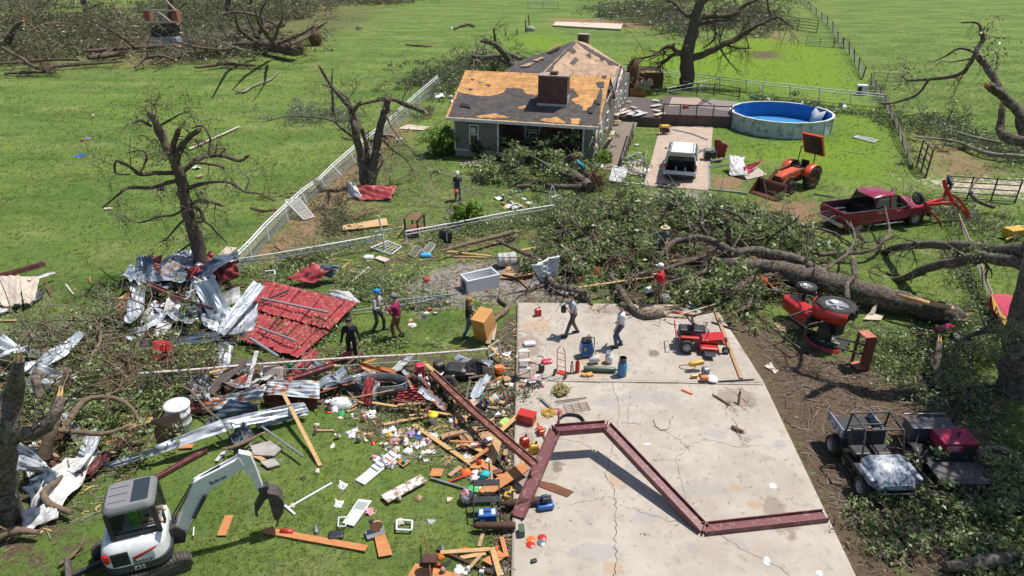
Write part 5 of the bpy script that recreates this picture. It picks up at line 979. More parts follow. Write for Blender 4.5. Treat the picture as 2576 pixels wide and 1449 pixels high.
# mini excavator
EC = Vector((-9.4,12.35,0)); X = thing('mini_excavator','white mini excavator with grey cab roof and boom reaching to the right','excavator',EC)
tr = Matrix.Rotation(R(33),3,'Z'); hr = Matrix.Rotation(R(20),3,'Z'); TRK = mk('track_rubber',(.10,.085,.07),(.05,.045,.04),6,.9,bump=.4)
for s in (-1,1):
    mb = MB(); prof = [(-.85,.0),(.85,.0),(1.0,.1),(1.05,.26),(.95,.42),(.8,.48),(-.8,.48),(-.95,.42),(-1.05,.26),(-1.0,.1)]
    y0,y1 = sorted((s*.58,s*.88)); mb.prism([tr @ Vector((x,y0,z+.02)) for x,z in prof],tr @ Vector((0,y1-y0,0)))
    P = [Vector((x,0,z+.02)) for x,z in prof]+[Vector((prof[0][0],0,prof[0][1]+.02))]
    tk = mb.build('track',TRK,X,bevel=.02)
    mb = MB(); per = [(P[i],P[i+1]) for i in range(len(P)-1)]
    for a,b_ in per:
        k = max(1,round((b_-a).length/.085))
        for j in range(k):
            c = a.lerp(b_,(j+.5)/k); d = (b_-a).normalized(); nn = Vector((d.z,0,-d.x))
            q = Matrix((d,Vector((0,1,0)),nn)).transposed(); mb.box(tr @ (c+Vector((0,s*.73,0))+nn*.015),(.045,.28,.03),tr @ q)
    mb.build('track_pad',TRK,tk)['kind'] = 'stuff'
    mb = MB(); mb.box(tr @ Vector((0,s*.73+(-.155 if s < 0 else .155),.25)),(1.5,.02,.22),tr)
    for x in (-.85,-.4,0,.4,.85): mb.cyl(tr @ Vector((x,s*.89,.25)),tr @ Vector((x,s*.56,.25)),.12 if abs(x) < .8 else .19)
    mb.build('track_roller',STEELD,tk)
mb = MB(); mb.box((0,0,.35),(1.2,1.0,.25),tr); mb.cyl((0,0,.45),(0,0,.62),.4); mb.build('undercarriage',STEELD,X)
mb = MB(); 
for y in (-.3,.3): mb.beam(tr @ Vector((-.8,y,.3)),tr @ Vector((-1.5,y,.22)),.1,.14)
mb.build('blade_arm',STEELD,X); mb = MB(); mb.grid([[tr @ Vector((-1.62-d,y,z)) for y in (-.87,.87)] for d,z in ((0,.02),(-.08,.2),(0,.4))]); mb.build('dozer_blade',mk('blade_steel',(.2,.18,.17),(.12,.1,.09),5,.6,.3),X,solid=.05)
def rrect(x0,x1,y0,y1,r,z,n=6):
    o = []
    for cx,cy,a0 in ((x1-r,y1-r,0),(x0+r,y1-r,90),(x0+r,y0+r,180),(x1-r,y0+r,270)):
        for k in range(n+1): a = R(a0+90*k/n); o.append(hr @ Vector((cx+r*math.cos(a),cy+r*math.sin(a),z)))
    return o
mb = MB(); mb.loft([rrect(-.66,.85,-.8,.8,.38,.6),rrect(-.68,.86,-.82,.82,.4,.82)]); mb.build('counterweight',paint('charcoal_paint',(.035,.04,.05),.4,.8),X)
mb = MB(); mb.loft([rrect(-.67,.8,-.81,.81,.42,.82),rrect(-.66,.8,-.8,.8,.42,1.12),rrect(-.6,.78,-.74,.74,.4,1.32),rrect(-.5,.7,-.62,.66,.34,1.40)]); mb.build('engine_cover',WHP,X)
def hv(x,y,z): return hr @ Vector((x,y,z))
cabm = paint('cab_grey',(.20,.205,.215),.5,.8); cy0,cy1 = -.46,.54
mb = MB(); mb.loft([rrect(-.36,.74,cy0-.04,cy1,.16,2.16),rrect(-.38,.76,cy0-.06,cy1+.02,.18,2.26),rrect(-.3,.7,cy0+.02,cy1-.06,.2,2.35)]); cr_ = mb.build('cab_roof',cabm,X)
for k in range(3): mb = MB(); mb.beam(hv(-.25,cy0+.22+k*.26,2.36),hv(.15,cy0+.22+k*.26,2.36),.05,.02); mb.build('roof_rib',cabm,cr_)
mb = MB(); mb.prism([hv(.25,cy0+.1,2.352),hv(.62,cy0+.1,2.352),hv(.62,cy1-.12,2.352),hv(.25,cy1-.12,2.352)],(0,0,.012)); mb.build('roof_hatch',GLASS,cr_)
for x,y in ((-.3,cy0),(.70,cy0),(-.3,cy1-.06),(.70,cy1-.06)): mb = MB(); mb.beam(hv(x,y,1.35),hv(x*.99,y,2.2),.1,.08); mb.build('cab_pillar',BLKP,X)
mb = MB(); mb.box(hv(.2,cy0-.0,1.44),(1.06,.06,.2),hr); mb.box(hv(.2,cy1-.05,1.3),(1.06,.05,.8),hr); mb.box(hv(-.3,.04,1.6),(.05,.95,.5),hr); mb.box(hv(.38,cy0,1.85),(.05,.05,.72),hr); mb.build('cab_panel',BLKP,X)
gm = mk('cab_window',(.02,.03,.03),rough=.03,alpha=.28); mb = MB(); mb.box(hv(.2,cy0-.01,1.86),(1.0,.01,.68),hr); cw = mb.build('side_window',gm,X); mb = MB(); mb.box(hv(.72,.04,1.85),(.01,.9,.85),hr); mb.build('front_window',gm,X)
mb = MB(); mb.prism([hv(.06,-.815,1.06),hv(.66,-.77,1.24),hv(.55,-.8,1.16),hv(.06,-.815,.96)],hr @ Vector((0,-.006,0))); mb.build('red_stripe',REDP,X)
mb = MB()
for k in range(6): mb.box(hv(-.2,-.812,.92+k*.06),(.34,.025,.035),hr)
mb.box(hv(-.2,-.806,1.07),(.38,.02,.4),hr); mb.build('vent_grille',BLKP,X); mb = MB(); mb.box(hv(-.52,-.74,1.12),(.16,.08,.24),Matrix.Rotation(R(-22),3,'Z')); mb.build('tail_lamp',TAIL,X,bevel=.02)
rr_ = Matrix.Rotation(R(20),3,'Z') @ Matrix.Rotation(R(90),3,'X')
text_mesh('lettering','Bobcat',.17,BLKP,X,hv(.28,-.822,.9),rr_); text_mesh('lettering','E35',.17,WHP,X,hv(.15,-.83,.71),rr_)
plane_p = EC+hr @ Vector((0,-.05,0)); plane_n = hr @ Vector((0,1,0))
def BP(x,y,off=0): return PL(x,y,plane_p+plane_n*off,plane_n)-EC
def slabpx(name,pts,w,mat,off=0,par=X,bev=.015): mb = MB(); mb.prism([BP(x,y,off-w/2) for x,y in pts],plane_n*w); return mb.build(name,mat,par,bevel=bev)
slabpx('swing_bracket',[(425,1332),(440,1325),(470,1340),(466,1365),(428,1372)],.26,STEELD)
bm = slabpx('boom',[(441,1330),(447,1342),(462,1348),(512,1262),(524,1238),(602,1186),(614,1172),(601,1150),(590,1160),(497,1208),(486,1215),(482,1232)],.2,WHP)
slabpx('stick',[(600,1140),(630,1146),(642,1172),(664,1232),(652,1242),(628,1196),(612,1182)],.17,WHP); 
for a,b_,o in (((488,1212),(598,1147),.0),((517,1246),(468,1340),-.14),((612,1146),(664,1238),.0)):
    mb = MB(); p,q = BP(*a,o),BP(*b_,o); mb.cyl(p+(q-p)*.0,p.lerp(q,.6),.05); mb.cyl(p.lerp(q,.55),q,.028,m=1); mb.build('hydraulic_cylinder',[BLKP,CHROME],X)
mb = MB(); mb.tube([BP(446,1330,.08),BP(440,1300,.12),BP(462,1262,.12),BP(484,1222,.1),BP(500,1206,.1)],.02,6); mb.tube([BP(440,1335,.02),BP(432,1300,.06),BP(455,1262,.06),BP(481,1218,.06)],.02,6); mb.build('hose',BLKP,X)
slabpx('bucket_link',[(648,1230),(672,1222),(684,1250),(660,1262)],.2,STEELD)
slabpx('bucket',[(672,1240),(700,1246),(714,1262),(714,1290),(700,1312),(690,1308),(684,1290),(676,1262)],.42,mk('bucket_steel',(.11,.085,.075),(.06,.05,.045),6,.7,.2))
mb = MB()
for k in range(4): mb.beam(BP(700,1308,-.18+k*.12),BP(696,1322,-.18+k*.12),.05,.03)
mb.build('bucket_tooth',STEELD,X)['kind'] = 'stuff'
slabpx('thumb',[(655,1246),(668,1258),(648,1290),(650,1304),(642,1298),(640,1275)],.16,STEELD)
dd = BP(560,1202,-.1)-BP(532,1216,-.1); dd.normalize(); upv = plane_n.cross(dd); upv = -upv if upv.z < 0 else upv
text_mesh('lettering','Bobcat',.15,BLKP,X,BP(548,1208,-.108),Matrix((dd,upv,dd.cross(upv))).transposed())
mb = MB(); mb.tube([hv(.76,cy0-.02,2.1),hv(.9,cy0-.1,2.05),hv(.9,cy0-.1,1.7),hv(.76,cy0-.02,1.65)],.012,6); mb.box(hv(.9,cy0-.12,1.87),(.03,.16,.3),hr); mb.build('mirror',BLKP,X)
# zero turn mower
def mower(pos,ang):
    t = yawthing('riding_mower','bright red zero turn riding mower with black seat standing on the slab','mower',pos,ang)
    boxp(t,'chassis',REDP,(.0,0,.42),(1.5,.62,.14),.03); boxp(t,'foot_plate',REDP,(.62,0,.52),(.6,.6,.05),.02,Matrix.Rotation(R(-8),3,'Y')); boxp(t,'engine',BLKP,(-.55,0,.68),(.5,.5,.34),.06); boxp(t,'seat',BLKP,(-.05,0,.78),(.5,.5,.14),.05); boxp(t,'seat_back',BLKP,(-.3,0,1.0),(.1,.46,.42),.05,Matrix.Rotation(R(-12),3,'Y'))
    boxp(t,'mower_deck',REDP,(.35,0,.24),(.7,1.25,.16),.05); boxp(t,'discharge_chute',BLKP,(.35,-.78,.18),(.4,.34,.05),.02)
    for s in (-1,1):
        wheel(t,(-.5,s*.5,.28),.28,.26); wheel(t,(1.0,s*.36,.15),.15,.12); mb = MB(); mb.tube([(.2,s*.3,.5),(.28,s*.3,.95),(.1,s*.12,1.0)],.018,6); mb.build('steering_lever',BLKP,t); boxp(t,'fender',REDP,(-.4,s*.4,.62),(.7,.16,.08),.03)
    mb = MB(); mb.tube([(-.9,-.42,.55),(-.95,-.42,.85),(-.95,.42,.85),(-.9,.42,.55)],.025,6); mb.build('engine_guard',REDP,t); mb = MB(); mb.beam((.9,-.42,.42),(.9,.42,.42),.08,.08); mb.build('front_axle',REDP,t); return t
mower(G(1755,872,.1),-8)
# side by side utility vehicle with camouflage skins
U_ = yawthing('utility_vehicle','camouflage side by side utility vehicle with black roll cage and bent hood','utility vehicle',(10.6,15.75,0),-88)
CAMO = mk('camo_skin',(.05,.075,.12),(.33,.36,.42),4.5,.35,bump=.15,lo=.42,hi=.58,c3=(.03,.04,.05),s3=7)
mb = MB(); mb.loft([[(x,-w,z0),(x,-w,z1-.12),(x,-w*.7,z1),(x,w*.7,z1),(x,w,z1-.12),(x,w,z0)] for x,w,z0,z1 in ((.55,.62,.6,1.12),(.95,.64,.6,1.05),(1.3,.6,.6,.9),(1.45,.5,.62,.78))]); mb.build('hood',CAMO,U_)
boxp(U_,'floor',BLKP,(-.05,0,.42),(2.3,1.15,.16),.03); boxp(U_,'cargo_bed',BLKP,(-1.05,0,.82),(.95,1.25,.06),.01); boxp(U_,'bed_side',CAMO,(-1.05,-.64,.97),(.98,.05,.3),.01); boxp(U_,'bed_side',CAMO,(-1.05,.64,.97),(.98,.05,.3),.01); boxp(U_,'bed_end',CAMO,(-.56,0,.97),(.04,1.25,.3),.01)
for s in (-1,1):
    boxp(U_,'seat',BLKP,(-.1,s*.3,.72),(.48,.5,.16),.05); boxp(U_,'seat_back',BLKP,(-.36,s*.3,1.05),(.12,.48,.55),.06,Matrix.Rotation(R(-10),3,'Y')); boxp(U_,'fender',CAMO,(1.0,s*.68,.82),(.75,.16,.22),.06)
    wheel(U_,(.95,s*.64,.31),.31,.24); wheel(U_,(-.88,s*.64,.31),.31,.26)
    mb = MB(); mb.tube([(.55,s*.6,.6),(.5,s*.6,1.1),(.28,s*.55,1.78),(-.5,s*.55,1.8),(-.6,s*.58,.6)],.03,8); mb.build('roll_cage',BLKP,U_)
for x,z in ((.28,1.78),(-.5,1.8),(-.52,1.35)): mb = MB(); mb.cyl((x,-.56,z),(x,.56,z),.028); mb.build('cage_bar',BLKP,U_)
mb = MB(); mb.tube([(1.5,-.5,.5),(1.6,-.4,.62),(1.6,.4,.62),(1.5,.5,.5)],.025,6); mb.build('bumper_bar',BLKP,U_); mb = MB(); mb.tube([(.3+.07*math.cos(a),.3+.16*math.sin(a),1.12+.14*math.cos(a)) for a in [k*.628 for k in range(11)]],.015,6); mb.build('steering_wheel',BLKP,U_); boxp(U_,'orange_flag',ORNG,(-.6,.15,1.1),(.04,.1,.16),.01)
# welding trailer
Wt = yawthing('welder_trailer','small black trailer carrying a maroon engine driven welder and toolbox','trailer',(12.9,16.1,0),-90)
boxp(Wt,'trailer_bed',BLKP,(-.3,0,.5),(2.2,1.3,.08),.01); boxp(Wt,'front_deck',mk('deck_plate',(.07,.07,.075),(.11,.10,.1),4,.6),(1.0,.1,.52),(.9,1.7,.05),.01)
for s in (-1,1):
    wheel(Wt,(.1,s*.86,.34),.34,.2,WHP); mb = MB(); mb.grid([[(.1+.43*math.cos(R(a)),s*.86-.14,.34+.43*math.sin(R(a))),(.1+.43*math.cos(R(a)),s*.86+.14,.34+.43*math.sin(R(a)))] for a in range(0,181,20)]); mb.build('fender',BLKP,Wt,solid=.015)
wb = boxp(Wt,'welder',paint('crimson_enamel',(.33,.008,.055),.3,.7),(.1,.22,.98),(.72,1.05,.34),.03); boxp(Wt,'welder_base',BLKP,(.1,.22,.67),(.7,1.03,.28),.02); boxp(Wt,'welder_grille',BLKP,(.47,.5,.95),(.02,.38,.26),0)
r2 = Matrix(((0,0,1),(1,0,0),(0,1,0))); text_mesh('lettering','LINCOLN',.1,WHP,wb,(.465,.02,1.0),r2); text_mesh('lettering','ELECTRIC',.07,WHP,wb,(.465,.02,.9),r2)
mb = MB(); mb.cyl((.1,.3,1.15),(.1,.3,1.28),.03); mb.tube([(.45,-.3,1.0),(.55,-.35,.8),(.5,-.42,.6),(.6,-.36,.75),(.5,-.28,.95),(.62,-.3,.7),(.55,-.4,.58)],.03,7); mb.build('welding_cable',BLKP,Wt)
boxp(Wt,'toolbox',mk('toolbox_black',(.05,.052,.06),(.08,.08,.085),3,.4),(-.62,-.1,.82),(.55,1.35,.5),.03); mb = MB(); mb.cyl((-.75,.65,.6),(-.75,.72,2.0),.045); mb.build('exhaust_stack',BLKP,Wt)
mb = MB(); mb.cyl((-1.2,-.6,.95),(-1.2,.7,.95),.03); mb.build('rack_rail',GREYM,Wt)
for k in range(4): boxp(Wt,'leather_scrap',mk('tan_leather',(.2,.09,.06),(.1,.05,.04),6),(-1.05+.1*k,-.5+.16*k,.85+.05*k),(.25,.3,.12),.05,Matrix.Rotation(k,3,'Z'))
# red hay rake, red baler cover, toppled splitter
Hk = thing('hay_rake','red wheel hay rake tipped up beside the front of the pickup','hay rake',G(2385,560)); o = G(2385,560)
def hb(name,pts,r,mat): 
    mb = MB(); q = [V(x,y,o.y+d)-o for x,y,d in pts]
    for a,b_ in zip(q[:-1],q[1:]): mb.beam(a,b_,r*1.7,r*1.7)
    return mb.build(name,mat,Hk)
hb('frame_beam',[(2310,500,-.6),(2330,515,-.4),(2398,510,.1),(2440,548,.4)],.09,REDP); hb('frame_beam',[(2398,510,.1),(2378,470,.4),(2375,452,.5)],.1,REDP); hb('frame_beam',[(2336,528,-.3),(2362,555,-.5),(2370,575,-.6)],.06,REDP); hb('frame_beam',[(2378,480,.3),(2410,500,.4),(2440,540,.5)],.07,REDP); hb('frame_beam',[(2330,512,-.3),(2372,500,.2),(2392,470,.5)],.08,REDP)
for x,y,d,rr2 in ((2390,454,.6,.33),(2310,499,-.8,.36)): wheel(Hk,V(x,y,o.y+d)-o,rr2,.18,GREYM,0,(.6,-.5,.5) if x > 2350 else (.9,.3,.2))
for x,y in ((2405,520),(2430,560),(2340,545),(2450,530)):
    mb = MB(); c = V(x,y,o.y+.3)-o; A = Vector((.5,-.8,.3)).normalized(); s,u,d = basis(A)
    for k in range(22): a = k*2*math.pi/22; e = s*math.cos(a)+u*math.sin(a); mb.tube([c,c+e*.62,c+e*.68+A*.1],.006,4)
    mb.build('tine_wheel',GREYM,Hk)
P = G(2530,835); Bl = thing('mower_cover','pinkish red metal farm machine body lying past the right fence','farm machine',P)
mb = MB(); mb.prism([V(2492,738,25)-P,V(2530,738,26)-P,V(2600,760,26)-P,V(2610,800,24)-P,V(2550,812,24)-P,V(2520,790,24.3)-P],(0,0,-.5)); mb.build('red_shell',PINKR,Bl,bevel=.05)
mb = MB(); mb.prism([V(2494,742,24.9)-P,V(2520,792,24.2)-P,V(2548,812,23.9)-P,V(2530,822,23.8)-P,V(2500,780,24.4)-P],(.3,.3,-.1)); mb.build('yellow_panel',YELP,Bl); mb = MB(); mb.beam(V(2545,765,24.9)-P,V(2620,800,24.3)-P,.1,.04); mb.build('shell_rib',PINKR,Bl)
P = G(2395,870); Ls = thing('garden_tiller','toppled red garden tiller with black engine behind the butt of the fallen oak','tiller',P)
for a,b_ in (((-1.4,.5,.3),(-.3,.1,.3)),((-.9,.9,.35),(0,.3,.5)),((-.5,-.1,.2),(.6,-.1,.25))): mb = MB(); mb.beam(a,b_,.05,.05); mb.build('handle',RUSTP,Ls)
boxp(Ls,'housing',MAROON,(-.1,.6,.45),(.9,.3,.16),.03,Matrix.Rotation(.4,3,'Z')); boxp(Ls,'engine',BLKP,(.1,0,.35),(.45,.35,.35),.05,Matrix.Rotation(.5,3,'X'))
for p in ((-.1,-.45,.3),(.35,-.3,.3)): wheel(Ls,p,.26,.14,STEELD,10,(1,.2,.1))
boxp(Ls,'cowl',MAROON,(.3,-.55,.38),(.3,.2,.2),.04)

P = G(2545,600); t = thing('yellow_implement','yellow farm implement half buried in branches at the right edge','farm implement',P)
for c,d,z in (((0,0,.4),(1.0,.6,.4),.3),((1.0,.3,.5),(1.2,.12,.12),-.4),((-.5,-.5,.25),(.9,.1,.1),.6),((.6,-.6,.3),(.5,.5,.3),1)): boxp(t,'yellow_part',YELP,c,d,.03,Matrix.Rotation(z,3,'Z'))
# ---------------------------------------------------------------- fences, rails, gates
PIPEW = paint('white_pipe',(.66,.67,.67),.4,.7); PIPER = mk('rusting_white_pipe',(.60,.57,.54),(.45,.28,.2),9,.6,lo=.5,hi=.6); IRON = mk('black_iron',(.035,.04,.04),(.07,.05,.04),6,.6); WIREM = mk('galvanised_wire',(.42,.42,.40),rough=.5,metal=.4)
GREENG = paint('green_gate',(.06,.13,.06),.5,.8); PIPEG = mk('galvanised_pipe',(.40,.43,.45),(.30,.32,.34),5,.4,.5)
def vh(x,y,b): return V(x,y,b.y)
def fence(name,label,posts,rails=(1,.86),mat=None,r=.035,wires=0,wm=None,pr=.04,cat='fence',wr=.006,vert=0):
    """posts: (base x, base y, top x, top y) in the view"""
    mat = mat or PIPEW; B = [G(p[0],p[1]) for p in posts]; T_ = [vh(p[2],p[3],b) for p,b in zip(posts,B)]; o = B[0]; t = thing(name,label,cat,o)
    for b,q in zip(B,T_): mb = MB(); mb.tube([b-o-Vector((0,0,.05)),q-o],pr,7); mb.build('post',mat,t)
    for f in rails:
        mb = MB(); mb.tube([b.lerp(q,f)-o for b,q in zip(B,T_)],r,7); mb.build('rail',mat,t)
    if wires:
        mb = MB()
        for k in range(wires): f = .08+.72*k/wires; mb.tube([b.lerp(q,f)-o+Vector((0,0,random.gauss(0,.01))) for b,q in zip(B,T_)],wr,4,cap=False)
        for (b,q),(b2,q2) in zip(list(zip(B,T_))[:-1],list(zip(B,T_))[1:]):
            n = int((b2-b).length/(vert or .4))
            for k in range(1,n): f = k/n; u,v = b.lerp(b2,f),q.lerp(q2,f); mb.tube([u.lerp(v,.08)-o,u.lerp(v,.8)-o],wr*.8,4,cap=False)
        w = mb.build('wire_mesh',wm or WIREM,t); w['kind'] = 'stuff'
    return t
fence('pipe_fence','long leaning white pipe fence with wire mesh running from red sheets to house',[(596,700,566,664),(636,655,622,610),(678,609,666,562),(725,556,713,518),(772,512,757,478),(821,473,803,446),(860,441,834,415),(895,409,877,378),(935,376,916,346),(975,346,957,316),(1003,318,990,288),(1027,294,1017,262),(1060,262,1050,232),(1108,222,1100,190)],(1,.85),wires=9,wr=.011,r=.045,pr=.05)
fence('pipe_rail','white two rail pipe fence without mesh ending in a bent upright post',[(604,676,600,652),(697,680,692,638),(835,650,831,614),(966,625,964,590)],(1,.72),r=.04)
fence('pipe_rail','white rail fence with wire mesh between the wooden hutch and the uprooted tree',[(1026,618,1020,582),(1150,592,1146,560),(1273,571,1267,536),(1395,548,1393,516)],(1,.78),wires=4,r=.04,wr=.008)
def pipe(name,label,pts,hs,r,mat,cat=None,n=8,group=None,par=None):
    P = [G(x,y,hs[i] if hasattr(hs,'__len__') else hs) for i,(x,y) in enumerate(pts)]; c = P[0].copy(); c.z = 0
    mb = MB(); mb.tube([p-(c if par is None else par.location) for p in P],r,n); o = mb.build(name,mat,par)
    if par is None: o.location = c; tag(o,label,cat or name.split('_')[-1],group)
    return o
t = thing('gate_post','bent upright white gate post standing above the cream door panel','post',G(969,628)); mb = MB(); b_ = G(969,628); mb.tube([(0,0,0),V(962,590,b_.y)-b_,V(952,542,b_.y)-b_],.045); mb.build('post',PIPEW,t); mb = MB(); mb.tube([V(943,583,b_.y)-b_,V(986,576,b_.y)-b_],.03); mb.build('bracket',PIPEW,t)
t = thing('twisted_gate','twisted white pipe gate beside the orange root ball','gate',G(1395,530)); b_ = G(1395,530)
for L in ([(1390,464,.2),(1380,492,0),(1388,520,0),(1395,530,0)],[(1392,470,.3),(1398,500,.5),(1410,520,.5)],[(1388,497,.1),(1405,490,.5),(1415,505,.6)]): mb = MB(); mb.tube([V(x,y,b_.y+d)-b_ for x,y,d in L],.035); mb.build('gate_pipe',PIPEW,t)
mb = MB()
for k in range(5): mb.tube([V(1394+k*5,483+k*1,b_.y+.4)-b_,V(1398+k*4,512,b_.y+.4)-b_],.01,4)
mb.build('gate_wire',WIREM,t)['kind'] = 'stuff'
fence('scrap_rail','rusting white top rail stretched above the scrap heap left of the slab',[(367,1006,350,940),(500,985,500,929),(640,960,637,917),(767,945,767,908),(900,940,900,899),(1046,930,1046,892),(1180,925,1180,882),(1235,921,1224,878)],(1,),PIPER,.045)
fence('scrap_rail','short tilted white pipe frame at the corner of the slab',[(1235,921,1224,878),(1264,912,1253,856)],(1,.55),PIPER,.03)
pipe('pipe','thin grey lower pipe crossing the scrap heap behind the stock tank',[(350,954),(500,946),(640,930),(767,928),(960,914),(1060,907)],.45,.025,PIPEG)
fence('rail_fence','white two rail fence with wire mesh crossing the lawn behind the swimming pool',[(1560,195,1560,168),(1656,205,1656,176),(1735,215,1735,184),(1811,226,1811,194),(1878,232,1878,202),(1920,240,1920,207),(1988,246,1988,213),(2062,254,2062,222),(2140,262,2140,229),(2226,270,2226,238)],(1,.8),wires=4,wr=.012,r=.045,pr=.06)
fence('rail_fence','short white rail pen standing behind the deck railing',[(1680,240,1680,222),(1760,232,1760,206),(1811,226,1811,196)],(1,.6),wires=3,wr=.012)
TP = mk('fence_post_wood',(.10,.08,.06),(.06,.05,.04),4,.9)
fence('field_fence','long post and wire fence between the two fields at the upper right',[(2015,6,2015,-8),(2025,12,2025,-2),(2040,24,2039,8),(2054,38,2053,20),(2068,50,2067,32),(2082,62,2081,42),(2096,82,2095,54),(2108,106,2108,80),(2123,122,2122,94),(2137,138,2136,106),(2150,158,2149,124),(2160,178,2163,144),(2168,200,2179,168)],(1,),TP,.03,wires=5,wr=.02,vert=1.2,pr=.08)
fence('field_fence','bowed rusty rail fence at the right of the lawn beside the white washer',[(2192,214,2192,184),(2204,232,2204,200),(2216,250,2216,218),(2229,270,2228,238),(2240,295,2240,262),(2252,318,2250,287),(2262,342,2261,312),(2273,368,2271,338),(2284,396,2284,374),(2296,426,2296,412)],(1,.7),mk('rust_rail',(.22,.15,.10),(.13,.09,.06),5,.7),.035,wires=5,wr=.016,vert=.6,pr=.06)
def gate(name,label,a,b_,h,bars,mat,r=.03,ups=3,cat='gate'):
    A,B = G(*a),G(*b_); t = thing(name,label,cat,A); D = B-A
    for k in range(bars): z = .12+(h-.12)*k/(bars-1); mb = MB(); mb.tube([Vector((0,0,z)),D+Vector((0,0,z))],r,6); mb.build('bar',mat,t)
    for k in range(ups): p = D*k/(ups-1); mb = MB(); mb.tube([p,p+Vector((0,0,h+.05))],r*1.4,6); mb.build('upright',mat,t)
    return t
gate('farm_gate','green five bar farm gate at the end of the back lawn',(2027,116),(2095,120),1.4,5,GREENG); gate('farm_gate','dark pipe gate joining the green gate to the field fence',(2097,120),(2134,124),1.3,3,IRON)
gate('farm_gate','rusty pipe gate swung open into the right field',(2193,214),(2262,218),1.35,4,mk('rust_rail',(.2,.1,.05))); gate('farm_gate','black pipe gate standing ajar at the gap in the right fence',(2305,420),(2328,448),1.9,5,IRON,.045)
gate('farm_gate','wide black pipe gate lying in front of the pale sandy pad',(2372,500),(2552,512),1.45,5,IRON,.035,4); gate('farm_gate','silver pipe gate alone on the far meadow',(1328,22),(1404,22),1.6,4,PIPEG,.05)
gate('corral_panel','dark corral panels running right behind the big bare tree',(1880,55),(2054,84),2.0,5,IRON,.05,5,'corral'); gate('corral_panel','dark corral panels on the left of the corral',(1508,45),(1572,20),2.0,5,TP,.06,4,'corral'); gate('corral_panel','long far side of the corral at the top',(1572,20),(1760,26),2.0,5,TP,.06,6,'corral'); gate('corral_panel','short dark corral panels beside the brush heap',(1760,60),(1880,70),1.9,4,IRON,.05,4,'corral')
t = thing('wire_coil_fence','dark corner post with sagging wire on a rock at the back lawn','fence',G(1333,78)); b_ = G(1333,78)
for x0,y0,x1,y1 in ((1333,78,1329,37),(1323,82,1322,50),(1300,88,1301,72),(1272,92,1272,78)): q = G(x0,y0); mb = MB(); mb.tube([q-b_,V(x1,y1,q.y)-b_],.1,6); mb.build('post',TP,t)
mb = MB(); mb.sph((0,0,.3),(.9,.7,.6),10); mb.build('rock',BLOCK,t)
fence('side_fence','leaning twin rusty pipes running down from the hay rake to the lower right',[(2424,590,2412,538),(2452,650,2443,612),(2474,720,2470,668),(2500,780,2496,738),(2528,850,2518,800)],(1,.8),mk('pale_rust_pipe',(.36,.28,.2),(.24,.16,.11),5,.7),.035,wires=5,wr=.01,vert=.5)
# ---------------------------------------------------------------- bent steel frame on the slab
STEELM = mk('oxide_steel',(.165,.048,.052),(.13,.036,.042),3,.5,c3=(.24,.13,.12),s3=6,spec=.5)
STEELB = mk('brown_oxide_steel',(.19,.065,.045),(.13,.045,.035),4,.55,c3=(.3,.17,.13),s3=5)
def ibeam(mb,a,b_,w=.36,h=.2,up=None):
    a = Vector(a); b_ = Vector(b_); s,u,d = basis(b_-a,up or (0,0,1)); M = Matrix((d,s,u)).transposed(); c = (a+b_)/2; L = (b_-a).length
    mb.box(c,(L,w,.022),M)
    for k in (-1,1): mb.box(c+s*k*(w/2+.012),(L,.024,h),M)
def frame(name,label,pts,w,mat,h=.2,cat='steel beam',plates=True):
    P = [G(x,y,z) for x,y,z in pts]; o = P[0].copy(); o.z = 0; t = thing(name,label,cat,o)
    for a,b_ in zip(P[:-1],P[1:]):
        mb = MB(); ibeam(mb,a-o,b_-o,w,h); bm_ = mb.build('beam',mat,t)
    if plates:
        for p,a,b_ in zip(P[1:-1],P[:-2],P[2:]): mb = MB(); d = ((p-a).normalized()+(b_-p).normalized()).normalized(); s,u,_ = basis(d); mb.box(p-o,(.03,w*1.1,h*1.15),Matrix((d,s,u)).transposed()); mb.build('end_plate',mat,t)
    return t
frame('bent_girder','long bent maroon steel frame arching over the slab and ending at its right edge',[(1303,1300,.16),(1397,1082,1.0),(1524,1072,1.02),(1770,1332,.16),(2076,1298,.16)],.30,STEELM,.2)
frame('steel_beam','brown steel channel rising from the scrap heap to rest on the bent frame',[(1085,936,.45),(1190,1035,.7),(1345,1168,1.0)],.2,STEELB,.14,plates=False)
pipe('steel_stub','thin maroon stub sticking up at the upper left bend of the frame',[(1407,1092),(1405,1035)],[.8,1.35],.03,STEELM,'steel bar'); 
frame('steel_beam','bent maroon beam at the left between silver tin and the excavator roof',[(75,1148,.3),(218,1192,.3),(320,1095,.5),(370,1085,.5)],.2,STEELM,.16,plates=False)
frame('steel_beam','straight maroon beam crossing the crumpled tin pile at the left',[(365,712,1.3),(440,745,1.15),(540,775,.9)],.16,STEELM,.18,plates=False); frame('steel_beam','maroon beam under the crumpled tin pointing to the lower left',[(262,750,.2),(330,790,.3)],.14,STEELM,plates=False); frame('steel_beam','short maroon beam running under the silver gutter',[(355,790,.3),(425,755,.6)],.14,STEELM,plates=False)
frame('steel_beam','narrow maroon beam on the grass above the excavator cab',[(385,1205,.08),(520,1130,.12)],.1,STEELM,.1,plates=False); frame('steel_beam','maroon beam behind the stock tank in the scrap heap',[(735,952,.5),(840,918,.7)],.22,STEELM,.12,plates=False)
frame('steel_beam','maroon beam lying on the wreckage at the far left edge',[(-20,700,.6),(112,664,.5)],.14,STEELM,plates=False); frame('steel_beam','short maroon stub beside the white barrel',[(478,1030,.3),(510,1026,.3)],.2,STEELM,plates=False)
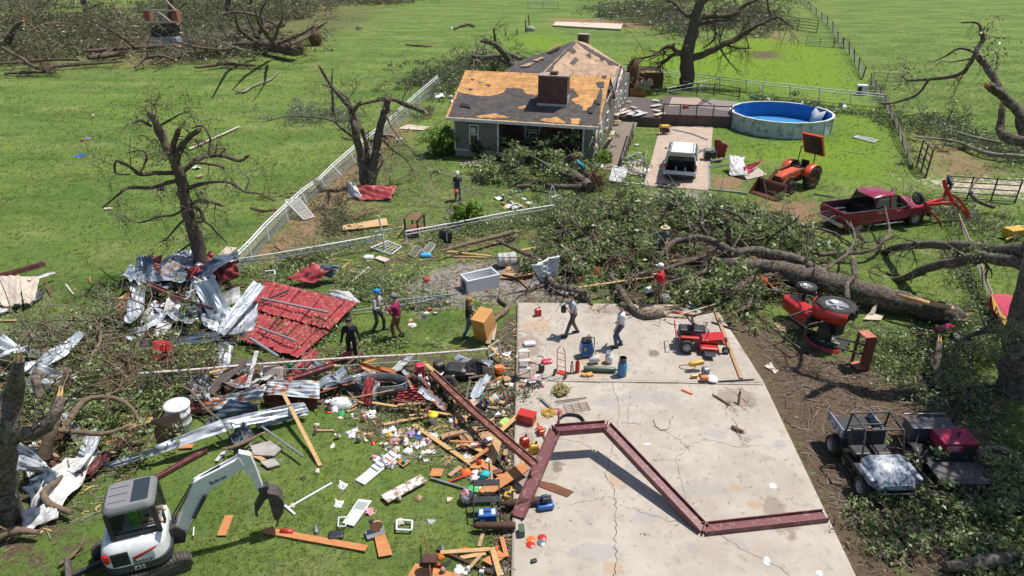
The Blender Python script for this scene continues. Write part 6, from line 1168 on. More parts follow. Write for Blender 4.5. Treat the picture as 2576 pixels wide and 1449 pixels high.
# ---------------------------------------------------------------- people
SKIN = mk('skin',(.56,.32,.22),(.5,.27,.19),6,.55); SKIN2 = mk('sunburnt_skin',(.44,.20,.13),rough=.55)
def cloth(name,c,d=None): return mk(name,c,d or tuple(v*.65 for v in c),7,.9,bump=.35,bscale=14)
def cap_(mb,a,b_,ra,rb,n=12):
    a = Vector(a); b_ = Vector(b_); d = b_-a; L = d.length; d.normalize(); P = []; Rr = []
    for k in range(4): t = math.pi/2*k/3; P.append(a-d*ra*math.cos(t)); Rr.append(max(ra*math.sin(t),.001))
    for k in range(4): t = math.pi/2*k/3; P.append(b_+d*rb*math.sin(t)); Rr.append(max(rb*math.cos(t),.001))
    mb.tube(P,Rr,n)
def ik(a,b_,l1,l2,bend):
    a = Vector(a); b_ = Vector(b_); d = b_-a; L = min(d.length,(l1+l2)*.999); d.normalize(); x = (l1*l1-l2*l2+L*L)/(2*L); h = math.sqrt(max(l1*l1-x*x,0)); bd = Vector(bend); bd = bd-d*bd.dot(d); bd.normalize()
    return a+d*x+bd*h,a+d*L
def person(label,pos,face,shirt,pants,H=1.76,lean=(0,0),feet=((.12,.12),(-.1,-.12)),hands=((.15,.3,.85),(.15,-.3,.85)),cap=None,capm=None,boots=None,sleeve='short',hair=None,hairm=None,skin=None,seat=None,look=(0,0),bare=False):
    k = H/1.76; t = thing('person',label,'person',pos,R(face)); sk = skin or SKIN; S_ = lambda v: Vector(v)*k
    hz = seat if seat else .93*k; pel = Vector((0,0,hz)); ch = pel+S_((lean[0],lean[1],.44*math.sqrt(max(.1,1-(lean[0]/.6)**2)))); nk = ch+(ch-pel).normalized()*.15*k; hd = nk+S_((look[0]+.02,look[1],.16))
    body = MB(); sh = MB(); pa = MB(); bo = MB(); g = .012
    def both(mb,a,b_,ra,rb): cap_(body,a,b_,ra*k,rb*k); mb is not None and cap_(mb,a,b_,(ra+g)*k,(rb+g)*k)
    for s in (-1,1):
        hip = pel+S_((0,s*.09,-.02)); f = Vector((feet[0 if s > 0 else 1][0],feet[0 if s > 0 else 1][1],.08*k)) if len(feet[0]) == 2 else Vector(feet[0 if s > 0 else 1])
        kn,an = ik(hip,f,.44*k,.43*k,(1,0,.1)); both(pa,hip,kn,.083,.056); both(pa,kn,an,.055,.043)
        toe = an+S_((.15,s*.02,-.045)); heel = an+S_((-.04,0,-.045)); both(None,heel,toe,.038,.032); cap_(bo,heel,toe,.048*k,.042*k); cap_(bo,an+S_((0,0,.08 if boots else -.01)),heel+S_((.03,0,0)),.058*k,.05*k)
        shd = ch+S_((0,s*.175,.03)); hx_,hy_,hz_ = hands[0 if s > 0 else 1]; el,wr_ = ik(shd,S_((hx_,hy_,hz_)),.29*k,.26*k,(-.6,s*.8,-.3))
        both(sh,shd,el,.052,.042) if sleeve == 'long' else (cap_(body,shd,el,.05*k,.04*k),bare or cap_(sh,shd,shd.lerp(el,.62),.064*k,.056*k))
        both(sh if sleeve == 'long' else None,el,wr_,.04,.027)
        dd = (wr_-el).normalized(); sd,u,_ = basis(dd); pc_ = wr_+dd*.05*k; cap_(body,wr_,pc_+dd*.02*k,.026*k,.03*k)
        for q in range(4):
            o = sd*(q-1.5)*.019*k; L = (.07,.082,.076,.058)[q]*k; b1 = pc_+o+dd*.025*k; b2 = b1+dd*L*.55+u*.006; b3 = b2+(dd*.6-u*.8*s).normalized()*L*.5; cap_(body,b1,b2,.0095*k,.009*k,7); cap_(body,b2,b3,.009*k,.008*k,7)
        b1 = pc_-sd*.022*k-dd*.02*k; cap_(body,b1,b1-sd*.028*k+dd*.045*k,.011*k,.009*k,7)
    both(pa,pel+S_((0,.05,0)),pel+S_((0,-.05,0)),.115,.115); both(sh,pel+S_((0,0,.06)),ch.lerp(pel,.35),.125,.13); both(sh,ch.lerp(pel,.3)+S_((0,.05,0)),ch+S_((0,.07,-.05)),.105,.115); both(sh,ch.lerp(pel,.3)-S_((0,.05,0)),ch+S_((0,-.07,-.05)),.105,.115); both(sh,ch+S_((0,.13,.02)),ch+S_((0,-.13,.02)),.068,.068)
    cap_(body,ch,nk+S_((0,0,.05)),.06*k,.053*k); body.sph(hd,(.096*k,.078*k,.118*k),16); cap_(body,hd+S_((.035,0,-.09)),hd+S_((.05,0,-.06)),.04*k,.045*k); cap_(body,hd+S_((.09,0,.0)),hd+S_((.108,0,-.03)),.012*k,.015*k,8)
    for s in (-1,1): body.sph(hd+S_((.0,s*.08,-.01)),(.022*k,.012*k,.034*k),8)
    def fin(mb,name,m,par=t,v=.011):
        if not mb.v: return
        o = mb.build(name,m,par); md = o.modifiers.new('r','REMESH'); md.mode = 'VOXEL'; md.voxel_size = v; md.use_smooth_shade = True; sm = o.modifiers.new('s','SMOOTH'); sm.iterations = 3; sm.factor = .5; return o
    fin(body,'body',sk,v=.009); fin(sh,'shirt',shirt,v=.014); fin(pa,'trousers',pants,v=.014); fin(bo,'footwear',boots or BLKP,v=.014)
    for s in (-1,1): mb = MB(); mb.sph(hd+S_((.088,s*.032,.012)),.011*k,8); mb.build('eye',BLKP,t)
    hm = hairm or mk('brown_hair',(.06,.035,.02))
    mb = MB(); mb.sph(hd+S_((-.015,0,.025)),(.1*k,.086*k,.112*k),14)
    if hair == 'long': cap_(mb,hd+S_((-.06,0,0)),hd+S_((-.1,0,-.3)),.08*k,.045*k); cap_(mb,hd+S_((-.02,.06,0)),hd+S_((-.03,.1,-.28)),.05*k,.03*k)
    if hair != 'none': fin(mb,'hair',hm,v=.012)
    if cap:
        mb = MB(); rows = [(.108*k,-.0),(.112*k,.03*k),(.1*k,.08*k),(.06*k,.112*k),(.004,.12*k)]; mb.lathe(rows,hd+S_((-.005,0,.035)),(-.08,0,1),18)
        if cap == 'cap':
            mb.grid([[hd+S_((.08+.02*0,y,.05)) for y in (-.07,0,.07)],[hd+S_((.19-abs(y)*.5,y,.035)) for y in (-.065,0,.065)]])
        else: mb.lathe([(.1*k,.0),(.2*k,-.02*k),(.21*k,-.015*k)],hd+S_((-.005,0,.045)),(0,0,1),20)
        mb.build('cap' if cap == 'cap' else 'hat',capm,t,solid=.008)
    t.scale = (1.14,1.14,1.04); return t
JEAN = cloth('blue_jeans',(.07,.11,.19)); KHA = cloth('khaki_trousers',(.22,.17,.11)); BRN = cloth('brown_trousers',(.20,.115,.05)); GRYT = cloth('grey_trousers',(.13,.11,.095)); BLKC = cloth('black_cloth',(.02,.02,.023)); CAMOC = mk('camo_cloth',(.03,.04,.02),(.10,.11,.07),12,.9)
WHC = cloth('white_cloth',(.66,.67,.69),(.55,.56,.58)); TANL = mk('leather',(.16,.09,.05),rough=.7)
def at(x,y,h=0): return G(x,y,h)
p1 = person('man in white cap and dark navy T-shirt walking with an orange chainsaw',at(1152,503),-80,cloth('navy_cloth',(.045,.06,.085)),JEAN,1.74,(.1,0),((.15,.1),(-.12,-.1)),((.25,.28,.82),(.25,-.25,.8)),'cap',WHC)
p2 = person('man in a turquoise tank top bending to cut the uprooted trunk',at(1466,458),175,cloth('turquoise_cloth',(.01,.30,.42)),JEAN,1.76,(.34,0),((.1,.14),(-.12,-.16)),((.62,.1,.7),(.55,-.15,.75)),None,None,bare=True,skin=SKIN2)
p3 = person('person in straw hat and blue grey shirt standing inside the leafy oak crown',at(1661,650),-70,cloth('blue_grey_cloth',(.15,.17,.20)),JEAN,1.72,(.1,0),hands=((.22,.1,1.0),(.1,-.35,1.15)),cap='hat',capm=mk('straw',(.52,.42,.27),rough=.8),sleeve='long')
p4 = person('man in bright red T-shirt, white cap and khaki trousers facing the fallen oak',at(1657,766),150,cloth('red_cloth',(.60,.02,.03)),KHA,1.82,(.05,0),((.05,.12),(-.05,-.12)),((.32,.2,.98),(.3,-.24,1.2)),'cap',WHC)
p5 = person('man in grey T-shirt and black cap walking on the slab holding a black object',at(1440,842,.1),195,cloth('grey_cloth',(.38,.42,.46)),GRYT,1.8,(.06,0),((.28,.08),(-.22,-.1)),((.3,.06,1.25),(.3,-.08,1.28)),'cap',BLKP)
p6 = person('man in white T-shirt, jeans and tall black boots standing on the slab',at(1557,872,.1),175,WHC,JEAN,1.8,(0,0),((.1,.1),(-.06,-.1)),((.2,.26,.86),(.1,-.28,.86)),'cap',CAMOC,boots=BLKP)
p7 = person('woman with long hair, tan cap, black T-shirt and blue jeans beside the tilted cabinet',at(1182,851),5,BLKC,cloth('bright_jeans',(.09,.16,.28)),1.72,(.0,0),((.28,-.02),(-.2,.05)),((.3,.2,1.0),(.12,-.22,.82)),'cap',cloth('tan_cloth',(.42,.22,.07)),hair='long',hairm=mk('light_brown_hair',(.16,.09,.045)),boots=TANL)
p8 = person('man in maroon T-shirt, grey cap and brown trousers lifting a limb',at(1003,851),160,cloth('maroon_cloth',(.27,.015,.075)),BRN,1.86,(.02,0),((.08,.14),(-.08,-.14)),((.32,.15,1.2),(.3,-.12,1.1)),'cap',cloth('cap_grey',(.2,.2,.22)),boots=BLKP)
p9 = person('person in pale grey shirt, bright blue cap and camouflage trousers carrying a limb',at(953,832),-20,cloth('pale_cloth',(.42,.40,.37)),CAMOC,1.78,(.04,0),((.14,.14),(-.14,-.12)),((.32,.15,1.1),(.3,-.1,1.15)),'cap',cloth('sky_cloth',(.02,.28,.62)),sleeve='long')
p10 = person('man dressed all in black with black cap standing behind the rusty rail',at(889,903),-80,BLKC,BLKC,1.74,(.06,0),((.1,.12),(-.1,-.12)),((.2,.32,.84),(.2,-.32,.84)),'cap',BLKP,sleeve='long',look=(.04,0))
sp_ = EC+hr @ Vector((.12,.04,0)); p11 = person('excavator operator in neon green vest sitting in the cab',sp_,20,mk('neon_cloth',(.22,.85,.02),(.16,.6,.02),6,.8),GRYT,1.7,(.02,0),((.55,.1,1.0),(.55,-.1,1.0)),((.5,.2,1.42),(.5,-.2,1.42)),None,None,seat=1.22)
mb = MB(); mb.box((-.12,0,1.12),(.45,.45,.14)); mb.box((-.34,0,1.45),(.12,.45,.55)); o = mb.build('operator_seat',BLKP,X); o.location = hr @ Vector((.12,.04,0)); o.rotation_euler = (0,0,R(20))
# tools and things in hands
def chainsaw(label,loc,ang,col=None,pitch=0):
    t = thing('chainsaw',label,'chainsaw',loc,rot=Matrix.Rotation(R(ang),3,'Z') @ Matrix.Rotation(R(pitch),3,'Y')); c = col or ORNG
    boxp(t,'motor_body',c,(0,0,.1),(.3,.2,.2),.04); boxp(t,'guide_bar',GREYM,(.4,.02,.06),(.5,.015,.09),.004); mb = MB(); mb.tube([(.1,-.12,.1),(.1,-.12,.24),(.1,.12,.24),(.1,.12,.1)],.014,6); mb.tube([(-.14,0,.05),(-.3,0,.1),(-.3,0,.2),(-.1,0,.2)],.016,6); mb.build('handle',BLKP,t); return t
hp = lambda p,v: Matrix.Translation(p.location) @ p.rotation_euler.to_matrix().to_4x4() @ Vector(v)
chainsaw('orange chainsaw carried by the man in the navy T-shirt',hp(p1,(.3,-.1,.55)),-60,pitch=20); chainsaw('chainsaw held by the man in the turquoise tank top',hp(p2,(.72,-.05,.5)),175); chainsaw('white chainsaw hanging from the hand of the man in red',hp(p4,(.45,.15,.6)),190,WHP,15)
chainsaw('orange chainsaw resting on the gravel left of the open white freezer',G(1073,709),-110); chainsaw('small orange and black chainsaw beside the yellow fuel can',G(1360,1090,.1),-70)
t = thing('camera_bag','black bundle held against the chest of the man in the grey T-shirt','bundle',hp(p5,(.42,0,1.22))); boxp(t,'bundle',BLKP,(0,0,0),(.2,.22,.26),.05); boxp(t,'strap',BLKP,(.02,0,.16),(.06,.16,.05),.02)
a = hp(p8,(.36,0,1.2)); b_ = hp(p9,(.35,0,1.12)); mb = MB(); q,r = smoothpath([a+Vector((.25,-.1,-.3)),a,b_.lerp(a,.4)+Vector((0,0,.35)),b_+Vector((-.1,.2,.9)),b_+Vector((-.2,.5,1.3))],[.03,.04,.045,.03,.015]); c = a.copy(); c.z = 0
t = thing('dead_branch','crooked limb held up between the man in maroon and the person in pale grey','branch',c); mb.tube([v-c for v in q],r,7)
for i in (3,6,9,10): grow(mb,q[i]-c,(random.gauss(0,1),random.gauss(0,.6),.8),.8,.015,1)
mb.build('stem',BARK,t)
# ---------------------------------------------------------------- storm debris
def woodm(n,a,b_): return mk(n,a,b_,3.5,.75,bump=.25,stretch=(1,5,5))
PINE = woodm('pine_board',(.54,.35,.16),(.40,.24,.10)); CEDAR = woodm('orange_board',(.50,.22,.08),(.40,.155,.055)); TANB = woodm('tan_board',(.42,.27,.15),(.30,.19,.11)); OLD = woodm('old_board',(.15,.12,.10),(.09,.07,.06)); REDB = woodm('reddish_board',(.30,.12,.065),(.22,.085,.05)); DARKB = woodm('dark_stain',(.05,.022,.015),(.09,.04,.025))
PALE = mk('pale_board',(.55,.47,.38),(.45,.38,.31),4,.8); CHIPP = mk('chipped_paint_board',(.60,.57,.53),(.27,.17,.12),7,.8,lo=.48,hi=.56)
TIN = mk('zinc_tin',(.44,.48,.52),(.29,.32,.36),2.2,.45,.35,c3=(.55,.57,.60),s3=3); TINR = mk('rusty_tin',(.42,.46,.50),(.30,.10,.04),2.6,.5,.3,lo=.47,hi=.56); TIND = mk('blue_grey_tin',(.14,.18,.23),(.09,.12,.16),3,.4,.3); TINW = mk('white_tin',(.58,.58,.57),(.38,.39,.39),3,.5,c3=(.3,.28,.25),s3=5); TINRED = mk('red_tin',(.34,.045,.048),(.24,.03,.034),1.6,.5,c3=(.42,.13,.12),s3=4,spec=.4); TINP = mk('pinkish_tin',(.36,.30,.28),(.27,.22,.21),2,.6); RUSTT = mk('rust_brown_tin',(.22,.075,.04),(.15,.05,.03),3,.6)
def T4(name,label,cat,group=None,c=None): return thing(name,label,cat,c,group=group)
def plank(label,x1,y1,x2,y2,w=.12,mat=None,h=.05,h2=None,th=.04,name='plank',cat='plank'):
    a = G(x1,y1,h+random.random()*.012); b_ = G(x2,y2,(h if h2 is None else h2)+random.random()*.012); c = a.lerp(b_,.5); c.z = 0
    mb = MB(); mb.beam(a-c,b_-c,w,th); o = mb.build(name,mat or PINE,bevel=.003); o.location = c; tag(o,label,cat); return o
def panel(label,pts,h,mat,th=.02,name='board',cat='board',z=None):
    P = [G(p[0],p[1],p[2] if len(p) > 2 else h+random.random()*.01) for p in pts]; c = sum(P,Vector())/len(P); c.z = 0
    n = (P[1]-P[0]).cross(P[2]-P[0]).normalized(); n = n if n.z > 0 else -n
    mb = MB(); mb.prism([p-c for p in P],n*th); o = mb.build(name,mat); o.location = c; tag(o,label,cat); return o
def sheet(label,q,mat,ribs=6,cr=.1,name='metal_sheet',cat='metal sheet',group=None,par=None,n=14,rd=.022,seed=None):
    """corrugated sheet over four corners (x, y, height); ribs run from the first edge to the third"""
    P = [G(*p) for p in q]; c = sum(P,Vector())/4; c.z = 0; rs = random.Random(seed or int(q[0][0]*7+q[0][1])); L = (P[3]-P[0]).length; nu = n; nv = max(8,ribs*4 if ribs else 12)
    nn = (P[1]-P[0]).cross(P[3]-P[0]).normalized(); nn = nn if nn.z > 0 else -nn; f1 = [rs.uniform(.6,1.6) for _ in range(6)]; ph = [rs.uniform(0,6) for _ in range(6)]; rows = []
    for i in range(nu+1):
        r = []
        for j in range(nv+1):
            u,v = i/nu,j/nv; p = (P[0].lerp(P[1],v)).lerp(P[3].lerp(P[2],v),u)
            d = cr*(math.sin(5*f1[0]*u+ph[0])*math.cos(3*f1[1]*v+ph[1])+.5*abs(math.sin(9*f1[2]*u+4*v*f1[3]+ph[2]))+.3*math.sin(13*f1[4]*(u-v)+ph[3]))
            if ribs: d += rd*max(0,math.cos(2*math.pi*v*ribs))**3*2
            p = p+nn*d; p.z = max(p.z,.015); r.append(p-c)
        rows.append(r)
    mb = MB(); mb.grid(rows,smooth=not ribs or cr > .05); o = mb.build(name,mat,par,solid=.006); o.location = c
    if par is None: tag(o,label,cat,group)
    return o
# collapsed red shed roof: lapped ribbed sheets
ORD = 'first second third fourth fifth sixth seventh eighth ninth'.split(); RG_ = 'red sheets of the collapsed shed roof'
for k in range(9):
    f0,f1_ = k/9,(k+1.08)/9
    def tp(f): return (640+258*f,700+62*f)
    def bt_(f): return (556+196*f,838+58*f) if f > .3 else (556+196*f,838+58*f)
    a,b_,c_,d_ = tp(f0),tp(f1_),bt_(f1_),bt_(f0); hh_ = .5-.03*k+.05*(k % 2)
    m_ = (.0 if k % 3 else .04)
    sheet(ORD[k]+' red ribbed sheet from the left in the upper row of the collapsed roof',[(a[0],a[1],hh_+.1),(b_[0],b_[1],hh_+.07),((b_[0]+c_[0])/2+4,(b_[1]+c_[1])/2,hh_+.04),((a[0]+d_[0])/2,(a[1]+d_[1])/2,hh_+.08)],TINRED,3,.03,group=RG_)
    sheet(ORD[k]+' red ribbed sheet from the left in the lower row of the collapsed roof',[((a[0]+d_[0])/2-3,(a[1]+d_[1])/2-4,hh_+.0),((b_[0]+c_[0])/2+8,(b_[1]+c_[1])/2,hh_-.02),(c_[0]+random.uniform(-8,10),c_[1]+random.uniform(-6,8),hh_*.5),(d_[0],d_[1]+4,hh_*.6)],TINRED,3,.015)
for a in ((('folded silver trim leaning up across the red roof sheets',[(546,828,.9),(566,850,.8),(668,722,1.3),(640,708,1.4)],TIN,2,.04),('long dark silver trim lying level below the tin pile',[(352,862,.5),(356,882,.35),(560,858,.7),(546,834,.9)],TIND,2,.04),('crumpled bright tin standing in the middle of the tin pile',[(425,795,.6),(470,732,1.3),(505,760,1.0),(514,806,.4)],TIN,4,.16),('bent white sheet at the top of the tin pile',[(470,735,.7),(490,700,1.1),(532,718,.8),(520,745,.5)],TINW,3,.14),
    ('pinkish weathered panel leaning below the dark broken tree',[(372,730,.4),(430,654,1.4),(470,672,1.2),(410,748,.3)],TINP,5,.1),('blue grey strip along the edge of the pinkish panel',[(318,762,.2),(325,776,.1),(470,690,1.0),(462,672,1.2)],TIND,1,.03),('crumpled glossy red sheet by the foot of the long white fence',[(528,672,.5),(602,650,1.3),(606,698,.6),(540,712,.3)],TINRED,4,.16),('red sheet with pale curled end lying above the roof sheets',[(722,704,.3),(790,712,.3),(856,672,.7),(790,664,.8)],TINRED,3,.12),
    ('curled grey sheet end poking up right of the red sheet',[(800,690,.4),(835,700,.3),(858,668,.8),(812,664,.9)],TIND,2,.1),('crumpled white wrap on the grass right of the red roof',[(826,730,.3),(830,752,.15),(908,762,.3),(880,735,.4)],TINW,0,.1),('tin sheet crushed under the folded trim',[(500,790,.7),(520,830,.5),(570,845,.5),(600,780,.9)],TIN,4,.16),('silver sheet folded down beside the folded trim',[(560,850,.7),(640,830,.3),(648,760,.8),(610,770,1.0)],TIN,2,.12),
    ('shredded red sheet under the maroon beams at the left',[(340,790,.3),(350,812,.2),(440,820,.3),(420,778,.6)],TINRED,3,.16),('torn dark inner panel hanging below the roof',[(520,860,.7),(530,900,.1),(575,900,.1),(590,860,.6)],TIND,2,.1),('white torn sheet half hidden in leaves at the left',[(320,830,.5),(330,850,.3),(385,850,.4),(370,825,.6)],TINW,2,.12),
    ('dark blue tarp coloured tin bent over the grass',[(516,1068,.1),(580,1002,.8),(650,1018,.7),(652,1040,.3)],TIND,4,.12),('wide galvanised sheet streaked with rust',[(676,956,.8),(664,994,.5),(804,1004,.45),(806,960,.7)],TINR,5,.06),('rust streaked sheet bending down to the left',[(506,1012,.35),(512,1042,.1),(664,1000,.5),(670,968,.8)],TINR,4,.12),('brown underside of the rusty sheet',[(662,990,.3),(668,1020,.05),(798,1030,.05),(803,1004,.35)],RUSTT,4,.05),
    ('first length of the long silver streamer of tin above the excavator',[(262,1166,.25),(260,1178,.1),(400,1142,.4),(392,1122,.6)],TIN,2,.05),('middle length of the long silver streamer of tin',[(390,1122,.6),(398,1144,.4),(572,1084,.6),(556,1056,.8)],TIN,2,.07),('right length of the long silver streamer of tin',[(556,1056,.8),(572,1084,.55),(778,1034,.3),(764,1014,.5)],TIN,3,.07),('crumpled dark grey tin below the silver streamer',[(566,1104,.1),(626,1062,.6),(634,1092,.3),(612,1128,.05)],TIND,2,.16),
    ('second silver strip behind the leaning pine board',[(640,1062,.2),(648,1080,.1),(776,1046,.2),(768,1036,.3)],TIN,2,.06),('creased black and silver tarp in the scrap heap',[(472,958,.5),(526,930,.9),(532,1006,.5),(482,1018,.2)],mk('silver_black_tarp',(.45,.46,.48),(.04,.04,.05),4,.3,lo=.42,hi=.52,stretch=(3,.7,1)),0,.14),('crumpled bright tin at the far left among branches',[(62,985,.4),(95,910,1.2),(158,938,.9),(118,996,.3)],TIN,4,.16),('small bright tin piece at the far left',[(16,1014,.3),(50,984,.6),(70,1000,.4),(40,1028,.2)],TIN,2,.1),
    ('silver sheet wrapped on the thick trunk at the left edge',[(-20,1110,1.2),(60,1118,1.2),(155,1196,.5),(-10,1180,.8)],TIN,3,.16),('large crumpled white sheet under the branches left of the excavator',[(62,1296,.1),(150,1180,.5),(245,1128,.6),(150,1300,.1)],mk('white_membrane',(.60,.59,.57),(.45,.44,.42),3,.7),0,.2),('lower fold of white sheet left of the excavator',[(50,1340,.1),(60,1290,.3),(160,1250,.3),(150,1310,.05)],TINW,0,.14),('dark folded sheet between trunk and white sheet',[(70,1230,.3),(120,1170,.8),(150,1190,.7),(90,1290,.1)],TIND,3,.1),
    ('cream building panel in the wreckage at the far left edge',[(-20,700,.6),(-10,772,.3),(58,770,.3),(50,695,.7)],PALE,3,.08),('tan panel in the wreckage at the far left edge',[(48,697,.7),(62,768,.3),(88,760,.2),(100,700,.6)],PALE,3,.05),('white bent trim on top of the far left wreckage',[(68,700,.7),(72,708,.6),(140,690,.3),(136,684,.4)],TINW,1,.03),('long white bent trim below the far left wreckage',[(-30,790,.2),(-25,804,.1),(112,742,.15),(108,732,.25)],TINW,1,.05),('blue grey open tray in the far left wreckage',[(60,762,.1),(66,776,.0),(116,742,.2),(112,726,.5)],TIND,1,.05),
    ('upright red ribbed sheet lying over the stock tank',[(925,948,.85),(945,952,.85),(934,1022,.1),(905,1014,.1)],TINRED,2,.04),('white side of the bent sheet on the stock tank',[(945,956,.8),(957,966,.7),(945,1004,.2),(934,1010,.2)],TINW,3,.04),('red ribbed sheet in front of the stock tank',[(1004,981,.5),(990,1014,.1),(1070,1008,.15),(1075,974,.5)],TINRED,5,.05),('rusty orange curved sheet behind the stock tank',[(900,910,.6),(912,932,.4),(992,942,.4),(995,930,.5)],mk('orange_rust',(.40,.14,.035),(.28,.09,.03),3,.7),0,.06),
    ('white ribbed trim beside the stock tank',[(847,957,.5),(850,963,.45),(945,942,.5),(943,934,.55)],TINW,1,.03),('pale blue ribbed trim in front of the rusty orange sheet',[(815,966,.5),(820,975,.4),(922,945,.55),(918,936,.6)],TIN,2,.04),('light blue crumpled tin beyond the slab beside the chest freezer',[(1336,668,1.2),(1365,714,.1),(1402,694,.3),(1408,644,1.3)],mk('pale_tin',(.62,.68,.74),(.52,.57,.62),2,.35,.2),5,.09),
    ('crumpled glossy red sheet around the foot of the twin trunked tree',[(890,476,.5),(900,502,.1),(985,505,.1),(1000,466,.6)],TINRED,0,.2),('curled white sheet at the left of the crumpled red sheet',[(871,458,.9),(880,496,.1),(912,500,.1),(893,460,.9)],TINW,2,.08),('red curved sheet standing beside the black generator',[(1796,352,1.6),(1800,395,.2),(1822,402,.1),(1832,362,1.3)],TINRED,3,.14),('white crumpled sheet right of the driveway',[(1832,394,.9),(1835,440,.1),(1880,448,.1),(1872,396,.8)],TINW,3,.14),('grey and red torn sheet end by the orange tractor',[(1868,420,.6),(1880,440,.1),(1920,402,.5),(1900,408,.6)],PINKR,2,.1),
    ('white ribbed sheet inside the pipe frame beside the driveway',[(1542,416,.35),(1530,458,.05),(1568,462,.05),(1580,426,.35)],TINW,3,.02),('silver sheet caught in the wrecked grove',[(548,62,1.2),(545,74,.2),(562,76,.2),(570,60,1.4)],TINW,2,.15),('blue grey sheet under the big uprooted trunk',[(572,88,1),(570,100,.3),(600,98,.3),(604,84,1)],TIN,2,.2),('white sheet lying beside the big uprooted trunk',[(604,84,.6),(600,94,.2),(632,90,.2),(640,82,.6)],TINW,2,.15),('second silver sheet low in the wrecked grove',[(566,104,.6),(562,118,.2),(590,122,.2),(598,108,.6)],TINW,2,.15),('small crumpled white wrap on the far meadow',[(893,68,.6),(896,75,.1),(912,74,.1),(908,66,.7)],TINW,0,.2))):
    sheet(a[0],a[1],a[2],a[3],a[4])
PKS = [('pine board leaning over the silver tin and pointing down to the grass',712,988,806,1172,.12,PINE,.7,.05),('long pine board lying right of the red sheets toward the slab',936,1013,1182,1051,.1,PINE,.25,.1),('short pine stud above the long pine board',1000,1019,1078,1013,.09,PINE,.3),('pine board ending at the yellow lidded bucket',965,1068,1082,1045,.12,PINE,.08),('pine stud lying behind the yellow lidded bucket',1030,1046,1085,1037,.09,PINE,.12),('long slanting pine board from the bucket down to the pile of orange boards',1040,1068,1192,1172,.15,PINE,.08),
 ('long orange board on the grass right of the excavator bucket',665,1334,922,1380,.2,CEDAR,.06),('wide weathered board lying at an angle in the scrap heap',528,985,612,905,.5,OLD,.3,.9),('white square post standing across the scrap heap',622,976,646,883,.14,TINW,.5,1.0),('wide brown board above the reddish boards',1110,1100,1236,1070,.26,TANB,.12),('pine board standing on its end against the brown channel',1234,1165,1256,1098,.26,PINE,.1,.35),('big orange board running up to the bent steel frame',1213,1242,1322,1172,.38,CEDAR,.25,.35),('orange board under the big orange board',1217,1168,1270,1200,.26,CEDAR,.15),
 ('small broken tan board above the silver level',1130,1197,1160,1174,.14,TANB,.05),('pine board edge on the slab under the frame',1305,1180,1345,1120,.12,PINE,.14),('long pine board along the right edge of the upper slab',1798,777,1865,952,.13,TANB,.14),('pine board lying through the leafy oak crown toward the man in red',1455,723,1645,696,.12,PINE,.7,.6),('bare rod lying over the oak twigs onto the slab',1700,795,1800,765,.05,PALE,.2,.4),('pine board slanting across the gravel below the freezer',1300,697,1335,727,.12,PINE,.06),('pine board lying left of the white drum',1118,631,1245,645,.12,PINE,.12),('dark edged board below the pine board by the white drum',1140,645,1240,648,.1,TANB,.06),
 ('pine board sticking out of leaves right of the white drum',1300,632,1358,620,.14,PINE,.6),('slim pale board on the grass left of the gravel',883,710,928,672,.1,PALE,.05),('yellowish curved board near the tall bent gate post',855,680,878,660,.08,PINE,.05),('long pale round post lying on the field beyond the dark broken tree',475,375,602,318,.22,PALE,.15),('short board left of the tin pile on the grass',165,715,185,740,.08,PALE,.04),('rusty stake leaning right of the far left wreckage',113,700,130,748,.06,RUSTP,.4,.05),('orange board stub at the far left edge',-5,806,40,806,.1,PINE,.06),('small orange splinter on the grass',225,698,229,712,.06,CEDAR,.05),
 ('tan plank leaning on the tan cabinet',1228,865,1236,822,.2,TANB,.1,.5),('second tan plank behind the tan cabinet',1240,855,1246,815,.12,PALE,.1,.5),('yellow board at the far left corner of the slab',1230,870,1262,900,.1,PINE,.3),('tan stub at the foot of the white step stool',1328,898,1340,912,.1,PINE,.14),('long pale board at the bottom edge beside the slab',1108,1390,1232,1382,.12,PINE,.1),('short pine board under the long pale board',1158,1404,1222,1392,.12,PINE,.06),('pine board ending in the lower left corner of the slab',1238,1378,1258,1449,.14,PINE,.2),('slim board standing alone above the bottom boards',1205,1375,1218,1332,.1,TANB,.05),('orange moulding along the slab edge',1262,1352,1274,1398,.12,CEDAR,.12),('second orange moulding by the slab edge',1252,1400,1280,1396,.1,CEDAR,.14),('tan stick crossing the bottom boards',1182,1428,1210,1396,.09,TANB,.15),
 ('dark red pipe lying under the bottom boards',1100,1380,1245,1445,.07,DARKB,.08),('short flat strip of wood beside the leaning pine board',788,1083,841,1083,.08,TANB,.04),('pine scrap at the excavator stick',628,1140,664,1158,.14,PINE,.06),('white board lying left of the excavator stick',544,1160,570,1130,.12,TINW,.05),('orange scrap under the silver streamer',452,1124,486,1122,.2,CEDAR,.06),('orange board in the leaves left of the white barrel',290,1048,378,1046,.14,CEDAR,.3),('tan board in the leaves left of the rusty plate',310,1075,385,1052,.4,TANB,.25),('rafter lying along the silver streamer',470,1010,520,1016,.14,REDB,.3),('pale strip on the middle meadow near the fence',1190,125,1230,120,.14,TINW,.05),('thin pale strip far out on the meadow',960,26,985,22,.18,PALE,.05),('yellow slat on the far meadow',975,38,1018,28,.14,PINE,.05),('short slat on the upper meadow',1180,26,1210,24,.2,PALE,.05),('pale stake standing on the meadow left of the house',1008,142,1012,132,.16,PALE,.1,.6),
 ('white plastic strip on the lawn right of the pool',2128,280,2160,283,.08,TINW,.04),('slim pale strip on the lawn below the pool',2115,378,2180,388,.05,TINW,.03),('brown rail piece lying by the pickup tailgate',2047,487,2100,496,.1,IRON,.06),('pale stick on the bare ground by the slab',1938,913,1950,940,.1,PALE,.04),('long bare pole along the right edge of the slab',2470,1000,2476,960,.06,BARK,.2)]
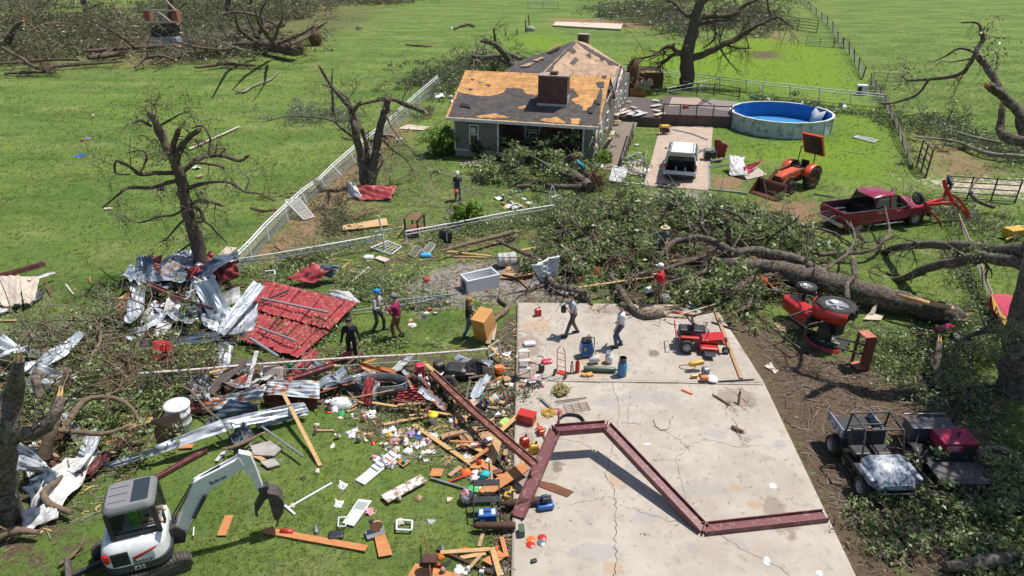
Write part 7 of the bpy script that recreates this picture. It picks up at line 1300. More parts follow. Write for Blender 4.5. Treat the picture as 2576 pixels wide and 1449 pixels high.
for r in PKS: plank(*r[:7],h=r[7],h2=r[8] if len(r) > 8 else None)
PNL = [('white painted board with peeling brown face on the grass',[(958,1249),(1059,1195),(1074,1212),(976,1266)],.08,CHIPP,.04),('orange panel lying right of the chop saw',[(939,1338),(963,1328),(988,1396),(953,1402)],.05,CEDAR,.02),('orange plywood piece on the grass between excavator and bucket',[(546,1348),(566,1298),(588,1296),(569,1348)],.04,CEDAR,.02),('reddish panel left of the red and white box',[(1153,1126),(1173,1086),(1206,1090),(1180,1131)],.14,REDB,.02),('tan plywood fan shaped piece near the slab edge',[(1194,1134),(1234,1138),(1248,1092),(1214,1086)],.1,TANB,.02),('small orange square board above the silver level',[(1080,1198),(1088,1179),(1117,1180),(1110,1199)],.05,CEDAR,.02),
 ('orange board corner above the blue carton',[(1180,1178),(1205,1152),(1222,1160),(1212,1180)],.1,CEDAR,.02),('orange broken board at the bottom edge',[(1025,1452),(1045,1418),(1120,1436),(1175,1452)],.06,CEDAR,.02),('orange triangle board among the bottom boards',[(1212,1410),(1255,1385),(1275,1400),(1238,1424)],.12,CEDAR,.02),('brown metal offcut lying on the slab',[(1346,1220),(1353,1208),(1397,1218),(1444,1237),(1427,1251)],.106,RUSTP,.006),('tan board propped by the wire frames',[(942,650),(955,644),(982,654),(968,660)],.08,PALE,.03),('long tan door panel with squares near the wooden hutch',[(861,569),(972,550),(976,568),(863,581)],.1,mk('cane_door',(.55,.36,.19),(.48,.3,.15),3,.6),.05),('cream square board leaning on the long fence',[(548,642),(570,620),(596,624),(570,645)],.3,PALE,.02),
 ('flat tan board lying by the fence near the house',[(1003,324),(1022,313),(1080,319),(1066,328)],.05,PALE,.02),('white scrap of board left of the green shrub',[(996,348),(1008,346),(1014,352),(999,354)],.05,TINW,.02),('pale cardboard sheet beside the toppled red tractor',[(2172,804),(2186,788),(2226,792),(2215,806)],.05,PALE,.02),('upright cardboard flap above the pale cardboard sheet',[(2186,792,.1),(2206,756,.5),(2210,760,.5),(2200,790,.1)],0,PALE,.02),('tan board under the hood of the toppled red tractor',[(1936,816),(1988,806),(2014,826),(1955,834)],.04,TANB,.02),('torn tan board piece on the bare ground by the slab',[(1922,922),(1932,917),(1960,933),(1952,938)],.04,PALE,.02),('rusty square plate standing in the leaves beside the white barrel',[(379,1057,1.0),(450,1037,1.1),(468,1096,.3),(396,1120,.1)],0,mk('rust_plate',(.085,.06,.045),(.13,.085,.055),3,.7),.012),
 ('brown board heap beside the chest freezer',[(1262,690),(1275,672),(1330,660),(1345,690),(1300,698)],.2,TANB,.03),('grey board leaning right of the chest freezer',[(1280,665,.6),(1330,652,.8),(1346,672,.4),(1300,688,.2)],0,OLD,.03),('tan plywood under the grey board',[(1256,700),(1262,690),(1335,686),(1315,702)],.08,TANB,.02),('flat stone slab at the foot of the excavator stick',[(630,1125),(680,1112),(712,1128),(690,1150),(640,1148)],.06,BLOCK,.06),('second flat stone by the first stone slab',[(655,1165),(690,1155),(705,1172),(675,1180)],.05,BLOCK,.05),('brown square board behind the black stroller frame',[(1214,921,.6),(1240,925,.6),(1246,958,.1),(1216,952,.1)],0,TANB,.02),('small wooden plaque inside the oak twigs',[(1493,672,.8),(1508,670,.8),(1510,692,.4),(1495,693,.4)],0,CEDAR,.02),('second orange board scrap inside the oak twigs',[(1456,700,.5),(1470,695,.6),(1474,708,.3),(1460,712,.2)],0,CEDAR,.02),
 ('pink foam board near the brown channel',[(1178,1046),(1196,1012),(1206,1040),(1200,1050)],.25,mk('pink_foam',(.58,.36,.29),(.5,.3,.24),4),.03),('pink foam square under the grey tube',[(1180,1008),(1210,998),(1218,1012),(1190,1020)],.25,MATS['pink_foam'],.03),('red tinted board end beside the red ribbed sheet',[(1073,976),(1088,985),(1092,995),(1075,1003)],.3,REDB,.02),('green paper sheet by the slab edge',[(1255,1063),(1270,1050),(1282,1055),(1272,1075)],.08,mk('lime_paper',(.35,.55,.12)),.01),('black rubber mat behind the white vehicle',[(1652,468),(1656,460),(1700,466),(1698,474)],.08,BLKP,.01),('pale orange tiled pad far behind the house',[(1390,66),(1398,57),(1566,62),(1562,76)],.1,PALE,.2),('pale walkway slab beside the ramp',[(1540,410),(1620,405),(1630,440),(1590,440)],.03,mk('walk_concrete',(.42,.36,.30),(.35,.3,.25),3),.03),('pale walkway piece right of the driveway',[(1845,440),(1905,420),(1930,440),(1880,452)],.03,MATS['walk_concrete'],.02)]
for r in PNL: panel(*r)
def boxat(name,label,cat,x,y,d,ang,mat,h0=0,bev=.02,extra=None,rot=None):
    t = thing(name,label,cat,G(x,y,h0),R(ang)); M = rot
    c = Vector((0,0,d[2]/2)); boxp(t,'body',mat,(M @ c if M else c),d,bev,M)
    for e in extra or []: boxp(t,e[0],e[1],(M @ Vector(e[2]) if M else e[2]),e[3],.008,M)
    return t
def lathed(name,label,cat,x,y,prof,mat,h0=0,tilt=0,ang=0,parts=(),group=None,n=18,pn='body',s=1):
    t = thing(name,label,cat,G(x,y,h0),rot=Matrix.Rotation(R(ang),3,'Z') @ Matrix.Rotation(R(tilt),3,'Y'),group=group); mb = MB(); mb.lathe([(r*s,z*s) for r,z in prof],(0,0,0),(0,0,1),n); mb.build(pn,mat,t)
    for nm,pf,m in parts: mb = MB(); mb.lathe([(r*s,z*s) for r,z in pf],(0,0,0),(0,0,1),n); mb.build(nm,m,t)
    return t
BUCK = [(.001,0),(.12,0),(.15,.36),(.155,.38),(.14,.38)]; CAN = [(.001,0),(.033,0),(.033,.12),(.001,.12)]; CYL = [(.001,0),(.11,0),(.115,.03),(.115,1.2),(.09,1.28),(.035,1.33),(.035,1.4),(.001,1.41)]; DRUM = [(.001,0),(.34,0),(.36,.06),(.36,.3),(.375,.31),(.36,.33),(.36,.62),(.375,.63),(.36,.65),(.37,.9),(.34,.93),(.001,.93)]
BOT = [(.001,0),(.04,0),(.042,.02),(.042,.16),(.015,.2),(.015,.23),(.001,.23)]; PROP = [(.001,.02),(.11,.03),(.15,.08),(.15,.3),(.1,.38),(.03,.4),(.001,.4)]
OLIVE = paint('olive_green',(.06,.11,.07),.4,.7); TANC = mk('honey_veneer',(.58,.30,.10),(.48,.23,.07),3,.45,stretch=(1,4,4)); CUSH = mk('beige_cushion',(.48,.41,.36),(.4,.33,.29),6,.9)
# chest freezer lying open
fz = thing('chest_freezer','white upright freezer lying on its back with its open body facing the sky','freezer',G(1208,722),R(27)); fl,fw,fh = 1.62,.78,.66
for nm,c,d in (('side_wall',(0,-fw/2,fh/2),(fl,.07,fh)),('side_wall',(0,fw/2,fh/2),(fl,.07,fh)),('end_wall',(-fl/2+.035,0,fh/2),(.07,fw-.07,fh)),('end_wall',(fl/2-.035,0,fh/2),(.07,fw-.07,fh)),('shelf',(.3,0,.16),(.03,fw-.12,.14)),('bottom',(0,0,.04),(fl-.1,fw-.1,.06))): boxp(fz,nm,WHP,c,d,.012)
boxp(fz,'motor_bay',BLKP,(-fl/2-.004,.02,.3),(.012,.5,.4),.01); mb = MB(); mb.cyl((-fl/2-.03,-.02,.26),(-fl/2+.02,-.02,.26),.12); mb.build('compressor',STEELD,fz)
lathed('drum','white plastic drum lying behind the open freezer','drum',1252,655,DRUM,TINW,.35,90,10,s=.95); lathed('barrel','large white lidded barrel in the scrap heap','barrel',455,1078,DRUM,WHP,0,4,0,[('lid',[(.39,.9),(.4,.95),(.3,.98),(.001,.985)],WHP)],s=1.02); lathed('barrel','shiny red barrel tipped under the collapsed trim','barrel',400,918,DRUM,REDP,.05,25,60,s=.95)
boxat('tool_chest','flat red case below the red barrel','case',384,928,(.8,.3,.15),-5,REDP)
lathed('bucket','white bucket with bright yellow lid on the grass','bucket',1091,1066,BUCK,WHP,parts=[('lid',[(.165,.36),(.17,.4),(.001,.41)],paint('bright_yellow',(.80,.62,.02),.4,.8))]); lathed('bucket','white bucket tipped over beside the blue vacuum','bucket',1484,908,BUCK,WHP,.24,80,20,s=.9); lathed('bucket','white upturned bucket at the foot of the man in red','bucket',1672,762,BUCK,WHP,0); lathed('bucket','yellow and white bucket lying near the slab edge','bucket',1228,1015,BUCK,WHP,.15,70,30,[('band',[(.152,.1),(.156,.2)],mk('tan_band',(.6,.4,.12)))])
lathed('pail','black paint pail lying near the slab edge','pail',1196,1032,[(r*1.15,z) for r,z in BUCK],BLKP,.15,75,35,[('chrome_band',[(.165,.3),(.17,.33)],CHROME)]); lathed('propane_tank','white propane tank with collar on the slab','propane tank',1531,912,PROP,WHP,.1,parts=[('collar',[(.09,.36),(.1,.37),(.1,.48),(.09,.48)],WHP)]); lathed('gas_tank','tall blue refrigerant tank standing on the slab','gas tank',1564,944,[(.001,0),(.16,0),(.17,.06),(.17,.5),(.1,.6),(.001,.61)],paint('sky_blue',(.05,.22,.42),.4),.1,parts=[('collar',[(.12,.56),(.13,.58),(.13,.76),(.12,.76)],STEELD)])
lathed('gas_cylinder','long green gas cylinder lying on the slab','gas cylinder',1468,927,CYL,OLIVE,.22,90,-4,s=.9); lathed('gas_cylinder','dark maroon gas cylinder lying with its end on the slab edge','gas cylinder',1297,1322,CYL,DARKB,.24,90,180,s=.85); lathed('gas_cylinder','dark maroon gas cylinder lying under the bent frame foot','gas cylinder',1385,1256,CYL,DARKB,.23,90,188,s=1.0); lathed('tube','grey green tube across the litter near the slab edge','tube',1185,1022,[(.06,0),(.06,.75),(.05,.75)],OLIVE,.2,75,40)
for x,y,s,l in ((1452,936,1,'tall red fire extinguisher standing beside the green cylinder'),(1438,938,.8,'smaller silver and red extinguisher left of the tall one')):
    lathed('fire_extinguisher',l,'fire extinguisher',x,y,[(.001,0),(.07,0),(.075,.03),(.075,.38),(.03,.46),(.03,.5),(.001,.5)],REDP if s == 1 else CHROME,.1,parts=[('valve',[(.04,.5),(.05,.54),(.001,.58)],BLKP)],s=s*1.1)
def jug(name,label,x,y,d,ang,mat,capc,h0=0,cat='fuel can'):
    t = thing(name,label,cat,G(x,y,h0),R(ang)); l,w,h = d; mb = MB(); mb.loft([[(sx*l/2*k,sy*w/2*k,z) for sx,sy in ((-1,-1),(1,-1),(1,1),(-1,1))] for k,z in ((.9,0),(1,.03),(1,h*.7),(.8,h*.88),(.3,h*.95))],smooth=False); mb.build('body',mat,t,bevel=.012)
    mb = MB(); mb.cyl((l*.2,0,h*.85),(l*.25,0,h*1.15),.03*l/.25); mb.build('spout',capc,t); mb = MB(); mb.tube([(-l*.3,0,h*.8),(-l*.25,0,h*1.0),(l*.05,0,h*1.0),(l*.1,0,h*.85)],.014*l/.25,6); mb.build('handle',mat,t); return t
jug('fuel_can','red fuel can standing alone at the upper left of the slab',1353,794,(.26,.2,.36),20,REDP,BLKP,.1); jug('fuel_can','red fuel can with black spout beside the yellow can',1319,1124,(.26,.22,.4),30,REDP,BLKP,.1); jug('fuel_can','yellow fuel can by the left leg of the bent frame',1343,1138,(.3,.22,.36),10,YELP,BLKP,.1)
boxat('tool_box','bright red metal box with black latch on the slab edge','box',1325,1060,(.56,.36,.34),-22,REDP,.1,.02,[('latch',BLKP,(.285,0,.24),(.01,.1,.06)),('lid_edge',REDP,(0,0,.33),(.58,.38,.03))]); boxat('ammunition_box','small dark green and rust metal box on the slab corner','box',1312,1342,(.15,.28,.22),5,OLIVE,.1,.01,[('handle',CHROME,(0,0,.23),(.02,.1,.02))])
boxat('welder','blue welding machine tipped by the slab edge','welder',1226,1312,(.5,.3,.36),3,BLUEP,.02,.02,[('handle',STEELD,(0,0,.38),(.2,.03,.03)),('control_panel',WHP,(-.16,0,.365),(.1,.2,.01)),('control_panel',WHP,(.17,0,.365),(.1,.2,.01)),('badge',WHP,(-.13,-.152,.2),(.12,.005,.05))])
rk = thing('welder_cart','black steel cart frame around the blue welding machine','cart',G(1225,1290),R(3)); 
for x in (-.36,.36): mb = MB(); mb.tube([(x,-.45,.0),(x,-.35,.45),(x,.35,.55),(x,.5,.75)],.018,7); mb.build('side_rail',BLKP,rk)
for y,z in ((.0,.5),(.45,.68)): boxp(rk,'shelf',BLKP,(0,y,z),(.74,.22,.03),.005)
wheel(rk,(.55,.35,.5),.11,.06,STEELD,0,(0,.5,1))
boxat('cabinet','honey coloured wooden cabinet tipped forward behind the woman','cabinet',1224,846,(.58,.8,1.22),-28,TANC,.05,.01,[('hinge',STEELD,(-.315,.2,.4),(.01,.04,.1)),('hinge',STEELD,(-.315,.2,1.0),(.01,.04,.1)),('door_line',DARKB,(-.3125,.0,.68),(.006,.01,1.3))],Matrix.Rotation(R(16),3,'X'))
boxat('washing_machine','white washing machine tipped on the lawn by the right fence','washing machine',2165,238,(1.0,.8,1.0),-15,WHP,0,.04,[('door',BLKP,(-.25,-.405,.5),(.4,.02,.7))])
# vacuum, compressor, hand truck, stool
t = thing('shop_vacuum','tall blue shop vacuum with black hose on top standing on the slab','vacuum',G(1474,895,.1),R(10)); mb = MB(); mb.loft([[(sx*w,sy*d,z) for sx,sy in ((-1,-1),(1,-1),(1,1),(-1,1))] for w,d,z in ((.2,.18,.06),(.24,.2,.2),(.2,.17,.62))],smooth=False); mb.build('body',BLUEP,t,bevel=.03); boxp(t,'top',BLKP,(0,0,.7),(.36,.3,.16),.05)
mb = MB(); mb.tube([(.1,0,.8),(.3,.05,.75),(.34,.1,.4),(.3,.05,.15),(.42,-.1,.02)],.02,7); mb.tube([(-.1,-.1,.8),(.1,.12,.86),(.15,-.1,.84),(-.05,-.12,.82)],.02,7); mb.build('hose',BLKP,t); boxp(t,'badge',YELP,(-.1,-.2,.4),(.1,.01,.12),0)
t = thing('air_compressor','small blue twin tank air compressor on the slab','compressor',G(1371,1276,.1),R(12))
for y in (-.09,.09): mb = MB(); cap_(mb,(-.17,y,.1),(.17,y,.1),.08,.08); mb.build('tank',BLUEP,t)
boxp(t,'motor',BLKP,(0,.02,.3),(.2,.2,.16),.03); mb = MB(); mb.tube([(-.16,0,.15),(-.16,0,.42),(.16,0,.42),(.16,0,.15)],.015,6); mb.build('handle',BLUEP,t)
t = thing('hand_truck','red hand truck standing upright at the left of the slab','hand truck',G(1412,944,.1),R(60))
for y in (-.17,.17): mb = MB(); mb.tube([(0,y,.12),(-.1,y*.9,1.1),(-.05,y*.3,1.25)],.016,6); mb.build('rail',REDP,t); wheel(t,(-.08,y*1.3,.12),.12,.06)
for z in (.4,.7,1.0): mb = MB(); mb.cyl((-.09*z,-.16,z),(-.09*z,.16,z),.012); mb.build('crossbar',REDP,t)
boxp(t,'toe_plate',REDP,(.14,0,.03),(.24,.4,.015),.003)
t = thing('step_stool','dusty white folding step stool on the slab corner','step stool',G(1318,944,.1),R(5))
for x in (-.2,.2):
    for y in (-.2,.2): mb = MB(); mb.beam((x,y,0),(x*.85,y*.5,.75),.03,.03); mb.build('leg',TINW,t)
for y,z in ((-.12,.74),(-.2,.45),(.1,1.0)): boxp(t,'step',TINW,(0,y,z),(.4,.22,.03),.01)
for x in (-.18,.18): mb = MB(); mb.beam((x,.08,.7),(x,.14,1.05),.03,.03); mb.build('rail',TINW,t)
# hose coil, ropes
def coil(name,label,x,y,r,turns,rad,mat,h=.12,cat='hose',wob=.02,ry=1):
    c = G(x,y); t_ = []
    for k in range(turns*24): a = k*math.pi/12; q = r*(1+random.gauss(0,wob)); t_.append(Vector((q*math.cos(a),q*ry*math.sin(a),h+rad*(k//24)*.9)))
    mb = MB(); mb.tube(t_,rad,6); o = mb.build(name,mat); o.location = c; return tag(o,label,cat)
coil('hose_coil','thick black hose coiled behind the bent steel frame',1437,1072,.42,5,.022,BLKP); coil('rope','tangled bright yellow rope on the slab',1378,1046,.16,6,.011,YELP,.11,'rope',.35); coil('cord','tangled orange cord beside the yellow rope',1400,1042,.15,3,.007,ORNG,.11,'cord',.3); coil('strap_pile','heap of yellow and brown ratchet straps on the slab',1410,992,.2,9,.022,mk('strap',(.42,.36,.12),(.16,.12,.07),9),.12,'straps',.4); coil('cord','grey cables tangled on the slab corner',1345,975,.2,6,.014,STEELD,.12,'cord',.4); coil('hose','white hose looped over the slab corner',1357,912,.22,1,.028,TINW,.12,'hose',.02,1.3); coil('cord','black cable loop right of the yellow tank',1728,930,.3,1,.014,BLKP,.11,'cord',.03,.5)
t = thing('wire_rack','rusty wire rack lying beside the strap heap','rack',G(1450,1025,.12),R(12)); 
for k in range(5): mb = MB(); mb.tube([(-.4,-.2+k*.1,0),(.45,-.2+k*.1,0)],.008,5); mb.build('wire',RUSTP,t)
for k in range(4): mb = MB(); mb.tube([(-.4+k*.27,-.22,.01),(-.4+k*.27,.22,.01)],.008,5); mb.build('wire',RUSTP,t)
for l,x1,y1,x2,y2,w,m,h in (('brown stick bundle beside the strap heap',1395,1010,1475,1000,.03,OLD,.14),('grey bar lying across the strap heap',1360,1002,1388,1028,.07,GREYM,.14),('second thin rod beside the strap heap',1400,1016,1460,1005,.02,STEELD,.15),('orange plastic stake on the slab',1714,980,1742,992,.06,mk('orange_plastic',(.8,.14,.02),rough=.4),.11),('dark rods at the edge of the oak crown on the slab',1570,790,1730,800,.04,RUSTP,.12),('red jack bar on the upper slab',1690,784,1750,795,.07,REDP,.14),('black bar with chain at the right of the slab',1790,810,1858,832,.06,BLKP,.14),('grey pole on the grass between the silver tin and the litter',600,1032,763,1148,.06,GREYM,.3),('silver level tool pointing at the blue carton',1082,1202,1182,1232,.06,GREYM,.05),('red bar crossing the silver level',1130,1212,1186,1192,.05,REDP,.06),('short red bar below the blue carton',1186,1192,1208,1218,.06,REDP,.06),
  ('long white pipe on the grass left of the white cabinet door',725,1278,835,1215,.05,WHP,.04),('white cross piece of the fallen pole',717,1272,742,1294,.06,WHP,.04),('grey pipe along the grass from the roof to the right',848,788,1050,762,.07,PIPEG,.2),('bent grey pipe ending above the grass',1050,762,1152,738,.07,PIPEG,.4),('upper grey pipe behind the two men',985,757,1145,740,.06,PIPEG,.5),('long grey purlin across the red roof sheets',655,750,826,786,.08,PIPEG,.75),('short grey purlin low on the red roof sheets',648,822,745,858,.07,PIPEG,.55),('grey purlin at the bottom of the red roof sheets',628,850,700,897,.09,PIPEG,.5),('dark purlin at the left of the red roof sheets',645,765,726,730,.07,IRON,.75),('thin white stake standing on the grass near the excavator',486,1348,488,1326,.03,WHP,.1),
  ('long galvanised pipe lying along the right of the driveway',1783,410,1784,474,.1,PIPEG,.06),('galvanised pipe below the driveway corner',1784,476,1880,486,.1,PIPEG,.06),('galvanised pipe behind the black generator',1785,420,1850,408,.09,PIPEG,.15),('second galvanised pipe by the white crumpled sheet',1790,405,1870,392,.09,PIPEG,.35),('grey bent pipe on the upper driveway',1692,326,1740,336,.1,PIPEG,.1),('continuation of the grey bent pipe on the driveway',1740,336,1780,352,.1,PIPEG,.1),('grey pipe between white vehicle and generator',1748,385,1778,372,.09,PIPEG,.2)):
    plank(l,x1,y1,x2,y2,w,m,h,th=w*.9,name='rod',cat='rod')
t = thing('pipe_gate','galvanised pipe frame lying between ramp and driveway','pipe frame',G(1580,440))
c = t.location
for a,b_ in (((1555,382),(1632,416)),((1632,416),(1620,464)),((1530,455),(1620,464)),((1536,418),(1628,440)),((1605,385),(1632,416)),((1560,402),(1605,385)),((1622,400),(1628,378))): mb = MB(); mb.cyl(G(*a,.35)-c,G(*b_,.2)-c,.05,n=8); mb.build('pipe',PIPEG,t)
# stock tank, tyres, basin, hutch, etc.
def oval(rx,ry,z,n=28): return [(rx*math.cos(2*math.pi*k/n),ry*math.sin(2*math.pi*k/n),z) for k in range(n)]
t = thing('stock_tank','oval galvanised stock tank standing in the scrap heap','stock tank',G(963,992),R(-3)); mb = MB(); mb.loft([oval(.86,.38,.02),oval(.9,.4,.6)],caps=False); mb.add(oval(.86,.38,.03),[tuple(range(28))]); mb.build('wall',mk('aged_zinc',(.16,.18,.19),(.10,.11,.115),3,.5,.5),t,solid=.01); mb = MB(); mb.tube(oval(.91,.41,.6)+[oval(.91,.41,.6)[0]],.018,6,cap=False); mb.build('rim',GREYM,t)
def tyre(label,x,y,r,w,ax,h,rim=STEELD): t = thing('wheel',label,'wheel',G(x,y)); wheel(t,(0,0,h),r,w,rim,0,ax); return t
tyre('big black tyre on its wheel at the right end of the scrap heap',1196,950,.38,.24,(.2,-1,.5),.38); tyre('second black tyre half hidden under the brown channel',1128,985,.33,.22,(.2,-1,.7),.3); tyre('small wheel beside the white square post',645,968,.2,.16,(.8,-.6,.2),.3); tyre('small wheel by the beige cushion',702,956,.16,.1,(0,-.6,1),.35); tyre('small black tyre behind the white barrel',434,1000,.22,.14,(0,0,1),.5); tyre('small black wheel in the shadow near the scrap heap',590,968,.18,.14,(.5,-.5,.5),.2)
boxat('cushion','beige patterned cushion in the scrap heap','cushion',687,955,(.75,.2,.5),-3,CUSH,.1,.08,rot=Matrix.Rotation(R(-25),3,'X')); boxat('bag','worn brown bag below the wide weathered board','bag',590,985,(.6,.5,.4),20,mk('brown_canvas',(.17,.10,.075),(.1,.06,.045),5),.1,.12); boxat('seat','crimson chair part with white jug in the scrap heap','chair',1058,948,(.3,.3,.55),20,PINKR,.1,.05); jug('jug','white handled jug on the crimson chair part',1057,955,(.14,.12,.22),0,WHP,WHP,.4,'jug')
boxat('tent_bundle','black crumpled canopy bundle beside the big tyre','bundle',1150,945,(.9,.7,.45),-10,BLKP,.05,.2); boxat('engine_part','dark machine part under the black bundle','machine part',1105,930,(.4,.4,.35),30,STEELD,.1,.1); boxat('bag','bright orange and white plastic bag at the slab corner','bag',1256,938,(.4,.32,.34),15,mk('orange_bag',(.75,.14,.02),(.7,.6,.5),5,.5,lo=.5,hi=.6),.1,.14); boxat('stump','sawn round of wood at the slab edge','stump',1275,958,(.3,.3,.14),15,TANB,.03,.06)
t = thing('basin','white plastic basin upside down at the edge of the scrap heap','basin',G(858,1020),R(-5)); mb = MB(); mb.loft([oval(.42,.26,.02),oval(.4,.24,.12),oval(.3,.17,.24),oval(.1,.06,.26)]); mb.build('shell',WHP,t)
mb = MB(); 
for k in range(9): mb.beam((.12,0,.265),(.12+.26*math.cos(k*.5-2),.2*math.sin(k*.5-2),.18),.012,.01)
mb.build('moulded_ribs',TINW,t)
t = thing('hutch','tipped dark wooden slatted crib standing in the yard','crib',G(1045,588),R(-12)); 
for x in (-.35,.35):
    for y in (-.55,.55): mb = MB(); mb.beam((x,y,0),(x,y,1.0),.08,.08); mb.build('leg',DARKB,t)
for k in range(9): boxp(t,'slat',TANB,(0,-.5+k*.125,1.0),(.7,.05,.04),.004)
for x in (-.38,.38): boxp(t,'side_rail',DARKB,(x,0,.98),(.06,1.2,.12),.005)
boxp(t,'lower_panel',REDB,(0,0,.3),(.7,1.1,.04),.004)
def ladder(label,a,b_,w,mat,n=6,h=.1):
    A,B = G(*a,h),G(*b_,h+.1); c = A.copy(); c.z = 0; t = thing('ladder',label,'ladder',c); d = (B-A).normalized(); s = Vector((-d.y,d.x,0))*w/2
    for k in (-1,1): mb = MB(); mb.beam(A+s*k-c,B+s*k-c,.05,.08); mb.build('rail',mat,t)
    for k in range(n): p = A.lerp(B,(k+.5)/n); mb = MB(); mb.beam(p-s-c,p+s-c,.06,.03); mb.build('rung',mat,t)
ladder('old pale ladder lying against the leafy crown in front of the house',(1157,414),(1232,404),.5,PALE,8,.2); ladder('broken wooden ladder frame on the bare yard',(882,546),(955,522),.6,TANB,4)
def wframe(name,label,cat,q,mat,r=.025,n=6,wires=True,h=.1):
    P = [G(x,y,h+(.0 if len(p_) < 3 else p_[2])) for p_ in q for x,y in [p_[:2]]]; c = P[0].copy(); c.z = 0; t = thing(name,label,cat,c)
    for a,b_ in zip(P,P[1:]+P[:1]): mb = MB(); mb.cyl(a-c,b_-c,r,n=6); mb.build('frame',mat,t)
    if wires:
        mb = MB()
        for k in range(1,n): f = k/n; mb.tube([P[0].lerp(P[1],f)-c,P[3].lerp(P[2],f)-c],r*.35,4); mb.tube([P[0].lerp(P[3],f)-c,P[1].lerp(P[2],f)-c],r*.35,4)
        mb.build('wire_grid',mat,t)['kind'] = 'stuff'
    return t
wframe('wire_mesh','white wire cage panel hung on the long pipe fence','wire panel',[(716,504,.9),(752,498,.9),(790,545),(764,552)],PIPEW,.03,12); wframe('wire_mesh','white wire frame lying on the grass below the gate post','wire panel',[(933,623),(975,606),(1010,620),(985,640)],PIPEW,.035,5); wframe('wire_basket','grey wire basket lying beside the blue bag','wire basket',[(1028,640),(1045,618),(1062,625),(1045,648)],WIREM,.02,6); wframe('wire_basket','white wire rack leaning on the blue bag','wire basket',[(1062,630),(1082,610,.3),(1096,616,.3),(1078,640)],PIPEW,.02,6)
wframe('window_frame','small white window frame lying on the grass','window frame',[(998,1308),(1037,1310),(1035,1334),(997,1332)],WHP,.03,5,False); wframe('window_frame','thin white window frame left of the cabinet door','window frame',[(852,1302),(880,1300),(868,1324),(850,1324)],WHP,.02,5,False); wframe('chair_frame','white broken chair frame by the red roof top corner','chair',[(664,700),(692,690,.3),(690,680,.4),(668,682,.4)],WHP,.03,5,False,.7); wframe('swing_frame','white slatted panel with black wheel lying on the lawn','panel',[(2148,345),(2160,342),(2206,352),(2198,358)],WHP,.05,5,True); wframe('chair_frame','white bent chair frame in the littered yard','chair',[(1282,516),(1300,511),(1312,518),(1296,524)],WHP,.03,5,False,.2)
for lab,q,hh2 in (('white moulded shelf with trays lying on the grass',[(894,1210),(917,1222),(1003,1150),(985,1136)],.03),('white cabinet door with glass upper pane on the grass',[(862,1318),(890,1326),(936,1262),(902,1258)],.04)):
    P = [G(x,y,hh2) for x,y in q]; c = P[0].copy(); c.z = 0; t = thing('shelf_unit' if 'shelf' in lab else 'loose_door',lab,'shelf' if 'shelf' in lab else 'door',c); mb = MB(); mb.prism([p-c for p in P],(0,0,.05)); mb.build('panel',WHP,t,bevel=.01)
    for k in range(5 if 'shelf' in lab else 1):
        f0,f1_ = (.4+.12*k,.49+.12*k) if 'shelf' in lab else (.55,.93)
        a,b_,d,e = P[0].lerp(P[3],f0),P[1].lerp(P[2],f0),P[1].lerp(P[2],f1_),P[0].lerp(P[3],f1_); m_ = (a+b_+d+e)/4; mb = MB(); mb.prism([(p*.82+m_*.18)-c+Vector((0,0,.05)) for p in (a,b_,d,e)],(0,0,.07 if 'shelf' in lab else .004)); mb.build('tray' if 'shelf' in lab else 'pane',WHP if 'shelf' in lab else mk('dull_glass',(.32,.34,.33),rough=.15),t,bevel=.01 if 'shelf' in lab else 0)
def gen(label,x,y,ang,mat,h0=0,s=1):
    t = thing('generator',label,'generator',G(x,y,h0),R(ang)); t.scale = (s,s,s)
    for sx in (-.3,.3):
        mb = MB(); mb.tube([(sx,-.25,0),(sx,-.25,.5),(sx,.25,.5),(sx,.25,0)],.018,6); mb.build('frame',mat,t)
    boxp(t,'fuel_tank',mat,(0,0,.5),(.56,.46,.12),.03); boxp(t,'engine',BLKP,(-.1,0,.24),(.36,.36,.3),.04); boxp(t,'alternator',STEELD,(.2,0,.22),(.2,.3,.26),.04); return t
gen('yellow topped portable generator on the driveway end',1671,337,10,YELP,.07,1.3); gen('black and silver generator standing right of the white vehicle',1784,402,-10,GREYM,.05,1.4)
t = thing('chop_saw','orange and grey chop saw standing on the grass','saw',G(944,1345),R(25)); boxp(t,'saw_base',GREYM,(0,0,.06),(.5,.3,.08),.01); mb = MB(); mb.cyl((.05,-.03,.3),(.05,.03,.3),.17); mb.build('blade_guard',mk('copper_guard',(.4,.2,.13),rough=.5),t); boxp(t,'motor',BLKP,(-.02,.1,.32),(.14,.2,.14),.03); mb = MB(); mb.tube([(.0,0,.42),(-.12,0,.55)],.025,6); mb.build('handle',BLKP,t)
t = thing('seeder','rusty garden seeder with long handle at the bottom edge','seeder',G(1082,1445)); mb = MB(); mb.tube([(0,0,.5),G(1068,1350,.3)-G(1082,1445)],.018,6); mb.tube([(0,0,.45),(.1,-.5,.3)],.025,6); mb.build('handle',RUSTP,t); boxp(t,'hopper',DARKB,(0,.05,.42),(.34,.26,.2),.01); wheel(t,(-.22,.05,.35),.1,.05,STEELD,0,(1,0,0))
t = thing('orange_funnel','bright orange plastic barrel chute piece at the fallen oak','chute',G(1932,742)); mb = MB(); mb.lathe([(.3,0),(.28,.35),(.26,.36)],(0,0,.1),(-.5,-.3,.8),14); mb.build('bowl',ORNG,t,solid=.02); mb = MB(); mb.lathe([(.1,0),(.13,.4)],(-.2,0,.45),(-.3,.1,1),10); mb.build('spout',ORNG,t,solid=.02)
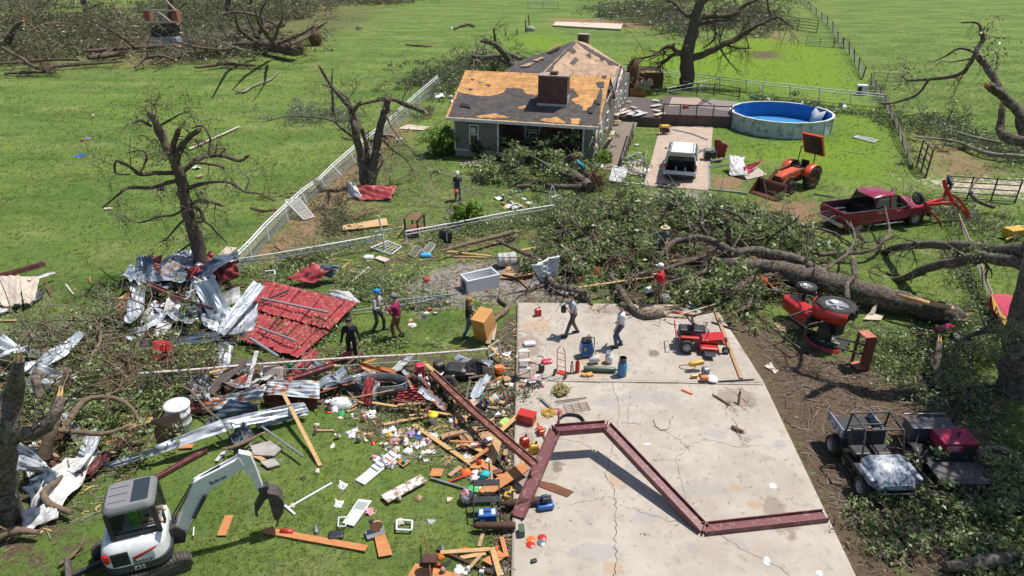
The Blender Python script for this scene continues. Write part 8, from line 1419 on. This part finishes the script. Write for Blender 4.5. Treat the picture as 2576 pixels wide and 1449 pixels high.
t = thing('yellow_machine','yellow and grey compressor pump group on the right of the slab','pump',G(1760,945,.1),R(10)); mb = MB(); cap_(mb,(-.22,.35,.3),(.2,.35,.34),.1,.1); mb.build('tank',YELP,t); boxp(t,'engine',GREYM,(.2,0,.2),(.26,.26,.3),.06); boxp(t,'grip',YELP,(-.25,-.1,.1),(.3,.12,.1),.04); mb = MB(); mb.lathe([(.001,.1),(.16,.08),(.2,.04)],(.28,-.4,.08),(0,-.2,1),16); mb.build('white_dish',WHP,t); boxp(t,'yellow_body',CEDAR,(0,-.35,.14),(.3,.22,.18),.06)
mb = MB(); mb.tube([(.5,-.5,.03),(1.0,-.55,.04),(1.8,-.6,.03)],.03,6); mb.build('hose',BLKP,t)
for x,y,m,l in ((1336,1357,'orange_plastic','orange clay disc on the slab'),(1364,1352,'red_paint','upper red disc with a tab on the slab'),(1335,1370,'red_paint','lower red disc on the slab'),(1362,1365,'chrome','silver dished lid on the slab')): lathed('disc',l,'disc',x,y,[(.001,.02),(.09,.02),(.12,.0)],MATS[m],.105)
boxat('tool','small black tool on the lower slab','tool',1343,1413,(.16,.1,.07),20,BLKP,.1,.02); boxat('ring_block','orange wooden drill block behind the green cylinder','block',1483,945,(.24,.2,.1),20,TANC,.1,.02); boxat('ring_block','second orange block by the extinguishers','block',1468,946,(.2,.16,.1),-20,TANC,.1,.02); boxat('bag','bright red and white bag on the slab corner','bag',1376,912,(.4,.26,.12),15,mk('red_bag',(.6,.02,.07),(.7,.6,.6),6,.4,lo=.55,hi=.62),.1,.05); boxat('bag','lilac and white cloth heap at the slab corner','cloth',1332,868,(.5,.3,.14),10,mk('lilac_cloth',(.5,.46,.56),(.6,.58,.6),6),.1,.07)
boxat('canister','grey pump sprayer lying by the step stool','sprayer',1362,935,(.22,.22,.34),10,STEELD,.1,.08); boxat('case','grey power tool case on the slab corner','tool case',1338,966,(.3,.2,.14),15,GREYM,.1,.03); boxat('carton','red and white long carton on the plywood pieces','carton',1212,1114,(.75,.16,.06),32,mk('red_white_carton',(.65,.12,.1),(.7,.68,.65),8,.6,lo=.45,hi=.55),.2,.01); boxat('carton','teal and black printed carton near the orange boards','carton',1222,1212,(.26,.22,.34),-20,mk('teal_carton',(.03,.42,.45),(.02,.05,.08),5,.5,lo=.45,hi=.6),.02,.01)
boxat('bag','green and white plastic sack beside the teal carton','bag',1195,1235,(.45,.3,.14),15,mk('green_sack',(.03,.38,.06),(.68,.7,.7),6,.5,lo=.5,hi=.58),.02,.06); lathed('ball','striped red and grey ball like bundle by the welding cart','bundle',1175,1262,[(.001,0),(.15,.05),(.22,.2),(.15,.36),(.001,.42)],mk('striped_bundle',(.35,.08,.06),(.45,.45,.5),7,.5,lo=.45,hi=.52),0); boxat('tool_rack','yellow drill tools heaped at the frame foot','tools',1278,1245,(.18,.45,.16),-15,YELP,.03,.05,[('battery',BLKP,(0,.1,.14),(.1,.12,.1)),('battery',BLKP,(.05,-.12,.13),(.1,.1,.1))]); boxat('bag','black plastic bag on the grass','bag',846,1350,(.42,.3,.12),10,BLKP,.01,.06)
lathed('can','red metal canister on the grass left of the long orange board','canister',706,1336,[(.001,0),(.07,0),(.07,.34),(.001,.36)],REDP,.08,90,-5); boxat('bag_chair','black folding chair bundle hung on the white mesh fence','folding chair',1122,610,(.7,.4,.75),0,BLKP,0,.2,[('white_strap',WHP,(.08,-.2,.4),(.05,.02,.5))]); boxat('bag','bright blue plastic bag below the mesh fence','bag',1072,646,(.55,.35,.2),5,mk('blue_bag',(.02,.30,.70),(.1,.45,.8),5,.4),0,.1); boxat('bag','white plastic bag on the grass left of the wire frame','bag',928,652,(.5,.4,.2),0,WHC,0,.1)
# wreck at the back of the house
bs = thing('shed_wreck','dark brown shed wreck with roof torn open behind the house','shed',G(1625,238))
for c,d,m in (((0,0,1.4),(3.2,.12,1.6),DARKB),((0,2,2.3),(3.2,2,.1),DARKB),((-1.5,1,1.2),(.1,2,2.2),DARKB)): boxp(bs,'wall',m,c,d,.02,Matrix.Rotation(R(-8),3,'Z'))
t = thing('root_plate','tall orange brown root plate torn up against the back corner of the house','roots',G(1588,240)); mb = MB(); mb.sph((0,0,1.8),(.7,.5,1.9),12)
for i in range(60): d = Vector((random.gauss(0,1),random.gauss(0,.8),random.gauss(0,1))).normalized(); grow(mb,Vector((0,0,1.8))+Vector((d.x*.6,d.y*.4,d.z*1.6)),d,random.uniform(.4,1.0),.06,1,m=random.choice((0,1)))
mb.build('roots',[ROOTM,MATS['fresh_root']],t)
sheet('pink and grey crumpled awning over the shed wreck',[(1600,215,1.4),(1602,232,.3),(1652,228,.3),(1640,200,1.8)],mk('awning',(.36,.26,.27),(.22,.18,.2),3),4,.3); boxat('dresser','orange brown chest of drawers thrown behind the deck','dresser',1600,240,(1.6,1.2,.8),10,CEDAR,0,.02)
for i in range(16):
    x,y = random.uniform(1552,1660),random.uniform(252,292); o = plank('pale torn board scattered on the lower deck beside the house',x,y,x+random.uniform(-26,26),y+random.uniform(-10,10),random.uniform(.15,.5),random.choice((PALE,TINW,PALE,GREYW)),.95,.98,.02); o['group'] = 'torn boards on the lower deck'
boxat('red_container','bright red plastic piece on the pool deck','container',1725,272,(.5,.35,.25),20,REDP,.95,.08); t = thing('patio_chair','brown metal patio chair on the ramp','chair',G(1553,318,.7),R(30))
for x in (-.25,.25):
    for y in (-.25,.25): mb = MB(); mb.cyl((x,y,0),(x,y,.45 if x > 0 else .95),.02,n=6); mb.build('leg',TANB,t)
boxp(t,'seat',TANB,(0,0,.45),(.5,.5,.04),.01); boxp(t,'backrest',TANB,(-.26,0,.75),(.03,.5,.35),.01)
for r in (('white trellis post leaning at the porch corner',1470,398,1492,345,.1,WHP,.3,2.4),('white downspout fallen across the ramp foot',1490,420,1512,400,.12,WHP,.2),('long board leaning on the ramp rail',1530,350,1545,330,.3,PALE,1.2),('broken deck rail lying across the pool deck',1750,240,1790,262,.1,DECKD,1.0)): plank(*r[:7],h=r[7],h2=r[8] if len(r) > 8 else None)
# playhouse far left
ph = thing('playhouse','wrecked play tower with open gable frame and pale grey base in the grove','play tower',G(426,128),R(5)); boxp(ph,'base',mk('grey_tarp',(.3,.34,.38)),(0,0,1.0),(3.4,2.2,2.0),.1); boxp(ph,'dark_band',BLKP,(0,.1,2.9),(3.4,2.0,1.8),.05); boxp(ph,'red_side',MATS['reddish_board'],(-1.9,.3,4.6),(.7,1.6,1.7),.02); boxp(ph,'red_side',MATS['reddish_board'],(1.9,.3,4.6),(.7,1.6,1.7),.02)
for a,b_ in (((-2,0,5.4),(0,0,8)),((2,0,5.4),(0,0,8)),((-2,0,5.4),(2,0,5.4)),((-1.3,-.8,4.0),(0,-.8,5.2)),((1.3,-.8,4.0),(0,-.8,5.2)),((-2.1,-.8,3.9),(2.1,-.8,3.9)),((-.5,-.8,3.9),(-.5,-.8,4.8)),((.5,-.8,3.9),(.5,-.8,4.8))): mb = MB(); mb.beam(a,b_,.2,.2); mb.build('gable_timber',PALE,ph)
# small household litter
LC = {'white': WHP,'cream': PALE,'red': REDP,'yellow': YELP,'blue': BLUEP,'teal': mk('teal_plastic',(.03,.35,.33)),'pink': mk('pink_plastic',(.55,.25,.3)),'brown': TANB,'green': mk('green_plastic',(.04,.30,.12)),'purple': mk('purple_plastic',(.3,.2,.42)),'black': BLKP,'orange': MATS['orange_plastic'],'grey': GREYM,'silver': CHROME}
PALC = ['white']*14+['cream']*8+['brown']*6+['grey']*4+['black']*3+['red','red','yellow','blue','teal','pink','pink','green','purple','orange','silver','silver']
ZN = [(((985,1080),(1060,1075),(1090,1100),(1095,1160),(1040,1170),(960,1180),(940,1160),(970,1120)),62,'in the kitchen litter on the grass',1),(((900,1085),(985,1085),(960,1130),(890,1130)),10,'left of the kitchen litter',1),(((1150,1150),(1290,1130),(1290,1250),(1180,1250)),34,'among the orange boards by the slab',1),(((1140,1000),(1290,985),(1285,1080),(1130,1080)),46,'in the litter heap by the slab edge',1),(((820,1010),(960,1020),(940,1060),(830,1060)),20,'below the white basin',1),(((1240,880),(1295,870),(1295,980),(1230,980)),18,'at the corner of the slab',1),(((1310,950),(1370,950),(1370,985),(1310,990)),12,'with the cables on the slab',.8),
  (((780,1070),(900,1075),(880,1120),(760,1130)),10,'on the grass right of the leaning pine board',1),(((1100,1380),(1280,1380),(1280,1449),(1100,1449)),16,'among the bottom boards',1),(((700,1180),(1150,1200),(1150,1440),(700,1440)),14,'on the open grass right of the excavator',.9),(((1250,485),(1330,480),(1345,525),(1260,530)),16,'in the littered yard below the leafy crown',1.6),(((1000,790),(1060,760),(1120,770),(1040,850)),8,'on the grass beside the man in maroon',1.3),(((1020,940),(1120,940),(1130,990),(1000,990)),14,'in the scrap around the stock tank',1.2),(((560,930),(760,925),(760,975),(560,990)),14,'in the scrap behind the rusty tin',1.3),(((100,820),(330,820),(330,860),(120,870)),7,'in the leafy branches at the left',1.3),
  (((1480,590),(1560,470),(1640,470),(1620,340)),10,'on the yard beside the driveway',1.6),(((1880,244),(2220,280),(2200,290),(1890,252)),7,'under the fence behind the pool',2.4),(((1090,235),(1150,240),(1140,262),(1090,255)),9,'by the left rear corner of the house',2.6),(((850,130),(1180,60),(1300,30),(1250,200),(900,300)),14,'scattered over the meadow',2.6),(((200,300),(500,250),(560,600),(100,600)),9,'scattered over the left field',1.8),(((1540,5),(1760,20),(1740,80),(1560,60)),9,'in the brush heap of the corral',4)]
KN = ['bottle','carton','jar','bag','cup','paper','paper','paper','bag','shard','shard']
protos = {}
def litter_mesh(kind,col):
    if (kind,col) not in protos:
        mb = MB()
        if kind == 'bottle': mb.lathe([(r*1.1,z) for r,z in BOT],(0,0,0),(0,0,1),10)
        elif kind == 'jar': mb.lathe([(.001,0),(.05,0),(.055,.02),(.055,.1),(.045,.12),(.045,.14),(.001,.14)],(0,0,0),(0,0,1),10)
        elif kind == 'cup': mb.lathe([(.001,0),(.035,0),(.05,.11),(.045,.11),(.03,.01)],(0,0,0),(0,0,1),10)
        elif kind == 'paper': mb.grid([[((i-2)*.06+random.gauss(0,.015),(j-1.5)*.07+random.gauss(0,.015),abs(random.gauss(0,.03))) for j in range(4)] for i in range(5)],smooth=False)
        elif kind == 'shard': mb.prism([(.16*math.cos(a)*random.uniform(.5,1.2),.1*math.sin(a)*random.uniform(.4,1.2),0) for a in (.2,1.2,2.2,3.3,4.4,5.4)],(0,0,.015))
        elif kind == 'carton': mb.box((0,0,.06),(.09,.06,.15))
        else:
            rows = [[((i-2)*.05+random.gauss(0,.01),(j-2)*.045+random.gauss(0,.01),(.07 if 0 < i < 4 and 0 < j < 4 else .005)+random.random()*.05) for j in range(5)] for i in range(5)]; mb.grid(rows)
        o = mb.build(kind,LC[col]); protos[(kind,col)] = o.data; bpy.data.objects.remove(o)
    return protos[(kind,col)]
for poly,n,where,s in ZN:
    for p in spots(poly,n):
        kind = random.choice(KN); col = random.choice(PALC); o = bpy.data.objects.new(kind,litter_mesh(kind,col)); COL.objects.link(o)
        onslab = any(inpoly(p.x,p.y,q) for q in CLEAR[:1]); o.location = (p.x,p.y,(.1 if onslab else 0)+.05*s); k = s*random.uniform(.8,1.5); o.scale = (k,k,k); o.rotation_euler = (random.choice((0,1.5,1.6,1.4)),random.uniform(-.3,.3),random.uniform(0,6.3))
        if kind in ('bag','paper','shard'): o.rotation_euler.x = 0; o.location.z -= .05*s
        tag(o,f'small {col} {kind} {where}',kind,f'{col} {kind}s {where}')

def scraps(n,poly,kindf,h):
    for p in spots(poly,n):
        a = random.uniform(0,3.14); kindf(p,a,random.uniform(.02,h))
def world_board(p,a,z,L,w,mat,lab,cat,grp,name='broken_board'):
    mb = MB(); d = Vector((math.cos(a),math.sin(a),random.uniform(-.25,.25))); mb.beam(-d*L/2,d*L/2,w,.03); o = mb.build(name,mat); o.location = (p.x,p.y,z+abs(d.z)*L/2); tag(o,lab,cat,grp)
def world_tin(p,a,z,s,mat,lab,grp):
    rs = random.Random(int(p.x*97+p.y*31)); f = [rs.uniform(.5,2.2) for _ in range(5)]; u = Vector((math.cos(a),math.sin(a),rs.uniform(-.3,.5))); v = Vector((-math.sin(a),math.cos(a),rs.uniform(-.4,.4)))*.5; rows = []
    for i in range(13): rows.append([u*(i/12-.5)*s*1.7+v*(j/8-.5)*s*.85+Vector((0,0,s*.06*(math.sin(7*f[0]*i/12+f[1])+math.cos(5*f[2]*j/8+i*.3*f[3]))+s*.12+.03*math.cos(j*1.57))) for j in range(9)])
    mb = MB(); mb.grid(rows,smooth=False); o = mb.build('tin_scrap',mat,solid=.005); o.location = (p.x,p.y,max(z,.1)+.1); tag(o,lab,'metal sheet',grp)
PILE1 = [(300,740),(430,670),(560,700),(640,770),(600,880),(480,900),(380,860)]; HEAP = [(520,930),(760,915),(1240,925),(1280,1000),(1270,1060),(1100,1040),(830,1010),(560,1000)]; EDGE = [(1130,1090),(1290,1060),(1290,1250),(1190,1240)]; LEFT = [(0,920),(200,880),(380,960),(380,1100),(200,1200),(0,1200)]
for nm,mt,n in (('grey',TIN,9),('white',TINW,3),('dark',TIND,7),('red',TINRED,7)): scraps(n,PILE1,lambda p,a,z: world_tin(p,a,z,random.uniform(.9,2.0),mt,f'crumpled scrap of {nm} sheet metal in the tin pile below the dark tree',f'{nm} scraps of the tin pile'),.7)
for nm,mt,n in (('grey',TIN,7),('rusty',TINR,5),('red',TINRED,4),('white',TINW,2)): scraps(n,HEAP,lambda p,a,z: world_tin(p,a,z,random.uniform(.5,1.2),mt,f'bent scrap of {nm} sheet metal in the scrap heap left of the slab',f'{nm} scraps of the scrap heap'),.3)
for nm,mt,n in (('silver',TIN,5),('white',TINW,6)): scraps(n,LEFT,lambda p,a,z: world_tin(p,a,z,random.uniform(.6,1.5),mt,f'torn {nm} sheet caught in the leafy branches at the left',f'{nm} scraps in the left branches'),.6)
for pl,wh,n,L in ((HEAP,'in the scrap heap left of the slab',16,1.6),(EDGE,'in the board pile at the slab edge',7,1.0),(PILE1,'in the tin pile below the dark tree',5,1.8),(LEFT,'in the leafy branches at the left',7,1.5)):
    for nm,mt in (('tan',TANB),('yellowish',PINE),('dark',OLD),('maroon',STEELM),('orange',CEDAR)):
        scraps(n if nm != 'orange' else n//2,pl,lambda p,a,z: world_board(p,a,z,random.uniform(.3,L),random.uniform(.04,.16),mt,f'short broken {nm} board {wh}','board',f'{nm} broken boards {wh}'),.3)
scraps(14,HEAP,lambda p,a,z: world_board(p,a,z,random.uniform(.5,1.4),.04,IRON,'black bent bar in the scrap heap left of the slab','bar','black bars of the scrap heap','bar'),.5)

pipe('bent_pipe','faint U shaped bent pipe lying on the middle of the slab',[(1645,1056),(1650,1072),(1662,1081),(1678,1080),(1687,1070),(1686,1054)],.115,.018,mk('pinkish_pipe',(.34,.26,.26),(.4,.34,.33),6),'pipe')
